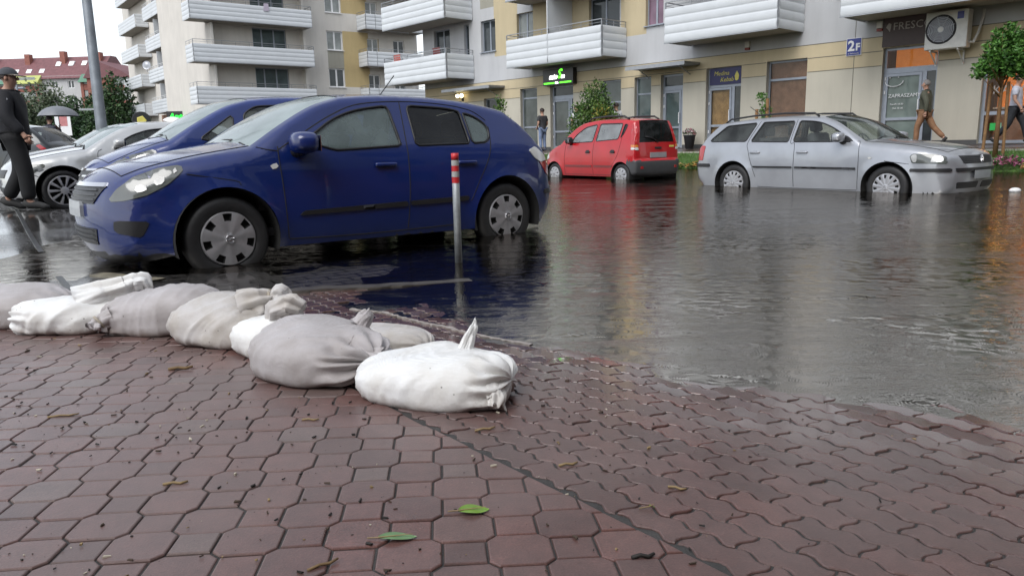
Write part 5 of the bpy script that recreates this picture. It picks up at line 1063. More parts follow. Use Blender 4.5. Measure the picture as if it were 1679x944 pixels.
# --- silver estate in the flood
P_SILV = paint('silver_paint', (.37, .385, .415), .5, .34); P_SILV2 = paint('pale_silver_paint', (.56, .57, .57), .4, .3); P_RED = paint('bright_red_paint', (.44, .004, .010), .0, .4); P_VAN = paint('mid_blue_paint', (.006, .024, .15), .0, .4); P_DARK = paint('dark_grey_paint', (.03, .034, .04), .4, .3); P_WHITE = paint('white_paint', (.72, .72, .71), 0, .35); P_BLACK = paint('black_green_paint', (.016, .020, .022), .3, .3)
estate = dict(L=4.67, paint=P_SILV, scale=1.04, sill=.22, zc=.315, xf=1.0, xr=3.70, ra=.375, tyre=.318, rim=.205, track=.85, flare=.018, low_z=.24,
 top=[('lip', [(.34, .20), (.24, .22), (.185, .30)]), ('nose', [(.185, .30), (.16, .42), (.165, .56), (.18, .66), (.21, .74), (.27, .79)]), ('hood', [(.27, .79), (.48, .858), (.75, .905), (1.1, .945), (1.43, .975)]),
      ('windshield', [(1.43, .975), (1.68, 1.13), (1.95, 1.28), (2.20, 1.365)]), ('roof', [(2.20, 1.365), (2.6, 1.395), (3.2, 1.395), (3.8, 1.365), (4.17, 1.325)]), ('rearglass', [(4.17, 1.325), (4.36, 1.15), (4.47, 1.01)]),
      ('tailgate', [(4.47, 1.01), (4.55, .88), (4.58, .70)]), ('rbumper', [(4.58, .70), (4.63, .64), (4.64, .48), (4.60, .34), (4.48, .24)])],
 sec=[(.15, .80), (.22, .83), (.35, .855), (.52, .87), (.70, .868), (.85, .855), (.97, .83), (1.10, .775), (1.25, .70), (1.36, .645), (1.45, .60)],
 plan=[(.05, .74), (.15, .81), (.30, .885), (.5, .94), (.75, .975), (1.1, .995), (1.8, 1.0), (3.6, 1.0), (4.1, .98), (4.4, .945), (4.55, .90), (4.7, .80)],
 crown=dict(lip=.05, nose=.085, hood=.04, windshield=.06, roof=.035, rearglass=.05, tailgate=.05, rbumper=.05), fillet=dict(lip=.05, nose=.20, hood=.13, windshield=.045, roof=.08, rearglass=.06, tailgate=.08, rbumper=.15),
 windows=[dict(p=[(1.58, .985, .02), (1.90, 1.185, .2), (2.22, 1.305, .15), (2.56, 1.325, .02), (2.575, .995, .02)], m=GL_CLEAR), dict(p=[(2.665, .995, .02), (2.655, 1.325, .02), (3.24, 1.325, .02), (3.385, 1.01, .02)], m=GL_CLEAR), dict(p=[(3.49, 1.015, .02), (3.37, 1.32, .02), (3.98, 1.285, .05), (4.27, 1.04, .05), (4.25, 1.02, .02)], m=GL_CLEAR)],
 doors=[[(1.46, .95), (1.44, .30), (1.47, .255), (2.48, .255), (2.52, .30), (2.54, .97), (2.60, 1.35), (2.2, 1.33), (1.88, 1.21), (1.52, .985)], [(2.56, .97), (2.53, .30), (2.57, .255), (3.20, .255), (3.26, .42), (3.36, .66), (3.42, .95), (3.36, 1.1), (3.28, 1.35), (2.62, 1.35)]],
 seams=[[(1.50, .985), (1.455, .95), (1.435, .6), (1.44, .27)], [(2.615, 1.345), (2.62, .985), (2.54, .96), (2.525, .6), (2.52, .28)], [(1.45, .26), (2.5, .255), (3.2, .26)], [(3.31, 1.34), (3.44, 1.0), (3.41, .86), (3.34, .66), (3.24, .42)], [(1.04, .70), (.98, .69), (.70, .655)]],
 cabin=dict(x0=1.3, x1=4.2, z=.38, dash=1.65, belt=.97, seats=[(2.35, -.37), (2.35, .37)], bench=3.15, light=True), hub=hub_cover(12, .66, .90, .095, .012, .13, .08, .022), badge=badge_vw, badge_z=.02, ws_glass=car_glass('estate_windscreen', (.6, .68, .64), .25, (.12, .15, .14), .3), glass=GL_CLEAR, rear_glass=GL_CLEAR)
c = Car('parked_car', estate, (7.05, 11.0, -.255), R(126), 'silver estate car with black roof rails standing hub-deep in the flood water')
c.patch('side_moulding', [(1.47, .565), (2.50, .575), (2.50, .605), (1.47, .598)], M['trim'], .016, r=.006); c.patch('side_moulding', [(2.54, .575), (3.28, .575), (3.30, .605), (2.54, .605)], M['trim'], .016, r=.006)
c.patch('bumper_strip', [(.20, .545), (.68, .545), (.68, .59), (.20, .595)], M['trim'], .016, r=.008); c.endpatch('bumper_strip', [(-.60, .545), (.60, .545), (.60, .595), (-.60, .595)], M['trim'], .018)
c.patch('bumper_strip', [(4.22, .575), (4.60, .575), (4.60, .635), (4.22, .635)], M['trim'], .014, r=.008); c.endpatch('bumper_strip', [(-.66, .575), (.66, .575), (.66, .635), (-.66, .635)], M['trim'], .014, True)
for o in c.patch('headlight', [(.235, .655), (.265, .755), (.40, .79), (.66, .80), (.70, .765), (.66, .665)], M['lens'], .005, r=.018):
    sd = -1 if sum(v.co.y for v in o.data.vertices) < 0 else 1
    c.patch('reflector', [(.28, .68), (.295, .755), (.40, .775), (.43, .685)], M['lens_white'], .009, (sd,), o, .02); c.patch('indicator', [(.60, .68), (.605, .785), (.655, .79), (.685, .76), (.65, .68)], M['reflector'], .009, (sd,), o, .015)
c.endpatch('grille', [(-.44, .655), (.44, .655), (.50, .765), (-.50, .765)], M['trim'], .008); 
for z in (.675, .70, .725, .75): c.endpatch('grille_bar', [(-.45, z-.004), (.45, z-.004), (.45, z+.004), (-.45, z+.004)], M['greytrim'], .016)
mb = MB(); badge_vw(mb, Matrix.Translation(c.T((c.endx(0, .71)-.022, 0, .712))) @ Matrix.Rotation(R(-90), 4, 'Y') @ Matrix.Rotation(R(90), 4, 'Z'), .058); mb.build('badge', M['chrome'], c.root)
c.endpatch('licence_plate', [(-.26, .44), (.26, .44), (.26, .555), (-.26, .555)], M['plate'], .030)
c.endpatch('lower_grille', [(-.55, .31), (-.06, .31), (-.06, .40), (-.58, .40)], M['trim'], .006); c.endpatch('lower_grille', [(.55, .31), (.06, .31), (.06, .40), (.58, .40)], M['trim'], .006)
c.patch('indicator', [(1.235, .755), (1.295, .755), (1.295, .725), (1.235, .725)], M['lens_white'], .008, r=.01)
c.patch('tail_light', [(4.40, .69), (4.36, .95), (4.455, .955), (4.535, .86), (4.565, .69)], M['lens_red'], .007, r=.015)
for x in (2.38, 3.27): c.handle(x, .83, .19, .036); c.patch('handle_recess', [(x-.07, .812), (x-.06, .85), (x+.06, .85), (x+.07, .812)], M['seam'], .001, r=.015, thick=False)
c.mirror(1.72, 1.04, (.09, .115, .075)); c.patch('mirror_triangle', [(1.55, .985), (1.64, 1.05), (1.71, 1.08), (1.71, 1.0)], M['trim'], .004, r=.01)
zr = lambda x: c.rooftop(x, .86)[0]
c.tubes('roof_rail', [[(2.30, .55, zr(2.30)), (2.38, .565, zr(2.4)+.045), (2.9, .57, zr(2.9)+.05), (3.5, .565, zr(3.5)+.05), (4.0, .55, zr(4.0)+.045), (4.12, .54, zr(4.12))]], .016, M['trim'])
c.tubes('antenna', [[(3.70, 0, c.rooftop(3.7)[0]), (4.02, 0, c.rooftop(3.7)[0]+.22)]], .006, M['trim'], (1,)); c.tubes('wiper', [[(1.40, .4, 1.01), (1.48, .1, 1.05), (1.47, -.3, 1.04)], [(1.40, -.1, 1.02), (1.47, -.35, 1.05), (1.44, -.62, 1.0)]], .011, M['trim'], (1,))
# --- small red tall hatchback
small = dict(L=3.5, paint=P_RED, sill=.22, zc=.27, xf=.58, xr=3.0, ra=.315, tyre=.272, rim=.178, track=.735, tw=.155, flare=.018, low_z=.25, low_mat=M['greytrim'], low_f=lambda p: (p[0] < .42 and p[2] < .50) or (p[0] > 3.2 and p[2] < .605),
 top=[('lip', [(.22, .21), (.12, .24), (.075, .33)]), ('nose', [(.075, .33), (.055, .48), (.07, .62), (.11, .72), (.19, .79)]), ('hood', [(.19, .79), (.35, .865), (.55, .94), (.76, 1.0)]),
      ('windshield', [(.76, 1.0), (1.0, 1.18), (1.28, 1.37), (1.52, 1.475)]), ('roof', [(1.52, 1.475), (1.9, 1.525), (2.4, 1.535), (2.9, 1.52), (3.27, 1.475)]), ('rearglass', [(3.27, 1.475), (3.34, 1.25), (3.385, 1.0)]),
      ('tailgate', [(3.385, 1.0), (3.405, .82), (3.41, .63)]), ('rbumper', [(3.41, .63), (3.455, .59), (3.46, .44), (3.42, .30), (3.30, .25)])],
 sec=[(.18, .69), (.26, .71), (.40, .735), (.60, .745), (.80, .735), (.98, .71), (1.10, .68), (1.30, .625), (1.45, .585), (1.56, .55)],
 plan=[(.03, .78), (.12, .86), (.28, .93), (.5, .975), (.9, 1.0), (3.0, 1.0), (3.25, .985), (3.4, .965), (3.5, .93)],
 crown=dict(lip=.04, nose=.07, hood=.04, windshield=.05, roof=.035, rearglass=.035, tailgate=.035, rbumper=.04), fillet=dict(lip=.08, nose=.15, hood=.10, windshield=.04, roof=.06, rearglass=.045, tailgate=.05, rbumper=.08), ribbon_t=dict(rearglass=.88),
 windows=[dict(p=[(1.20, 1.025, .03), (1.34, 1.20, .1), (1.66, 1.385, .1), (2.06, 1.44, .03), (1.99, 1.045, .03)]), dict(p=[(2.10, 1.05, .03), (2.17, 1.445, .03), (2.92, 1.435, .03), (2.85, 1.09, .04)]), dict(p=[(2.99, 1.42, .02), (3.09, 1.40, .02), (3.0, 1.20, .03), (2.92, 1.10, .03)], m=M['trim'])],
 doors=[[(1.01, 1.0), (.98, .32), (1.02, .27), (1.98, .27), (2.03, .33), (2.04, 1.03), (2.11, 1.47), (1.6, 1.41), (1.22, 1.15)], [(2.06, 1.03), (2.045, .33), (2.09, .27), (2.62, .27), (2.72, .52), (2.92, .75), (2.99, 1.2), (3.0, 1.45), (2.13, 1.475)]],
 seams=[[(1.02, 1.01), (.985, .7), (.985, .28)], [(2.12, 1.465), (2.05, 1.03), (2.035, .6), (2.035, .28)], [(2.98, 1.4), (2.95, .98), (2.86, .70), (2.70, .50)], [(.99, .275), (2.65, .275)]],
 cabin=dict(x0=.9, x1=3.2, z=.40, dash=1.05, belt=1.0, seats=[(1.85, -.32), (1.85, .32)], bench=2.6, light=True), hub=hub_cover(8, .55, .80, .09, .02, .2, .07, .012), ws_glass=GL_WS, glass=car_glass('small_car_glass', (.8, .83, .82), .45, (.46, .49, .50), .15), rear_glass=car_glass('small_car_rear_glass', (.45, .5, .5), .3, (.03, .035, .035), .1, 1.25), badge=badge_h, badge_z=.024)
c = Car('parked_car', small, (1.42, 19.915, -.185), R(-55), 'small tall red hatchback with black roof rails standing in the flood water')
c.patch('side_moulding', [(1.02, .455), (2.0, .455), (2.0, .50), (1.02, .50)], simple('dull_red_trim', (.20, .04, .04), .5), .012, r=.01); c.patch('side_moulding', [(2.07, .455), (2.70, .455), (2.74, .50), (2.07, .50)], simple('dull_red_trim', (.20, .04, .04), .5), .012, r=.01)
for x in (1.86, 2.72): c.handle(x, .80, .14, .04, M['trim']); c.patch('handle_recess', [(x-.08, .79), (x-.07, .85), (x+.05, .85), (x+.07, .79)], M['trim'], .002, r=.02)
c.mirror(1.22, 1.07, (.07, .10, .085), M['trim'], .07)
for sd in (-1, 1):
    c.endpatch('tail_light', [(sd*.60, .96), (sd*.675, .96), (sd*.60, 1.40), (sd*.555, 1.43)], M['lens_red'], .012, True); c.endpatch('tail_light', [(sd*.60, .90), (sd*.685, .90), (sd*.675, .955), (sd*.60, .955)], M['lens_amber'], .012, True); c.endpatch('tail_light', [(sd*.60, .84), (sd*.69, .84), (sd*.685, .895), (sd*.60, .895)], M['lens_white'], .012, True)
    c.endpatch('reflector', [(sd*.50, .42), (sd*.58, .42), (sd*.58, .48), (sd*.50, .48)], M['lens_red'], .008, True)
c.patch('tail_light', [(3.28, .96), (3.21, 1.42), (3.255, 1.42), (3.375, .96)], M['lens_red'], .008, r=.01); c.patch('tail_light', [(3.29, .90), (3.282, .955), (3.375, .955), (3.385, .90)], M['lens_amber'], .008, r=.006); c.patch('tail_light', [(3.30, .845), (3.292, .895), (3.385, .895), (3.39, .845)], M['lens_white'], .008, r=.006)
c.patch('headlight', [(.12, .60), (.16, .74), (.30, .79), (.34, .66)], M['lens_white'], .006, r=.02)
c.endpatch('licence_plate', [(-.26, .66), (.26, .66), (.26, .78), (-.26, .78)], simple('blank_plate', (.30, .28, .29), .5, var=.1), .014, True); c.endpatch('licence_plate', [(-.26, .42), (.26, .42), (.26, .53), (-.26, .53)], M['plate'], .02)
c.endpatch('boot_badge', [(.38, .89), (.54, .89), (.54, .93), (.38, .93)], M['yellow_txt'], .008, True); c.endpatch('boot_handle', [(-.10, .86), (.10, .86), (.10, .90), (-.10, .90)], M['trim'], .015, True)
zr = lambda x: c.rooftop(x, .8)[0]
c.tubes('roof_rail', [[(1.62, .48, zr(1.62)), (1.75, .49, zr(1.75)+.06), (2.3, .49, zr(2.3)+.065), (2.85, .48, zr(2.85)+.06), (3.0, .47, zr(3.0))]], .022, M['trim']); c.tubes('rear_wiper', [[(3.43, .0, 1.0), (3.42, -.18, 1.10), (3.41, -.38, 1.13)]], .014, M['trim'], (1,))
# --- mid blue minivan parked in the next bay
mini = dict(L=4.05, scale=.95, paint=P_VAN, sill=.22, zc=.315, xf=.80, xr=3.43, ra=.38, tyre=.318, rim=.205, track=.83, flare=.02, low_z=.25,
 top=[('lip', [(.28, .20), (.18, .22), (.11, .32)]), ('nose', [(.11, .32), (.085, .48), (.10, .60), (.14, .70), (.20, .765)]), ('hood', [(.20, .765), (.40, .865), (.62, .955), (.86, 1.03)]),
      ('windshield', [(.86, 1.03), (1.2, 1.235), (1.55, 1.415), (1.85, 1.505)]), ('roof', [(1.85, 1.505), (2.2, 1.545), (2.7, 1.55), (3.2, 1.52), (3.62, 1.46)]), ('rearglass', [(3.62, 1.46), (3.78, 1.25), (3.88, 1.02)]), ('tailgate', [(3.88, 1.02), (3.93, .85), (3.94, .66)]), ('rbumper', [(3.94, .66), (3.99, .6), (3.99, .45), (3.9, .26)])],
 sec=[(.15, .78), (.22, .81), (.35, .835), (.52, .848), (.75, .845), (.95, .825), (1.05, .80), (1.20, .745), (1.38, .68), (1.50, .63), (1.6, .59)], plan=[(.05, .72), (.15, .79), (.30, .87), (.5, .935), (.75, .975), (1.1, 1.0), (3.3, 1.0), (3.7, .97), (3.9, .93), (4.05, .85)],
 crown=dict(lip=.05, nose=.09, hood=.05, windshield=.07, roof=.035, rearglass=.05, tailgate=.05, rbumper=.05), fillet=dict(lip=.05, nose=.22, hood=.13, windshield=.045, roof=.08, rearglass=.06, tailgate=.06, rbumper=.06),
 windows=[dict(p=[(1.17, 1.045, .02), (1.60, 1.335, .06), (1.575, 1.12, .03), (1.28, 1.02, .02)], m=GL_CLEAR), dict(p=[(1.72, 1.05, .03), (1.73, 1.33, .04), (1.88, 1.43, .08), (2.40, 1.455, .03), (2.42, 1.05, .03)], m=GL_CLEAR), dict(p=[(2.53, 1.05, .03), (2.52, 1.455, .03), (3.2, 1.43, .06), (3.3, 1.1, .05)], m=GL_DARK), dict(p=[(3.4, 1.12, .03), (3.34, 1.40, .03), (3.6, 1.34, .05), (3.68, 1.13, .05)], m=GL_DARK)],
 seams=[[(1.22, 1.0), (1.25, .7), (1.28, .28)], [(2.47, 1.46), (2.47, .9), (2.44, .28)], [(1.28, .27), (3.0, .27)], [(3.35, 1.0), (3.25, .75), (3.02, .5)]],
 cabin=dict(x0=1.0, x1=3.6, z=.40, dash=1.35, belt=1.03, seats=[(2.15, -.35), (2.15, .35)], bench=2.95, light=True), hub=hub_cover(5, .5, .9, .25, .012), ws_glass=GL_WS, glass=GL_CLEAR)
p = bay(3.0, .48, -.01)
c = Car('parked_car', mini, p, CARROW, 'mid blue minivan with steep windscreen parked behind the dark blue hatchback')
for o in c.patch('headlight', [(.155, .67), (.20, .755), (.38, .86), (.66, .935), (.70, .90), (.52, .80), (.30, .69)], M['lens'], .006, r=.02):
    sd = -1 if sum(v.co.y for v in o.data.vertices) < 0 else 1
    c.patch('reflector', [(.26, .715), (.30, .79), (.42, .82), (.40, .75)], M['reflector'], .01, (sd,), o, .02); c.patch('reflector', [(.46, .785), (.48, .86), (.58, .885), (.57, .82)], M['reflector'], .01, (sd,), o, .02)
c.endpatch('grille', [(-.45, .60), (.45, .60), (.50, .72), (-.50, .72)], M['trim'], .01); c.endpatch('chrome_bar', [(-.52, .715), (.52, .715), (.50, .74), (-.50, .74)], M['chrome'], .02); c.endpatch('chrome_bar', [(-.46, .645), (.46, .645), (.46, .665), (-.46, .665)], M['chrome'], .018)
c.endpatch('licence_plate', [(-.26, .46), (.26, .46), (.26, .57), (-.26, .57)], M['plate'], .025); c.mirror(1.55, 1.09, (.10, .13, .09)); c.handle(2.25, .88); c.handle(3.1, .88)
c.tubes('wiper', [[(.78, .45, 1.035), (.90, .1, 1.10), (.88, -.3, 1.10)], [(.78, -.05, 1.06), (.90, -.4, 1.09), (.84, -.68, 1.02)]], .014, M['trim'], (1,)); c.patch('tail_light', [(3.82, .75), (3.78, 1.1), (3.86, 1.05), (3.93, .75)], M['lens_red'], .006, r=.02)
# --- low silver saloon with bright alloy wheels, dark and other cars further along the row
coupe = dict(L=4.35, paint=P_SILV2, sill=.19, zc=.30, xf=.72, xr=3.30, ra=.37, tyre=.305, rim=.222, track=.84, flare=.022, low_z=.21,
 top=[('lip', [(.22, .17), (.12, .20), (.06, .30)]), ('nose', [(.06, .30), (.04, .42), (.06, .54), (.11, .63), (.20, .70)]), ('hood', [(.20, .70), (.45, .775), (.75, .835), (1.08, .885)]),
      ('windshield', [(1.08, .885), (1.35, 1.05), (1.62, 1.19), (1.88, 1.265)]), ('roof', [(1.88, 1.265), (2.2, 1.29), (2.6, 1.285), (3.0, 1.25), (3.2, 1.22)]), ('rearglass', [(3.2, 1.22), (3.5, 1.08), (3.75, .95)]), ('tailgate', [(3.75, .95), (4.1, .92), (4.2, .85), (4.24, .65)]), ('rbumper', [(4.24, .65), (4.28, .6), (4.28, .42), (4.18, .24)])],
 sec=[(.13, .78), (.2, .82), (.35, .85), (.5, .862), (.66, .855), (.80, .835), (.90, .80), (1.0, .745), (1.15, .67), (1.25, .62), (1.33, .58)], plan=[(.02, .72), (.12, .79), (.28, .87), (.5, .94), (.75, .98), (1.1, 1.0), (3.4, 1.0), (3.9, .96), (4.2, .90), (4.35, .8)],
 crown=dict(lip=.04, nose=.08, hood=.045, windshield=.06, roof=.035, rearglass=.05, tailgate=.04, rbumper=.05), fillet=dict(lip=.05, nose=.22, hood=.13, windshield=.045, roof=.08, rearglass=.06, tailgate=.08, rbumper=.06),
 windows=[dict(p=[(1.45, .93, .02), (1.72, 1.09, .1), (1.98, 1.175, .1), (2.32, 1.205, .03), (2.34, .93, .02)]), dict(p=[(2.42, .93, .02), (2.40, 1.205, .03), (2.9, 1.18, .1), (3.2, .97, .05)], m=GL_DARK)],
 doors=[[(1.22, .88), (1.22, .28), (2.33, .28), (2.36, .9), (2.37, 1.23), (1.95, 1.2), (1.65, 1.08), (1.35, .91)]],
 seams=[[(1.28, .89), (1.21, .8), (1.22, .26)], [(2.37, 1.22), (2.37, .9), (2.34, .26)], [(1.22, .25), (2.9, .25)], [(.34, .55), (.42, .50), (.46, .4)]],
 cabin=dict(x0=1.1, x1=3.3, z=.36, dash=1.35, belt=.90, seats=[(2.1, -.36), (2.1, .36)], bench=2.85), hub=hub_cover(10, .26, .90, .20, .006, math.pi/2, .16, .05), hub_mat=M['alloy'], ws_glass=GL_WS, glass=GL_CLEAR)
def saloon_bits(c, hl=True):
    c.patch('headlight', [(.09, .50), (.13, .63), (.26, .69), (.50, .70), (.52, .66), (.34, .55)], M['lens'], .006, r=.02); c.patch('reflector', [(.18, .56), (.22, .63), (.30, .65), (.29, .575)], M['reflector'], .010, r=.02)
    c.endpatch('grille', [(-.42, .50), (.42, .50), (.46, .62), (-.46, .62)], M['trim'], .008); c.endpatch('lower_grille', [(-.5, .24), (.5, .24), (.5, .36), (-.5, .36)], M['trim'], .006); c.endpatch('licence_plate', [(-.26, .39), (.26, .39), (.26, .49), (-.26, .49)], M['plate'], .02)
    c.patch('indicator', [(.36, .60), (.42, .635), (.50, .62), (.44, .585)], M['lens_dark'], .008, r=.012); c.mirror(1.50, .965, (.09, .125, .07)); c.handle(2.2, .76)
    c.tubes('wiper', [[(1.02, .4, .90), (1.12, .1, .96), (1.10, -.3, .955)], [(1.02, -.1, .92), (1.12, -.35, .955), (1.06, -.62, .90)]], .012, M['trim'], (1,))
c = Car('parked_car', coupe, bay(7.15, .0, .02), CARROW, 'pale silver low saloon with bright multi-spoke alloy wheels, left of the blue minivan'); saloon_bits(c)
coupe2 = dict(coupe, paint=P_DARK, hub_mat=M['hubcap'], ws_glass=GL_WS, glass=GL_DARK, hub=hub_cover(5, .4, .9, .3, .008))
c = Car('parked_car', coupe2, bay(9.75, .25, .08), CARROW, 'dark grey saloon parked just behind the pale silver saloon'); saloon_bits(c)
hatch2 = dict(hatch, paint=P_BLACK, glass=GL_DARK); hatch2['badge'] = None
c = Car('parked_car', hatch2, (-14.2, 17.0, .12), R(5), 'black hatchback seen from the side behind the man in black'); c.patch('side_moulding', [(1.5, .455), (2.4, .48), (2.4, .515), (1.5, .49)], M['trim'], .014, r=.006); c.mirror(1.47, 1.03)
c.patch('tail_light', [(3.80, .925), (3.88, .955), (3.99, .87), (4.06, .76), (4.09, .66), (4.01, .70), (3.92, .82)], M['lens_red'], .006, r=.015)
coupe3 = dict(coupe, paint=P_WHITE, glass=GL_DARK, hub_mat=M['hubcap'], hub=hub_cover(6, .5, .9, .2, .008))
c = Car('parked_car', coupe3, (-19.6, 27.0, .33), R(15), 'white saloon roof far behind the dark grey saloon'); saloon_bits(c)
van = dict(L=5.0, paint=P_WHITE, cat='van', sill=.28, zc=.34, xf=.95, xr=3.95, ra=.40, tyre=.34, rim=.21, track=.92, flare=.02, low_z=.34,
 top=[('lip', [(.25, .28), (.12, .32), (.08, .45)]), ('nose', [(.08, .45), (.06, .7), (.10, .9), (.18, 1.0)]), ('hood', [(.18, 1.0), (.45, 1.12), (.8, 1.23)]), ('windshield', [(.8, 1.23), (1.1, 1.50), (1.45, 1.78), (1.7, 1.90)]), ('roof', [(1.7, 1.90), (2.2, 2.02), (3.0, 2.06), (4.2, 2.05), (4.7, 2.0)]), ('tailgate', [(4.7, 2.0), (4.84, 1.8), (4.9, 1.2), (4.92, .7)]), ('rbumper', [(4.92, .7), (4.95, .6), (4.93, .45), (4.85, .3)])],
 sec=[(.2, .86), (.35, .89), (.6, .93), (1.0, .94), (1.2, .93), (1.6, .87), (2.0, .80), (2.15, .76)], plan=[(.02, .74), (.15, .83), (.35, .91), (.7, .97), (1.2, 1.0), (4.6, 1.0), (5.0, .97)], crown=dict(nose=.1, hood=.06, windshield=.09, roof=.05, tailgate=.05, rbumper=.04), fillet=dict(hood=.12, windshield=.06, roof=.14, tailgate=.08, nose=.08, rbumper=.06),
 windows=[dict(p=[(1.28, 1.28, .03), (1.62, 1.66, .08), (2.15, 1.70, .05), (2.15, 1.25, .03)], m=GL_DARK), dict(p=[(2.4, 1.27, .05), (2.4, 1.72, .05), (3.4, 1.72, .05), (3.4, 1.27, .05)], m=GL_DARK)], seams=[[(1.2, 1.2), (1.2, .4)], [(2.28, 1.85), (2.28, .4)]], cabin=dict(x0=1.1, x1=4.6, z=.6, dash=1.3, belt=1.25, seats=[(2.2, -.4), (2.2, .4)]), hub=hub_cover(8, .5, .85, .12), glass_segs=('windshield',), ws_glass=GL_DARK)
c = Car('parked_van', van, (-18.6, 29.6, .36), R(182), 'white van with a rounded roof behind the black hatchback'); c.patch('headlight', [(.14, .78), (.2, .95), (.42, 1.02), (.45, .84)], M['lens'], .006, r=.03); c.mirror(1.25, 1.35, (.09, .14, .15), M['trim'])
# ------------------------------------------------------------------ sandbags
def bag_mat(name, col, dirt):
    m, t, p, o = new_mat(name); v = coord(t)
    a = N(t, 'ShaderNodeTexNoise', Scale=5.0, Detail=7.0, Roughness=.65); t.links.new(v, a.inputs['Vector'])
    mx = N(t, 'ShaderNodeMix', data_type='RGBA'); mx.inputs[6].default_value = (*col, 1); mx.inputs[7].default_value = (*dirt, 1); t.links.new(ramp(t, a.outputs[0], [(.40, g3(.0)), (.68, g3(.95))]), mx.inputs[0])
    # muddy hem where the bag lies on the paving
    sp = N(t, 'ShaderNodeSeparateXYZ'); t.links.new(v, sp.inputs[0]); n2 = N(t, 'ShaderNodeTexNoise', Scale=14.0, Detail=4.0); t.links.new(v, n2.inputs['Vector'])
    ad = N(t, 'ShaderNodeMath', operation='MULTIPLY_ADD'); ad.inputs[1].default_value = .10; t.links.new(n2.outputs[0], ad.inputs[0]); t.links.new(sp.outputs[2], ad.inputs[2])
    m2 = N(t, 'ShaderNodeMix', data_type='RGBA'); m2.inputs[7].default_value = (.16, .11, .085, 1); t.links.new(ramp(t, ad.outputs[0], [(.05, g3(.85)), (.105, g3(.0))]), m2.inputs[0]); t.links.new(mx.outputs[2], m2.inputs[6])
    sk = N(t, 'ShaderNodeTexVoronoi', Scale=26.0); t.links.new(v, sk.inputs['Vector']); n4 = N(t, 'ShaderNodeTexNoise', Scale=8.0); t.links.new(v, n4.inputs['Vector'])
    mm = N(t, 'ShaderNodeMath', operation='MULTIPLY'); t.links.new(ramp(t, sk.outputs['Distance'], [(.04, g3(1)), (.10, g3(0))]), mm.inputs[0]); t.links.new(ramp(t, n4.outputs[0], [(.48, g3(0)), (.56, g3(.85))]), mm.inputs[1])
    m3 = N(t, 'ShaderNodeMix', data_type='RGBA'); m3.inputs[7].default_value = (.06, .04, .03, 1); t.links.new(mm.outputs[0], m3.inputs[0]); t.links.new(m2.outputs[2], m3.inputs[6]); t.links.new(m3.outputs[2], p.inputs['Base Color'])
    p.inputs['Roughness'].default_value = .42; p.inputs['Sheen Weight'].default_value = .15; p.inputs['Subsurface Weight'].default_value = 0
    # woven polypropylene tape
    w1 = N(t, 'ShaderNodeTexWave', Scale=95.0, bands_direction='X'); w2 = N(t, 'ShaderNodeTexWave', Scale=95.0, bands_direction='Z'); t.links.new(v, w1.inputs['Vector']); t.links.new(v, w2.inputs['Vector'])
    am = N(t, 'ShaderNodeMath', operation='MULTIPLY'); t.links.new(w1.outputs['Fac'], am.inputs[0]); t.links.new(w2.outputs['Fac'], am.inputs[1])
    b = N(t, 'ShaderNodeBump', Strength=.5, Distance=.002); t.links.new(am.outputs[0], b.inputs['Height'])
    n5 = N(t, 'ShaderNodeTexNoise', Scale=22.0, Detail=5.0, Distortion=.6); t.links.new(v, n5.inputs['Vector']); b2 = N(t, 'ShaderNodeBump', Strength=.22, Distance=.006); t.links.new(n5.outputs[0], b2.inputs['Height']); t.links.new(b.outputs[0], b2.inputs['Normal'])
    mp = N(t, 'ShaderNodeMapping'); mp.inputs['Rotation'].default_value = (.5, .35, .6); mp.inputs['Scale'].default_value = (6, 48, 30); t.links.new(v, mp.inputs[0]); n6 = N(t, 'ShaderNodeTexNoise', Scale=1.0, Detail=4.0, Roughness=.55, Distortion=1.1); t.links.new(mp.outputs[0], n6.inputs['Vector'])
    b3 = N(t, 'ShaderNodeBump', Strength=.10, Distance=.004); t.links.new(ramp(t, n6.outputs[0], [(.38, g3(0)), (.5, g3(1)), (.62, g3(.1))]), b3.inputs['Height']); t.links.new(b2.outputs[0], b3.inputs['Normal']); t.links.new(b3.outputs[0], p.inputs['Normal'])
    return m
M['bag_w'] = bag_mat('white_woven_bag', (.82, .83, .83), (.66, .64, .60)); M['bag_g'] = bag_mat('greyish_woven_bag', (.45, .425, .43), (.33, .30, .29)); M['bag_m'] = bag_mat('dull_white_woven_bag', (.54, .52, .51), (.40, .36, .31))
M['tie'] = simple('plastic_tie', (.34, .30, .24), .6)
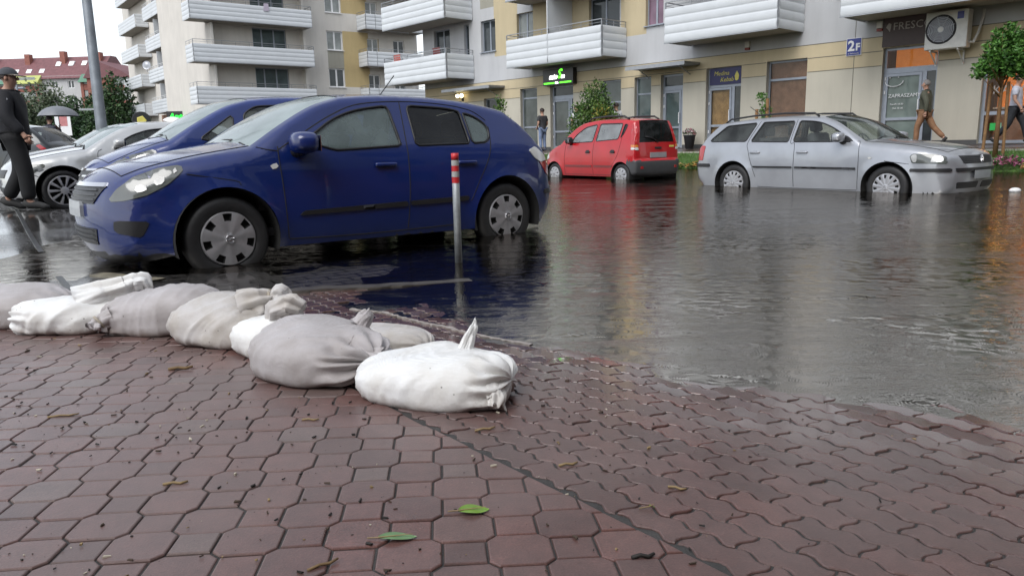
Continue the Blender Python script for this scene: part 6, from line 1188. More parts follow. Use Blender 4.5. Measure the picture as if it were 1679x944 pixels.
def sandbag(loc, yaw, a, b, h, mat_, seed, label, fold=30, amp=.010, pleat=(1, 1), egg=0.0, neck=None, stripe=None, bend=0.0, tilt=0.0):
    z0 = gzs(loc[0], loc[1]); nu, nv = 110, 96; V = []
    fd = Vector((math.cos(R(fold)), math.sin(R(fold))*.75, math.sin(R(fold))*.66)).normalized(); fe = fd.cross(Vector((0, -.5, .85))).normalized(); off = Vector((seed*3.7, seed*1.3, seed*5.1))
    for i in range(nu+1):
        th = math.pi*i/nu; u = -math.cos(th); s = math.sin(th)**.72 if 0 < i < nu else 0.0
        for j in range(nv):
            ph = 2*math.pi*j/nv; c_, d_ = math.cos(ph), math.sin(ph); w = 1+egg*u
            cc = math.copysign(abs(c_)**.86, c_); dd = math.copysign(abs(d_)**(.9 if d_ > 0 else .62), d_)
            p = Vector((u*a, b*s*cc*w*(1.0+.10*max(0, -d_)), h*.5*s*dd*w))
            n = Vector((u*b*h, cc*a*h*.5, dd*a*b)).normalized()
            # folds of the slack cloth
            q = Vector((p.dot(fd)*2.6, p.dot(fe)*15, seed*2.0))+off; r1 = 1-abs(noise.noise(q)*2.0)
            q2 = Vector((p.dot(fd)*5, p.dot(fe)*34, seed))+off; r2 = 1-abs(noise.noise(q2)*2.0)
            g = noise.noise(p*5.5+off)
            mask = .55+.45*noise.noise(p*4.0-off)
            q3 = Vector((p.dot(fd)*9, p.dot(fe)*70, seed*.7))+off; r3 = 1-abs(noise.noise(q3)*2.0)
            dsp = amp*(r1**2-.42)*.85*mask+amp*.34*(r2**3-.3)*mask+amp*.12*(r3**3-.3)*(.4+mask)+amp*2.3*g
            for e, k in ((0, -1), (1, 1)):
                wq = max(0.0, (u*k-.52)/.48)
                if wq > 0 and pleat[e]: dsp += pleat[e]*.020*wq**1.4*math.sin(13*ph+3.2*noise.noise(Vector((ph*1.3, u*3, seed))))*s
            p = p+n*dsp
            p.z += bend*(u*u)
            V.append(p)
    zmin = -h*.36; vs = []
    for p in V:
        z = p.z; z = zmin+.012*math.log(1+math.exp((z-zmin)/.012)) if (z-zmin)/.012 < 40 else z
        vs.append(Vector((p.x, p.y, z-zmin)))
    T = Matrix.Rotation(R(tilt), 4, 'Y')
    vs = [T @ v for v in vs]; mz = min(v.z for v in vs); vs = [v-Vector((0, 0, mz)) for v in vs]
    fs = [(i*nv+j, i*nv+(j+1) % nv, (i+1)*nv+(j+1) % nv, (i+1)*nv+j) for i in range(nu) for j in range(nv)]
    root = empty('sandbag', (loc[0], loc[1], z0-.004), R(yaw)); tag(root, label, 'sandbag', 'sandbags laid in a row on the block paving')
    mb = MB(); mb.mesh(vs, fs); me = mb.build('bag_body', mat_, root, True)
    for nk in (neck or []):
        # gathered neck: pleated tube flaring past the tie
        pts = [Vector(q) for q in nk['path']]; rs = nk['r']; n = len(pts); seg = 60; mb = MB(); vs2 = []; ref = None; st = 26
        fine = []; fr = []
        for k in range(st+1):
            t = k/st*(n-1); i0 = min(int(t), n-2); f = t-i0; fine.append(pts[i0].lerp(pts[i0+1], f*f*(3-2*f) if n > 2 else f)); fr.append(rs[i0]*(1-f)+rs[i0+1]*f)
        for k, p in enumerate(fine):
            d = (fine[min(k+1, st)]-fine[max(k-1, 0)]).normalized()
            if ref is None: ref = Vector((0, 1, .2))
            a_ = (ref-d*ref.dot(d)).normalized(); b_ = d.cross(a_); ref = a_
            for j in range(seg):
                ph = 2*math.pi*j/seg; fl = k/st; pl = 1+(.05+.20*fl)*math.sin(nk.get('n', 7)*ph+2.5*noise.noise(Vector((ph*.8, fl*2.2, seed+nk.get('s', 0)))))+.26*noise.noise(Vector((math.cos(ph)*1.5, math.sin(ph)*1.5, fl*3+seed)))+.12*noise.noise(Vector((math.cos(ph)*5, math.sin(ph)*5, fl*2+seed)))
                sq = nk.get('flat', 1.0); vs2.append(p+a_*(fr[k]*pl*math.cos(ph))+b_*(fr[k]*pl*math.sin(ph)*sq)+d*(.014*noise.noise(Vector((ph*2, seed, 3)))*fl))
        f2 = [(k*seg+j, k*seg+(j+1) % seg, (k+1)*seg+(j+1) % seg, (k+1)*seg+j) for k in range(st) for j in range(seg)]
        f2.append(tuple(st*seg+j for j in range(seg))); mb.mesh(vs2, f2); no = mb.build('bag_neck', nk.get('m', mat_), root, True)
        if nk.get('tie') is not None:
            k = int(nk['tie']*st); p = fine[k]; d = (fine[k+1]-fine[k-1]).normalized(); mt = Matrix.Translation(p) @ d.to_track_quat('Z', 'Y').to_matrix().to_4x4(); mb = MB(); rr = fr[k]*1.12; mb.lathe([(rr-.006, -.006), (rr+.003, -.005), (rr+.005, 0), (rr+.003, .005), (rr-.006, .006)], 20, mt); mb.build('tie', M['tie'], no, True)
    return root
sandbag((-2.46, 3.56), -8, .30, .20, .225, M['bag_g'], 1, 'greyish sandbag cut off by the left edge, leftmost of the row', 20, .009, (1, .6))
sandbag((-2.03, 3.39), 12, .26, .17, .185, M['bag_w'], 2, 'bright white sandbag with a long twisted neck, second from the left', 28, .014, (1.4, .3), bend=.01,
        neck=[dict(path=[(.02, -.04, .13), (.13, -.02, .165), (.22, .0, .195), (.27, .01, .215)], r=[.075, .06, .045, .030], n=5, tie=None), dict(path=[(.245, .005, .21), (.285, .015, .212), (.30, .02, .165)], r=[.034, .040, .022], n=5, s=3)])
sandbag((-1.60, 3.33), 6, .262, .17, .235, M['bag_g'], 3, 'smooth grey sandbag with its tied end low at the left, third from the left', 70, .010, (1.3, .4), egg=.16, tilt=-3,
        neck=[dict(path=[(-.20, -.08, .09), (-.245, -.105, .075), (-.255, -.12, .05)], r=[.05, .03, .042], n=6, tie=.5)])
sandbag((-1.24, 3.13), -16, .235, .19, .235, M['bag_m'], 4, 'striped creased off-white sandbag with a knotted neck, fourth from the left', 46, .017, (.6, .8),
        neck=[dict(path=[(.12, -.03, .15), (.19, .0, .185), (.225, .02, .195)], r=[.085, .050, .028], n=7), dict(path=[(.22, .02, .19), (.255, .03, .205), (.275, .035, .18)], r=[.026, .052, .044], n=6, s=2, tie=.12, flat=.8)])
sandbag((-.965, 2.93), -30, .185, .155, .185, M['bag_w'], 5, 'small white sandbag squeezed between two larger ones, grey crumpled neck on top', 60, .010, (.5, .7),
        neck=[dict(path=[(.02, -.03, .13), (.055, -.02, .185), (.10, .0, .205), (.14, .02, .185)], r=[.030, .062, .060, .035], n=6, m=M['bag_m'], flat=.8)])
sandbag((-.69, 2.58), -34, .255, .205, .235, M['bag_g'], 6, 'large round grey sandbag with a gathered wrinkled end at its right', 40, .012, (.4, 1.9), egg=-.10,
        neck=[dict(path=[(.17, .0, .11), (.225, .01, .10), (.25, .02, .085)], r=[.06, .034, .045], n=9), dict(path=[(.09, .10, .17), (.105, .125, .20), (.105, .14, .215)], r=[.038, .026, .014], n=4, s=4)])
sandbag((-.50, 2.90), -30, .20, .13, .135, M['bag_m'], 7, 'low dirty sandbag half hidden behind the two front bags', 20, .008, (.6, .6))
sandbag((-.265, 2.335), -14, .262, .182, .192, M['bag_w'], 8, 'brightest white sandbag at the right end, a pointed corner sticking up', 42, .0085, (.15, 1.6), egg=.10,
        neck=[dict(path=[(.09, .06, .135), (.105, .085, .185), (.115, .10, .215), (.118, .103, .236)], r=[.052, .040, .024, .006], n=3, flat=.45), dict(path=[(.215, -.09, .07), (.245, -.115, .045), (.25, -.135, .022)], r=[.040, .030, .026], n=6, s=2, flat=.7)])
# ------------------------------------------------------------------ bollard, lamp post and other street things
M['galv'] = simple('galvanised_steel', (.30, .32, .33), .5, metal=.4, var=.25, scale=18); M['red_tape'] = simple('red_reflective_tape', (.50, .025, .03), .4, var=.15, scale=20); M['grey_tape'] = simple('grey_tape', (.36, .36, .35), .45, var=.15); M['pole'] = simple('grey_lamp_pole', (.17, .19, .21), .55, metal=.3, var=.25, scale=4)
s = tag(empty('bollard', (-.39, 5.41, -.03)), 'grey steel bollard with red reflective bands standing in the flood beside the dark blue car', 'bollard'); 
mb = MB(); mb.tube([(0, 0, 0), (0, 0, .80)], .0265, 24); mb.build('post', M['galv'], s, True)
for k, (a, b, m) in enumerate(((.775, .825, 'red_tape'), (.735, .775, 'grey_tape'), (.695, .735, 'red_tape'), (.655, .695, 'grey_tape'), (.612, .655, 'red_tape'))): mb = MB(); mb.lathe([(.0, b-.0004), (.0275+.0003*(k % 2), b-.0004), (.0275+.0003*(k % 2), a+.0004), (.0, a+.0004)] if k == 0 else [(.0275+.0003*(k % 2), b-.0004), (.0275+.0003*(k % 2), a+.0004)], 24); mb.build('reflective_band', M[m], s, True)
def lamp_post(loc, H, r0, r1, label, arm=1.2, ang=0.0):
    s = tag(empty('lamp_post', loc, ang), label, 'lamp post'); mb = MB(); mb.tube([(0, 0, 0), (0, 0, .8), (0, 0, .85), (0, 0, H)], [r0*1.25, r0*1.2, r0, r1], 20); mb.build('pole', M['pole'], s, True)
    mb = MB(); mb.tube([(0, 0, H-.1), (0, 0, H+.3), (arm*.4, 0, H+.45), (arm, 0, H+.45)], r1*.8, 8); mb.build('arm', M['pole'], s, True); mb = MB(); mb.box(arm-.1, arm+.5, -.14, .14, H+.38, H+.52, bev=.05); mb.build('lamp_head', M['alu'], s); return s
s = lamp_post((-7.73, 14.4, .03), 8.0, .102, .05, 'thick grey tapered lamp post rising behind the silver saloon', 1.2, R(200)); s.rotation_euler[1] = R(-.4)
lamp_post((-32.0, 50.0, .35), 5.0, .09, .06, 'thin pale street lamp with a short arm in front of the far trees', -1.0); lamp_post((-33.1, 50.8, .35), 4.4, .08, .05, 'thin pole lamp left of its twin by the far trees', .6)
s = tag(empty('road_sign', (-22.2, 41.0, .33)), 'thin signpost with a crossbar in front of the dark tree', 'sign'); mb = MB(); mb.tube([(0, 0, 0), (0, 0, 3.0)], .045, 8); mb.build('post', M['galv'], s); mb = MB(); mb.box(-.85, .1, -.04, .04, 2.8, 2.9); mb.build('crossbar', M['galv'], s); mb = MB(); mb.box(-.25, .25, -.06, -.03, 1.3, 1.75); mb.build('panel', M['pvc'], s)
s = tag(empty('road_sign', (-24.0, 41.0, .33)), 'small white and red notice board on a post by the umbrella', 'sign'); mb = MB(); mb.tube([(0, 0, 0), (0, 0, 2.2)], .04, 8); mb.build('post', M['galv'], s); mb = MB(); mb.box(-.42, .42, -.06, -.03, 1.5, 2.7, 0); mb.box(-.2, .25, -.066, -.0605, 2.0, 2.5, 1); mb.build('panel', [M['pvc'], simple('notice_red', (.5, .2, .2), .6)], s)
# ------------------------------------------------------------------ people
def skin_mesh(chains, radii, subd=2):
    """grow one surface over connected joints: chains = list of joint lists (name -> position)"""
    names = {}; vs = []; es = []; rr = []
    for ch in chains:
        prev = None
        for nm, p in ch:
            if nm not in names: names[nm] = len(vs); vs.append(p); rr.append(radii[nm])
            k = names[nm]
            if prev is not None: es.append((prev, k))
            prev = k
    me = bpy.data.meshes.new('tmp'); me.from_pydata(vs, es, []); o = bpy.data.objects.new('tmp', me); COL.objects.link(o)
    md = o.modifiers.new('skin', 'SKIN'); md.use_smooth_shade = True
    for i, v in enumerate(me.skin_vertices[0].data): v.radius = rr[i] if isinstance(rr[i], tuple) else (rr[i], rr[i]); v.use_root = (i == 0)
    sb = o.modifiers.new('sub', 'SUBSURF'); sb.levels = subd; sb.render_levels = subd
    bpy.context.view_layer.update(); m2 = bpy.data.meshes.new_from_object(o.evaluated_get(bpy.context.evaluated_depsgraph_get()))
    out = ([v.co.copy() for v in m2.vertices], [tuple(p.vertices) for p in m2.polygons]); bpy.data.objects.remove(o); bpy.data.meshes.remove(me); bpy.data.meshes.remove(m2); return out
BASE = dict(pelvis=(0, 0, .96), waist=(0, .0, 1.08), chest=(0, .0, 1.30), neckb=(0, -.01, 1.47), neck=(0, .01, 1.54), jaw=(0, .035, 1.60), head=(0, .03, 1.67), crown=(0, .015, 1.735),
    shL=(-.17, 0, 1.42), elL=(-.235, -.03, 1.14), wrL=(-.25, .04, .90), haL=(-.25, .06, .83), shR=(.17, 0, 1.42), elR=(.235, -.03, 1.14), wrR=(.25, .04, .90), haR=(.25, .06, .83),
    hipL=(-.09, 0, .90), knL=(-.10, .03, .50), anL=(-.10, -.02, .09), toL=(-.115, .15, .035), hipR=(.09, 0, .90), knR=(.10, .03, .50), anR=(.10, -.02, .09), toR=(.115, .15, .035))
RAD = dict(pelvis=.135, waist=.125, chest=.145, neckb=.075, neck=.055, jaw=.075, head=.098, crown=.078, shL=.072, shR=.072, elL=.043, elR=.043, wrL=.029, wrR=.029, haL=.036, haR=.036, hipL=.090, hipR=.090, knL=.058, knR=.058, anL=.042, anR=.042, toL=.034, toR=.034)
SKIN = simple('skin_tone', (.42, .24, .17), .55, var=.08, scale=12)
def person(loc, face, label, pose={}, top=(.1, .1, .1), low=(.1, .1, .1), hair=(.03, .02, .018), H=1.78, sleeves='long', cap=None, shoes=(.03, .03, .03), jacket=True, bulk=1.0, legs_bulk=0.0, stripe=False, group=None, hairless=.0):
    k = H/1.78; J = {a: Vector(b)*k for a, b in BASE.items()}
    for a, b in pose.items(): J[a] = Vector(b)*k
    r = {a: b*k for a, b in RAD.items()}; P = lambda *n: [(q, J[q]) for q in n]
    torso = P('pelvis', 'waist', 'chest', 'neckb', 'neck', 'jaw', 'head', 'crown'); arms = [P('chest', 'sh'+s, 'el'+s, 'wr'+s, 'ha'+s) for s in 'LR']; legs = [P('pelvis', 'hip'+s, 'kn'+s, 'an'+s, 'to'+s) for s in 'LR']
    vs, fs = skin_mesh([torso]+arms+legs, r); mb = MB(); mb.mesh(vs, fs)
    hd = J['head']; mb.ball(hd+Vector((0, .098, -.015))*k, (.014*k, .022*k, .024*k), 0, 1)
    for s in (-1, 1): mb.ball(hd+Vector((s*.094, -.005, -.01))*k, (.012*k, .022*k, .034*k), 0, 1)
    for s in 'LR':   # five unequal, slightly curled fingers
        h_ = J['ha'+s]; d = (J['ha'+s]-J['wr'+s]).normalized(); sd = Vector((0, 1, 0)); sd = (sd-d*sd.dot(d)).normalized(); pn = d.cross(sd)*(1 if s == 'L' else -1)
        for q, (of, ln) in enumerate(((-.026, .060), (-.009, .074), (.009, .078), (.026, .068))): b0 = h_+sd*of*k; mb.tube([b0, b0+d*ln*.5*k, b0+(d*ln*.85+pn*ln*.35)*k, b0+(d*ln+pn*ln*.7)*k], [.010*k, .0095*k, .0085*k, .006*k], 6)
        b0 = h_+sd*.022*k-d*.03*k; mb.tube([b0, b0+(sd*.030+d*.02)*k, b0+(sd*.040+d*.055+pn*.015)*k], [.012*k, .0105*k, .008*k], 6)
    o = mb.build('person', SKIN, None, True); o.location = loc; o.rotation_euler = (0, 0, face); tag(o, label, 'person', group)
    cm = lambda n, c, rg=.8: simple(n, c, rg, var=.22, scale=9, bump=.25, bscale=40)
    # face details
    mb = MB()
    for s in (-1, 1): mb.ball(hd+Vector((s*.034, .086, .012))*k, (.012*k, .008*k, .006*k), 0, 1)
    mb.build('eyes', M['dark'], o)
    mb = MB(); mb.ball(hd+Vector((0, .088, -.062))*k, (.024*k, .010*k, .006*k), 0, 1); mb.build('mouth', simple('lips', (.30, .12, .10), .5, var=0), o)
    # shirt or jacket
    rj = dict(r); 
    for a, e in (('pelvis', .030), ('waist', .026), ('chest', .022), ('neckb', .012), ('shL', .020), ('shR', .020), ('elL', .022), ('elR', .022), ('wrL', .018), ('wrR', .018)): rj[a] = (r[a]+e*k*bulk)
    jj = P('pelvis', 'waist', 'chest', 'neckb'); sh = []
    for s in 'LR':
        if sleeves == 'long': sh.append(P('chest', 'sh'+s, 'el'+s, 'wr'+s))
        else: J['sl'+s] = J['sh'+s].lerp(J['el'+s], .68); rj['sl'+s] = (r['sh'+s]+r['el'+s])*.5+.018*k; sh.append(P('chest', 'sh'+s, 'sl'+s))
    J['hem'] = J['pelvis']+Vector((0, 0, -.07))*k; rj['hem'] = r['pelvis']+.032*k; jj = P('hem')+jj
    vs, fs = skin_mesh([jj]+sh, rj); mb = MB(); mb.mesh(vs, fs); jk = mb.build('jacket' if jacket else 'shirt', cm('coat_cloth', top), o, True)
    if jacket: mb = MB(); mt = Matrix.Translation(J['neckb']+Vector((0, .0, .015))*k); mb.lathe([(.085*k, -.03*k), (.088*k, .03*k), (.078*k, .04*k), (.074*k, -.02*k)], 20, mt); mb.build('collar', cm('collar_cloth', tuple(c*.8 for c in top)), jk, True)
    if stripe:
        for s in (-1, 1): mb = MB(); mb.tube([J['shL' if s < 0 else 'shR']+Vector((s*.07, .07, -.02))*k, J['shL' if s < 0 else 'shR']+Vector((s*.098, .03, -.12))*k], .010*k, 6); mb.build('shoulder_stripe', simple('grey_stripe', (.25, .26, .28), .6, var=0), jk)
    rl = dict(r); rl['pelvis'] = r['pelvis']+.012*k
    for s in 'LR': rl['hip'+s] = r['hip'+s]+.020*k; rl['kn'+s] = r['kn'+s]+(.024+legs_bulk)*k; rl['an'+s] = r['an'+s]+(.026+legs_bulk)*k; rl['hip'+s] += legs_bulk*k
    for s in 'LR': J['cf'+s] = J['an'+s].lerp(J['kn'+s], .05); rl['cf'+s] = r['an'+s]+(.026+legs_bulk)*k
    vs, fs = skin_mesh([P('pelvis', 'hip'+s, 'kn'+s, 'cf'+s) for s in 'LR'], rl); mb = MB(); mb.mesh(vs, fs); mb.build('trousers', cm('trouser_cloth', low), o, True)
    for s in 'LR':
        an, to = J['an'+s], J['to'+s]; d = (to-an); d.z = d.z*.6; mb = MB(); mb.tube([an+Vector((0, -.03, .0))*k-d*.22, an+Vector((0, 0, -.03))*k, an.lerp(to, .5)+Vector((0, 0, -.005))*k, to, to+d.normalized()*.06*k], [.046*k, .052*k, .047*k, .042*k, .022*k], 12); mb.build('shoe', cm('shoe_leather', shoes), o, True)
    # hair or cap
    mb = MB(); bm = bmesh.new(); bmesh.ops.create_icosphere(bm, subdivisions=3, radius=1)
    for v in list(bm.verts):
        if v.co.y > .30 and v.co.z < .42+hairless or v.co.z < -.45 or (v.co.y > .0 and v.co.z < .05): bm.verts.remove(v)
    mb.bm(bm, 0, Matrix.Translation(hd+Vector((0, -.008, .022))*k) @ Matrix.Diagonal((.106*k, .112*k, .112*k, 1))); mb.build('hair', simple('hair_tone', hair, .7, var=.3, scale=60, bump=.4, bscale=120), o, True)
    if cap:
        mb = MB(); mt = Matrix.Translation(hd+Vector((0, -.005, .045))*k); mb.lathe([(.0, .085*k), (.055*k, .076*k), (.095*k, .045*k), (.114*k, .0), (.114*k, -.012*k)], 24, mt); co = mb.build('cap', cm('cap_cloth', cap[0]), o, True)
        mb = MB(); vs = []; n = 13
        for q in range(n): a_ = math.pi*(q/(n-1)); vs += [hd+Vector((.108*math.cos(a_), .10*math.sin(a_)-.005, .040))*k, hd+Vector((.098*math.cos(a_), .095+.105*math.sin(a_), .030-.012*math.sin(a_)))*k, hd+Vector((.098*math.cos(a_), .095+.10*math.sin(a_), .022-.012*math.sin(a_)))*k, hd+Vector((.108*math.cos(a_), .10*math.sin(a_)-.005, .030))*k]
        fs = [(q*4+e, (q+1)*4+e, (q+1)*4+(e+1) % 4, q*4+(e+1) % 4) for q in range(n-1) for e in range(4)]; mb.mesh(vs, fs); mb.build('cap_brim', cm('brim_cloth', cap[1]), co)
    return o
def WA(s, off, z): p = A_M @ Vector((s, -off, z)); return (p.x, p.y, p.z)
FA = R(-47.5)     # facade direction; facing along it to the left = FA + 90 deg
WALK = dict(hipL=(-.09, .01, .90), knL=(-.10, .20, .52), anL=(-.10, .30, .13), toL=(-.11, .46, .09), hipR=(.09, -.01, .90), knR=(.10, -.12, .50), anR=(.10, -.42, .17), toR=(.11, -.30, .04), elL=(-.24, -.12, 1.16), wrL=(-.24, -.10, .92), haL=(-.24, -.09, .85), elR=(.24, .02, 1.15), wrR=(.24, .17, .95), haR=(.24, .20, .88))
pz = lambda x, y: gzs(x, y)
person((-6.68, 10.25, pz(-6.68, 10.25)+.004), R(-78), 'man in black jacket and pale-brimmed cap walking at the left edge', dict(WALK, hipR=(.09, .01, .90), knR=(.10, .10, .50), anR=(.10, .10, .09), toR=(.11, .27, .035), knL=(-.10, -.02, .50), anL=(-.10, -.24, .12), toL=(-.11, -.09, .035), hipL=(-.09, -.01, .9), elR=(.26, .03, 1.16), wrR=(.27, .20, .96), haR=(.27, .235, .90)), (.006, .0065, .010), (.006, .0065, .008), H=1.86, cap=((.05, .055, .065), (.34, .30, .25)), stripe=True, bulk=2.2, legs_bulk=.022)
person(WA(-14.96, 1.0, .515), FA+R(80), 'man in dark T-shirt and blue jeans standing by the glass door under the black sign', dict(wrR=(.20, .14, .98), haR=(.14, .19, .96), wrL=(-.22, .12, .95), haL=(-.17, .18, .93)), (.030, .030, .034), (.17, .22, .34), sleeves='short', jacket=False, shoes=(.06, .07, .10))
person(WA(.10, 1.0, .52), FA+R(90), 'older man in olive jacket and brown trousers striding left past the frosted door', dict(WALK, knL=(-.10, .14, .52), anL=(-.10, .14, .12), toL=(-.11, .30, .06), knR=(.10, -.22, .52), anR=(.10, -.52, .22), toR=(.11, -.46, .07)), (.060, .062, .042), (.24, .125, .065), hair=(.16, .15, .145), H=1.80, bulk=1.35, hairless=.15)
person(WA(2.20, .75, .53), FA+R(-90), 'man in pale grey T-shirt and dark trousers at the right edge behind the young tree', WALK, (.46, .47, .54), (.025, .028, .034), sleeves='short', jacket=False)
person(WA(-10.72, 1.25, .51), FA+R(75), 'dark-haired person in white shirt standing behind the bush beyond the red car roof', {}, (.66, .66, .67), (.06, .07, .1), sleeves='short', jacket=False)
person(WA(-12.75, 1.3, .51), FA+R(-90), 'person in white top mostly hidden by the left side of the bush', {}, (.66, .66, .67), (.3, .3, .32), sleeves='short', jacket=False)
TCM = Matrix.Translation((-27.8, 63.3, 0)) @ Matrix.Rotation(R(38), 4, 'Z')
q = TCM @ Vector((.95, -.7, 4.3+2*2.7+.18)); person(q, R(190), 'long-haired woman in a pinkish top on a balcony of the left tower', {}, (.45, .28, .26), (.1, .1, .12), H=1.66, sleeves='short', jacket=False, hair=(.05, .03, .025))
def umbrella(loc, rad, col, label, tilt=0.0):
    s = tag(empty('umbrella', loc), label, 'umbrella'); s.rotation_euler = (0, R(tilt), R(20)); n = 8; mb = MB(); vs = [(0, 0, .0)]; rings = 5; seg = n*4
    for i in range(1, rings+1):
        q = i/rings
        for k in range(seg): a = 2*math.pi*k/seg; sc_ = 1-.06*q*abs(math.sin(n*a/2)); r_ = rad*math.sin(q*1.25)/math.sin(1.25)*sc_; vs.append((r_*math.cos(a), r_*math.sin(a), -rad*.52*(1-math.cos(q*1.25))/(1-math.cos(1.25))))
    fs = [(0, 1+k, 1+(k+1) % seg) for k in range(seg)]+[(1+(i-1)*seg+k, 1+i*seg+k, 1+i*seg+(k+1) % seg, 1+(i-1)*seg+(k+1) % seg) for i in range(1, rings) for k in range(seg)]
    mb.mesh(vs, fs); mb.build('canopy', simple('umbrella_cloth', col, .5, var=.15, scale=3), s, True); mb = MB(); mb.tube([(0, 0, .06), (0, 0, -.85)], .012, 6); mb.build('shaft', M['rail'], s)
    mb = MB(); mb.tube([(0, 0, -.85), (0, 0, -.93), (.03, 0, -.96), (.06, 0, -.93)], .016, 6); mb.build('grip', M['dark'], s); return s
HOLD = dict(elR=(.22, .16, 1.22), wrR=(.14, .30, 1.38), haR=(.13, .32, 1.44))
umbrella((-14.95, 25.3, 2.42), .62, (.17, .18, .20), 'dark grey open umbrella above the car roofs at the left'); person((-15.1, 25.0, .33), R(0), 'person under the dark grey umbrella hidden behind parked cars', HOLD, (.05, .05, .07), (.04, .04, .06), H=1.75)
umbrella((-16.9, 38.9, 2.55), .66, (.75, .75, .76), 'white open umbrella near the green neon sign', 18); person((-17.05, 38.6, .35), R(0), 'person under the white umbrella behind the blue minivan', HOLD, (.5, .5, .52), (.1, .1, .15), H=1.75)
# ------------------------------------------------------------------ trees and plants
def leaf_mats(name, cols): return [simple('%s_leaf' % name, c, .5, var=.25, scale=5, spec=.4) for c in cols]
def tree(name, loc, label, cat, crowns, nleaf, size, mats, trunk, limbs=5, seed=1, tr=.05, gap=.35, group=None, bark=(.10, .075, .05), upright=.3, stems=None):
    rn = random.Random(seed); s = tag(empty(name, loc), label, cat, group)
    mb = MB(); top = Vector(crowns[0][0])
    for st in (stems or [[(0, 0, -.1), (trunk[0]*.3, trunk[1]*.3, trunk[2]*.35), (trunk[0]*.7, trunk[1]*.7, trunk[2]*.7), tuple(trunk)]]):
        n = len(st); mb.tube(st, [tr*(1-.55*k/(n-1)) for k in range(n)], 10)
    for k in range(limbs):
        c, r_ = crowns[k % len(crowns)]; a = rn.random()*6.283; e = Vector(c)+Vector((math.cos(a)*r_[0]*.75, math.sin(a)*r_[1]*.75, rn.uniform(-.3, .6)*r_[2])); b0 = Vector(trunk)*rn.uniform(.6, .98); m_ = b0.lerp(e, .5)+Vector((0, 0, .12*r_[2])); mb.tube([b0, m_, e], [tr*.4, tr*.25, tr*.09], 6)
    mb.build('trunk', simple('bark', bark, .85, var=.35, scale=20, bump=.6, bscale=50), s, True)
    mb = MB(); tot = sum(r_[0]*r_[1]*r_[2] for _, r_ in crowns)
    for c, r_ in crowns:
        for _ in range(int(nleaf*r_[0]*r_[1]*r_[2]/tot)):
            for _t in range(30):
                d = Vector((rn.gauss(0, 1), rn.gauss(0, 1), rn.gauss(0, 1))).normalized(); q = rn.random()**.42; p = Vector((d.x*r_[0], d.y*r_[1], d.z*r_[2]))*q
                nn = noise.noise(Vector((p.x/r_[0], p.y/r_[1], p.z/r_[2]))*2.4+Vector((seed*9.1, 0, 0)))
                if nn > -gap+rn.uniform(-.25, .25)+max(0, q-.75)*1.6*rn.random(): break
            p = p*(1+.22*nn)+Vector(c); s_ = size*rn.uniform(.6, 1.25)
            ax = Vector((rn.gauss(0, 1), rn.gauss(0, 1), rn.gauss(0, .6)+upright)).normalized(); up = Vector((rn.gauss(0, 1), rn.gauss(0, 1), rn.gauss(0, 1)+.8)).normalized(); sd = ax.cross(up); 
            if sd.length < .05: continue
            sd.normalize(); m = min(len(mats)-1, max(0, int((nn+.5+rn.uniform(-.25, .25))*len(mats)))); f = ax.cross(sd)*s_*.12
            n0 = len(mb.v); mb.v += [tuple(x) for x in (p, p+ax*s_*.5+sd*s_*.28+f, p+ax*s_, p+ax*s_*.5-sd*s_*.28+f)]; mb.f += [(n0, n0+1, n0+2), (n0, n0+2, n0+3)]; mb.m += [m, m]
    mb.build('crown', mats, s, False, False); return s
LM = leaf_mats('maple', [(.016, .050, .010), (.030, .095, .014), (.055, .150, .022), (.085, .20, .03)]); LB_ = leaf_mats('bush', [(.018, .048, .012), (.032, .080, .016), (.060, .130, .022), (.095, .16, .03)]); LF_ = leaf_mats('far_tree', [(.04, .065, .035), (.06, .09, .045), (.09, .12, .065), (.14, .165, .10)]); LD = leaf_mats('dark_tree', [(.012, .034, .012), (.022, .056, .016), (.042, .088, .026)]); LY = leaf_mats('yellow', [(.20, .18, .02), (.28, .24, .04)])
p = WA(2.42, 3.0, .30); tree('young_tree', p, 'young round-headed tree tied between stakes on the grass at the right', 'tree', [((0.05, 0, 2.25), (.55, .55, .44)), ((.0, .05, 2.78), (.24, .24, .32)), ((.30, .05, 2.66), (.30, .30, .30)), ((-.42, 0, 2.02), (.26, .26, .24)), ((.45, 0, 2.06), (.34, .34, .30)), ((-.62, .0, 1.88), (.12, .12, .10)), ((-.2, .1, 2.55), (.22, .22, .2))], 3300, .12, LM, (0, 0, 2.1), 14, 3, .06, .12, bark=(.16, .085, .035))
for q, (s_, o_, lean) in enumerate(((2.16, 3.05, .10), (2.56, 2.9, -.05))):
    m_ = tag(empty('tree_stake', WA(s_, o_, .28)), ('thin wooden stake leaning left of the young tree', 'upright wooden stake close to the young tree trunk')[q], 'stake'); mb = MB(); mb.tube([(0, 0, -.1), (lean, lean*.5, 1.75)], .035, 10); mb.build('pole', simple('stake_wood', (.22, .12, .05), .75, var=.3, scale=15, bump=.4), m_)
tree('bush', WA(-11.2, 2.0, .48), 'tall leafy bush on the grass in front of the shops behind the red car', 'bush', [((0, 0, 1.15), (.95, .8, .95)), ((.05, 0, 1.95), (.55, .5, .75)), ((-.45, 0, .75), (.55, .5, .6)), ((.5, 0, .95), (.55, .5, .6))], 6800, .11, LB_, (0, 0, 1.9), 12, 5, .035, .28, upright=.7)
tree('shrub', WA(-10.6, 2.35, .48), 'yellowish shrub at the right flank of the tall bush', 'bush', [((0, 0, 1.25), (.36, .36, .55))], 620, .10, LY+LB_[2:3], (0, 0, 1.2), 5, 6, .02, .2, upright=.7)
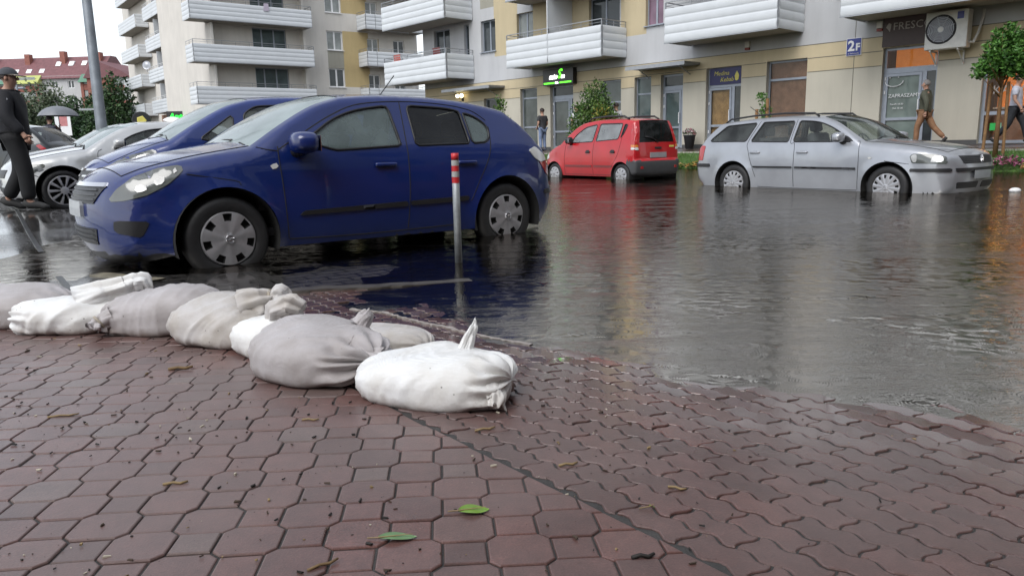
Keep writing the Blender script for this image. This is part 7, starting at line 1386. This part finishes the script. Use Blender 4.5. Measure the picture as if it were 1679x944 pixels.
tree('sapling', WA(-16.3, 2.2, .47), 'slender leafy sapling seen just over the tail of the dark blue car', 'tree', [((0, 0, 2.0), (.26, .26, .42)), ((.05, 0, 1.3), (.3, .3, .45)), ((0, 0, .7), (.22, .22, .35))], 700, .12, LB_[1:], (0, 0, 2.2), 5, 8, .02, .2, upright=.8)
tree('sapling', WA(-3.95, 2.6, .44), 'small sapling tied to short wooden posts, seen over the silver estate roof', 'tree', [((0, 0, 1.62), (.17, .17, .16)), ((.1, 0, 1.15), (.18, .18, .32))], 330, .10, LM[1:], (0, 0, 1.6), 4, 9, .016, .2)
for q, s_ in enumerate((-4.12, -3.78)): m_ = tag(empty('tree_stake', WA(s_, 2.6, .42)), ('short wooden post at the left side of the small sapling', 'short wooden post at the right side of the small sapling')[q], 'stake'); mb = MB(); mb.tube([(0, 0, -.1), (0, 0, 1.30+.3*q)], .05, 10); mb.build('pole', simple('post_wood', (.26, .14, .06), .75, var=.3, scale=15), m_)
for k, (px_, d_, h_, w_) in enumerate(((-15, 112, 9.5, 3.4), (40, 108, 8.8, 3.0), (62, 104, 9.8, 3.2), (88, 112, 12.2, 3.6), (110, 106, 12.0, 3.2), (130, 112, 10.4, 3.6), (152, 104, 9.4, 3.4))):
    x_ = (px_-839.5)/1213*d_; y_ = d_*1.0; h_ *= .93; nm = ('pale grey-green birch among the far row of trees, leftmost', 'low birch in the far row behind the thin pole lamp', 'birch behind the street lamp arm in the far row', 'tall pale birch in the middle of the far row', 'tallest slim birch of the far row left of the thick lamp post', 'broad birch of the far row just left of the thick lamp post', 'bushy green tree of the far row behind the thick lamp post')[k]
    tree('birch_tree', (x_, y_, .35), nm, 'tree', [((0, 0, h_*.42), (w_, w_, h_*.36)), ((.3, 0, h_*.68), (w_*.66, w_*.66, h_*.28)), ((-.9, 0, h_*.3), (w_*.7, w_*.7, h_*.26))], 2600, .55, LF_ if k < 6 else LD, (0, 0, h_*.8), 8, 20+k, .16, .30, 'far row of trees', bark=(.3, .3, .28), upright=.4)
for k, (px_, d_, h_, w_) in enumerate(((192, 80, 7.2, 2.3), (213, 76, 8.4, 2.5), (236, 84, 6.2, 2.4))):
    x_ = (px_-839.5)/1213*d_; tree('leafy_tree', (x_, d_, .35), ('dark green tree right of the thick lamp post', 'tallest dark green tree left of the balcony tower', 'low dark tree beneath the tower balconies')[k], 'tree', [((0, 0, h_*.45), (w_, w_, h_*.40)), ((.3, 0, h_*.72), (w_*.7, w_*.7, h_*.27))], 2600, .42, LD, (0, 0, h_*.8), 8, 40+k, .14, .3, 'dark trees by the tower', upright=.4)
# flower pot, flowers and grass
s = tag(empty('flower_pot', WA(-7.93, .5, .53)), 'dark grey tapered pot with pink and white flowers by the glass door', 'flower pot'); mb = MB(); mb.lathe([(0, 0), (.14, 0), (.21, .46), (.235, .47), (.235, .50), (.20, .50), (.19, .44), (0, .44)], 28); mb.build('pot', simple('pot_grey', (.05, .055, .06), .5), s, True)
def flower_heap(parent, rx, ry, h, n, cols, seed, green=LB_[1], sz=.035):
    rn = random.Random(seed); mb = MB(); ms = [green]+[simple('petal', c, .6, var=.2) for c in cols]
    for k in range(n):
        a = rn.random()*6.283; q = rn.random()**.5; p = Vector((math.cos(a)*rx*q, math.sin(a)*ry*q, h*(1-.6*q*q)*rn.uniform(.45, 1))); m = 0 if rn.random() < .45 else rn.randint(1, len(cols))
        for e in range(3): d = Vector((rn.gauss(0, 1), rn.gauss(0, 1), rn.gauss(.4, .8))).normalized(); f = d.cross(Vector((rn.gauss(0, 1), rn.gauss(0, 1), rn.gauss(0, 1)))).normalized(); mb.face([p, p+d*sz+f*sz*.5, p+d*sz*1.7, p+d*sz-f*sz*.5], m)
    return mb.build('flowers', ms, parent, False, False)
o = flower_heap(s, .24, .24, .26, 260, [(.55, .42, .44), (.62, .58, .56), (.40, .10, .14)], 4); o.location = (0, 0, .47)
for k, (s_, of, rx, h, cols, lb) in enumerate(((2.95, 4.15, .48, .30, [(.38, .10, .20), (.46, .17, .27), (.30, .07, .14)], 'mound of magenta pink flowers at the edge of the flooded grass'), (2.35, 4.5, .18, .22, [(.75, .75, .72)], 'small clump of white flowers left of the pink mound'), (3.55, 4.3, .3, .24, [(.55, .45, .12), (.5, .2, .1)], 'yellow and orange flowers right of the pink mound'), (-5.05, 4.3, .35, .16, [(.48, .18, .06), (.42, .32, .08)], 'low orange flowers between the red car and the estate'), (-5.7, 4.35, .3, .12, [(.40, .20, .10), (.4, .36, .12)], 'sparse ochre flowers by the tail of the red car'), (-12.05, 4.0, .4, .16, [(.72, .70, .66), (.55, .25, .15)], 'white flowers on the grass edge near the nose of the red car'), (1.9, 3.3, .12, .2, [(.75, .75, .72)], 'few white daisies near the leaning stake'))):
    z_ = .42-.5*(of-2.3)/2.6; s = tag(empty('flower_clump', WA(s_, of, z_-.01)), lb, 'flowers'); flower_heap(s, rx, rx*.7, h, int(240*rx/.35), cols, 50+k, LM[1])
rn = random.Random(11); mb = MB()
for k in range(15000):
    s_ = rn.uniform(-18, 6); q = rn.random(); of = 2.32+q*2.5; z_ = .42-.5*q; p = Vector(WA(s_, of, z_-.01)); a = rn.random()*6.283; h = rn.uniform(.05, .13); w_ = rn.uniform(.006, .012); d = Vector((math.cos(a), math.sin(a), 0)); l = Vector((rn.gauss(0, .35), rn.gauss(0, .35), 1))*h; mb.face([p-d*w_, p+d*w_, p+l], rn.randint(0, 2))
tag(mb.build('grass', [simple('grass_blade', c, .6, var=0) for c in ((.04, .11, .012), (.065, .16, .02), (.10, .19, .03))], None, False, False), kind='stuff')
# ------------------------------------------------------------------ kerb strip, drain lines, markings, foam on the ground
def ground_strip(name, pts, w_, lift, mat_, th=.0, kind='structure', lab=None, n=40, jit=0.0):
    P = [Vector((p[0], p[1], 0)) for p in pts]; L = [0]
    for a, b in zip(P[:-1], P[1:]): L.append(L[-1]+(b-a).length)
    rn = random.Random(5); vs = []; fs = []
    def at(t):
        for k in range(len(P)-1):
            if t <= L[k+1]+1e-6: return P[k].lerp(P[k+1], (t-L[k])/(L[k+1]-L[k])), (P[k+1]-P[k]).normalized()
        return P[-1], (P[-1]-P[-2]).normalized()
    for i in range(n+1):
        p, d = at(L[-1]*i/n); sd = Vector((-d.y, d.x, 0)); ww = w_*(1+rn.uniform(-jit, jit))
        for q, dz in ((-.5, -.02), (-.5, lift), (.5, lift), (.5, -.02)): x = p+sd*ww*q+sd*rn.uniform(-jit, jit)*w_; vs.append((x.x, x.y, gzs(p.x, p.y)+dz))
    for i in range(n): 
        for e in range(3): fs.append((i*4+e, i*4+e+1, i*4+4+e+1, i*4+4+e))
    mb = MB(); mb.mesh(vs, fs); return tag(mb.build(name, mat_), kind=kind)
M['kerbc'] = simple('wet_kerb_concrete', (.10, .092, .082), .3, var=.35, scale=7, coat=.4); M['drain'] = simple('dark_drain_joint', (.012, .012, .012), .35, var=0); M['drain_edge'] = simple('pale_drain_edge', (.09, .085, .08), .2, var=.2, coat=.5); M['markp'] = simple('worn_bay_marking', (.20, .18, .13), .35, var=.4, scale=12)
ground_strip('kerb_strip', [KERB_A-KD*1.6, KERB_A, KERB_B, KERB_B+KD*.2], .10, .013, M['kerbc'], jit=.06)
ground_strip('drain_line', [DRAIN_A, DRAIN_B], .04, .004, M['drain'], n=70); o_ = Vector((-.13, -.10, 0)); ground_strip('drain_line', [DRAIN_A+Vector((-1.0, -.95, 0)), DRAIN_B+Vector((-.95, -.95, 0))], .04, .006, M['drain'], n=70); ground_strip('drain_edge', [DRAIN_A+Vector((-1.07, -1.0, 0)), DRAIN_B+Vector((-1.02, -1.0, 0))], .03, .006, M['drain_edge'], n=70)
ground_strip('bay_marking', [(-2.95, 5.2, 0), (-2.35, 4.85, 0)], .11, .005, M['markp'], n=12)
ground_strip('foam_line', [(-.87, 3.87, 0), (-.68, 3.78, 0), (-.42, 3.48, 0), (-.23, 3.31, 0), (-.08, 3.2, 0), (.08, 3.08, 0)], .018, .006, simple('foam', (.30, .27, .25), .5, var=.3, scale=40), kind='stuff', jit=.4, n=60)
# loose debris washed onto the paving
LEAF = [simple('green_leaf', (.14, .26, .02), .4, var=.2, scale=30, coat=.3), simple('grey_green_leaf', (.12, .22, .09), .45, var=.2, scale=30, coat=.3), simple('straw', (.24, .17, .08), .7, var=.2, scale=30), simple('brown_twig', (.17, .11, .05), .8, var=.3, scale=30), simple('black_bit', (.015, .012, .01), .7, var=0), simple('pale_chip', (.42, .38, .30), .7, var=.2)]
def leaf(loc, yaw, ln, wd, m, label):
    s = tag(empty('leaf', (loc[0], loc[1], gzs(*loc)+.001), R(yaw)), label, 'leaf'); mb = MB(); n = 14; vs = []
    for i in range(n+1): t = i/n; w_ = wd*math.sin(math.pi*min(1, t*.98+.01))**.8*(1.1-.35*t); vs += [(t*ln, -w_,   .003*math.sin(t*5)+.0045), (t*ln, 0, .003*math.sin(t*5)+.002), (t*ln, w_, .003*math.sin(t*4+1)+.005)]
    fs = [(i*3+e, i*3+e+1, i*3+3+e+1, i*3+3+e) for i in range(n) for e in (0, 1)]; mb.mesh(vs, fs); mb.build('blade', LEAF[m], s, True); mb = MB(); mb.tube([(-.022, .004, .003), (0, 0, .005), (ln*.9, 0, .008)], [.0012, .0016, .0006], 5); mb.build('stalk', LEAF[2], s); return s
leaf((-.125, 1.455), 8, .066, .022, 0, 'bright yellow-green leaf lying on a red octagon block'); leaf((-.275, 1.34), 5, .075, .016, 1, 'curled grey-green leaf near the bottom centre of the paving'); leaf((.285, 1.475), 20, .014, .004, 0, 'tiny green leaf in the joint right of the yellow-green leaf')
def twig(loc, yaw, ln, r, m, label): s = tag(empty('twig', (loc[0], loc[1], gzs(*loc)+r*.8), R(yaw)), label, 'twig'); mb = MB(); mb.tube([(-ln/2, 0, 0), (-ln*.1, r*.8, r*.5), (ln*.2, -r*.5, 0), (ln/2, r, r*.4)], [r, r*.95, r, r*.7], 8); mb.build('stick', LEAF[m], s, True)
twig((-1.235, 2.64), 12, .085, .006, 3, 'stubby brown twig near the fourth sandbag'); twig((.37, 1.585), -25, .042, .003, 2, 'short straw piece on the wavy blocks at right'); twig((-1.36, 2.12), 14, .085,   .003, 2, 'long straw at the left of the paving'); twig((-.085, 1.985), 20, .06, .0035, 2, 'straw bits beside the tip of the white sandbag'); twig((-.60, 2.06), -4, .05, .003, 2, 'straw piece below the round grey sandbag'); twig((.235, 1.265), 8, .045, .004, 4, 'rusty dark twig at the bottom right of centre'); twig((-.36, 1.245), 35, .06, .003, 3, 'thin brown twig at the bottom of the picture'); twig((-.80, 1.62), 10, .055, .0035, 2, 'thin pale straw at the lower left'); twig((.13, 1.72), 15, .05, .0035, 2, 'short straw by the seam of the two paving patterns')
rn = random.Random(21); mb = MB()
for k in range(4000):
    x, y = (rn.gauss(-1.0, 1.0), rn.uniform(1.0, 3.4)) if rn.random() < .72 else (rn.uniform(-1.5, 1.8), rn.uniform(1.15, 2.6))
    if not bool(paver_zone(x, y)): continue
    if rn.random() > .35+.9*noise.noise(Vector((x*2.2, y*2.2, 4))) : continue
    z_ = gzs(x, y); 
    if z_ < .012: continue
    sz = (.0005+.0028*rn.random()**4)*(1+.3*y); a = rn.random()*6.28; m = rn.choice([0, 0, 0, 0, 1, 1, 2, 3]); d = Vector((math.cos(a), math.sin(a), 0)); e = Vector((-d.y, d.x, 0)); c0 = Vector((x, y, z_+.001)); el = rn.uniform(.6, 2.2)
    b_ = [c0-d*sz*el-e*sz*.5, c0+d*sz*el-e*sz*.4, c0+d*sz*el*.8+e*sz*.5, c0-d*sz*el*.7+e*sz*.6]; t_ = [q+Vector((rn.uniform(-.3, .3)*sz, rn.uniform(-.3, .3)*sz, sz*rn.uniform(.4, 1.2))) for q in b_]
    mb.mesh(b_+t_, [(4, 5, 6, 7), (0, 1, 5, 4), (1, 2, 6, 5), (2, 3, 7, 6), (3, 0, 4, 7)], m)
tag(mb.build('washed_up_crumbs', [LEAF[4], simple('soil_crumb', (.05, .032, .02), .8, var=0), LEAF[5], LEAF[2]]), kind='stuff')
s = tag(empty('floating_litter', (7.36, 10.82, .0)), 'white scrap of litter floating on the water at the far right', 'litter'); mb = MB(); mb.ball((0, 0, .02), (.085, .06, .045), 0, 2); mb.build('scrap', M['pvc'], s)
# small things on the balconies
s = tag(empty('satellite_dish'), 'grey satellite dish on the left tower balcony edge', 'satellite dish'); s.matrix_world = TCM @ Matrix.Translation((.2, 8.2, 4.3+2.7+1.6)); mb = MB(); mb.lathe([(0, .08), (.2, .06), (.38, 0), (.39, .01)], 24, Matrix.Rotation(R(80), 4, 'X') @ Matrix.Rotation(R(-40), 4, 'Y')); mb.build('dish', M['rail'], s, True); mb = MB(); mb.tube([(0, 0, -.6), (0, 0, 0)], .03, 6); mb.build('mast', M['rail'], s)
LBM = Matrix.Translation((-14.85, 57.0, 0)) @ Matrix.Rotation(R(38), 4, 'Z')
s = tag(empty('towel'), 'pale lilac cloth hung over an upper balcony of the left wing', 'towel'); s.matrix_world = LBM @ Matrix.Translation((-3.4, -1.79, zB(3.62)+2*SH+.8)); mb = MB(); mb.prism([(-.18, 0), (.2, .02), (.17, .5), (-.14, .5)], -.03, 0); mb.build('cloth', simple('lilac_cloth', (.45, .40, .48), .8), s)
# ------------------------------------------------------------------ building behind the photographer (seen mirrored in the cars and glass)
BB = empty('apartment_building', (3.2, -5.2, 0), R(217.6)); tag(BB, 'apartment house behind the photographer, seen only mirrored in paint and glass', 'building')
mb = MB(); ops = [(-20+i*4.2, -18.4+i*4.2, 1.0+k*2.8, 2.5+k*2.8) for i in range(10) for k in range(4)]
wall_mb(mb, -24, 24, -.2, 12, ops, dict(x=(), z=(3.4,), f=lambda x, z: 1 if z < 3.4 else 0)); mb.face([(-24, 0, 12), (24, 0, 12), (24, 10, 12), (-24, 10, 12)]); mb.face([(-24, 0, 0), (-24, 10, 0), (-24, 10, 12), (-24, 0, 12)]); mb.face([(24, 0, 0), (24, 10, 0), (24, 10, 12), (24, 0, 12)]); mb.build('wall', [M['taupe_r'], M['brickred']], BB, fix=False)
mb = MB(); mb.box(-23.8, 23.8, .25, .3, 0, 11.8); mb.build('interior', M['dark'], BB)
for i in range(4):
    for k in range(1, 4): b_ = MB(); x = -17+i*9.4; b_.box(x, x+4.6, -1.4, -.01, k*2.8+.3, k*2.8+.5); bo = b_.build('balcony', M['conc'], BB); b_ = MB(); ribbed(b_, (x, -1.42), (x+4.6, -1.42), k*2.8+.3, k*2.8+1.45, 4, outn=(0, -1)); b_.build('balcony_panel', M['panel'], bo)
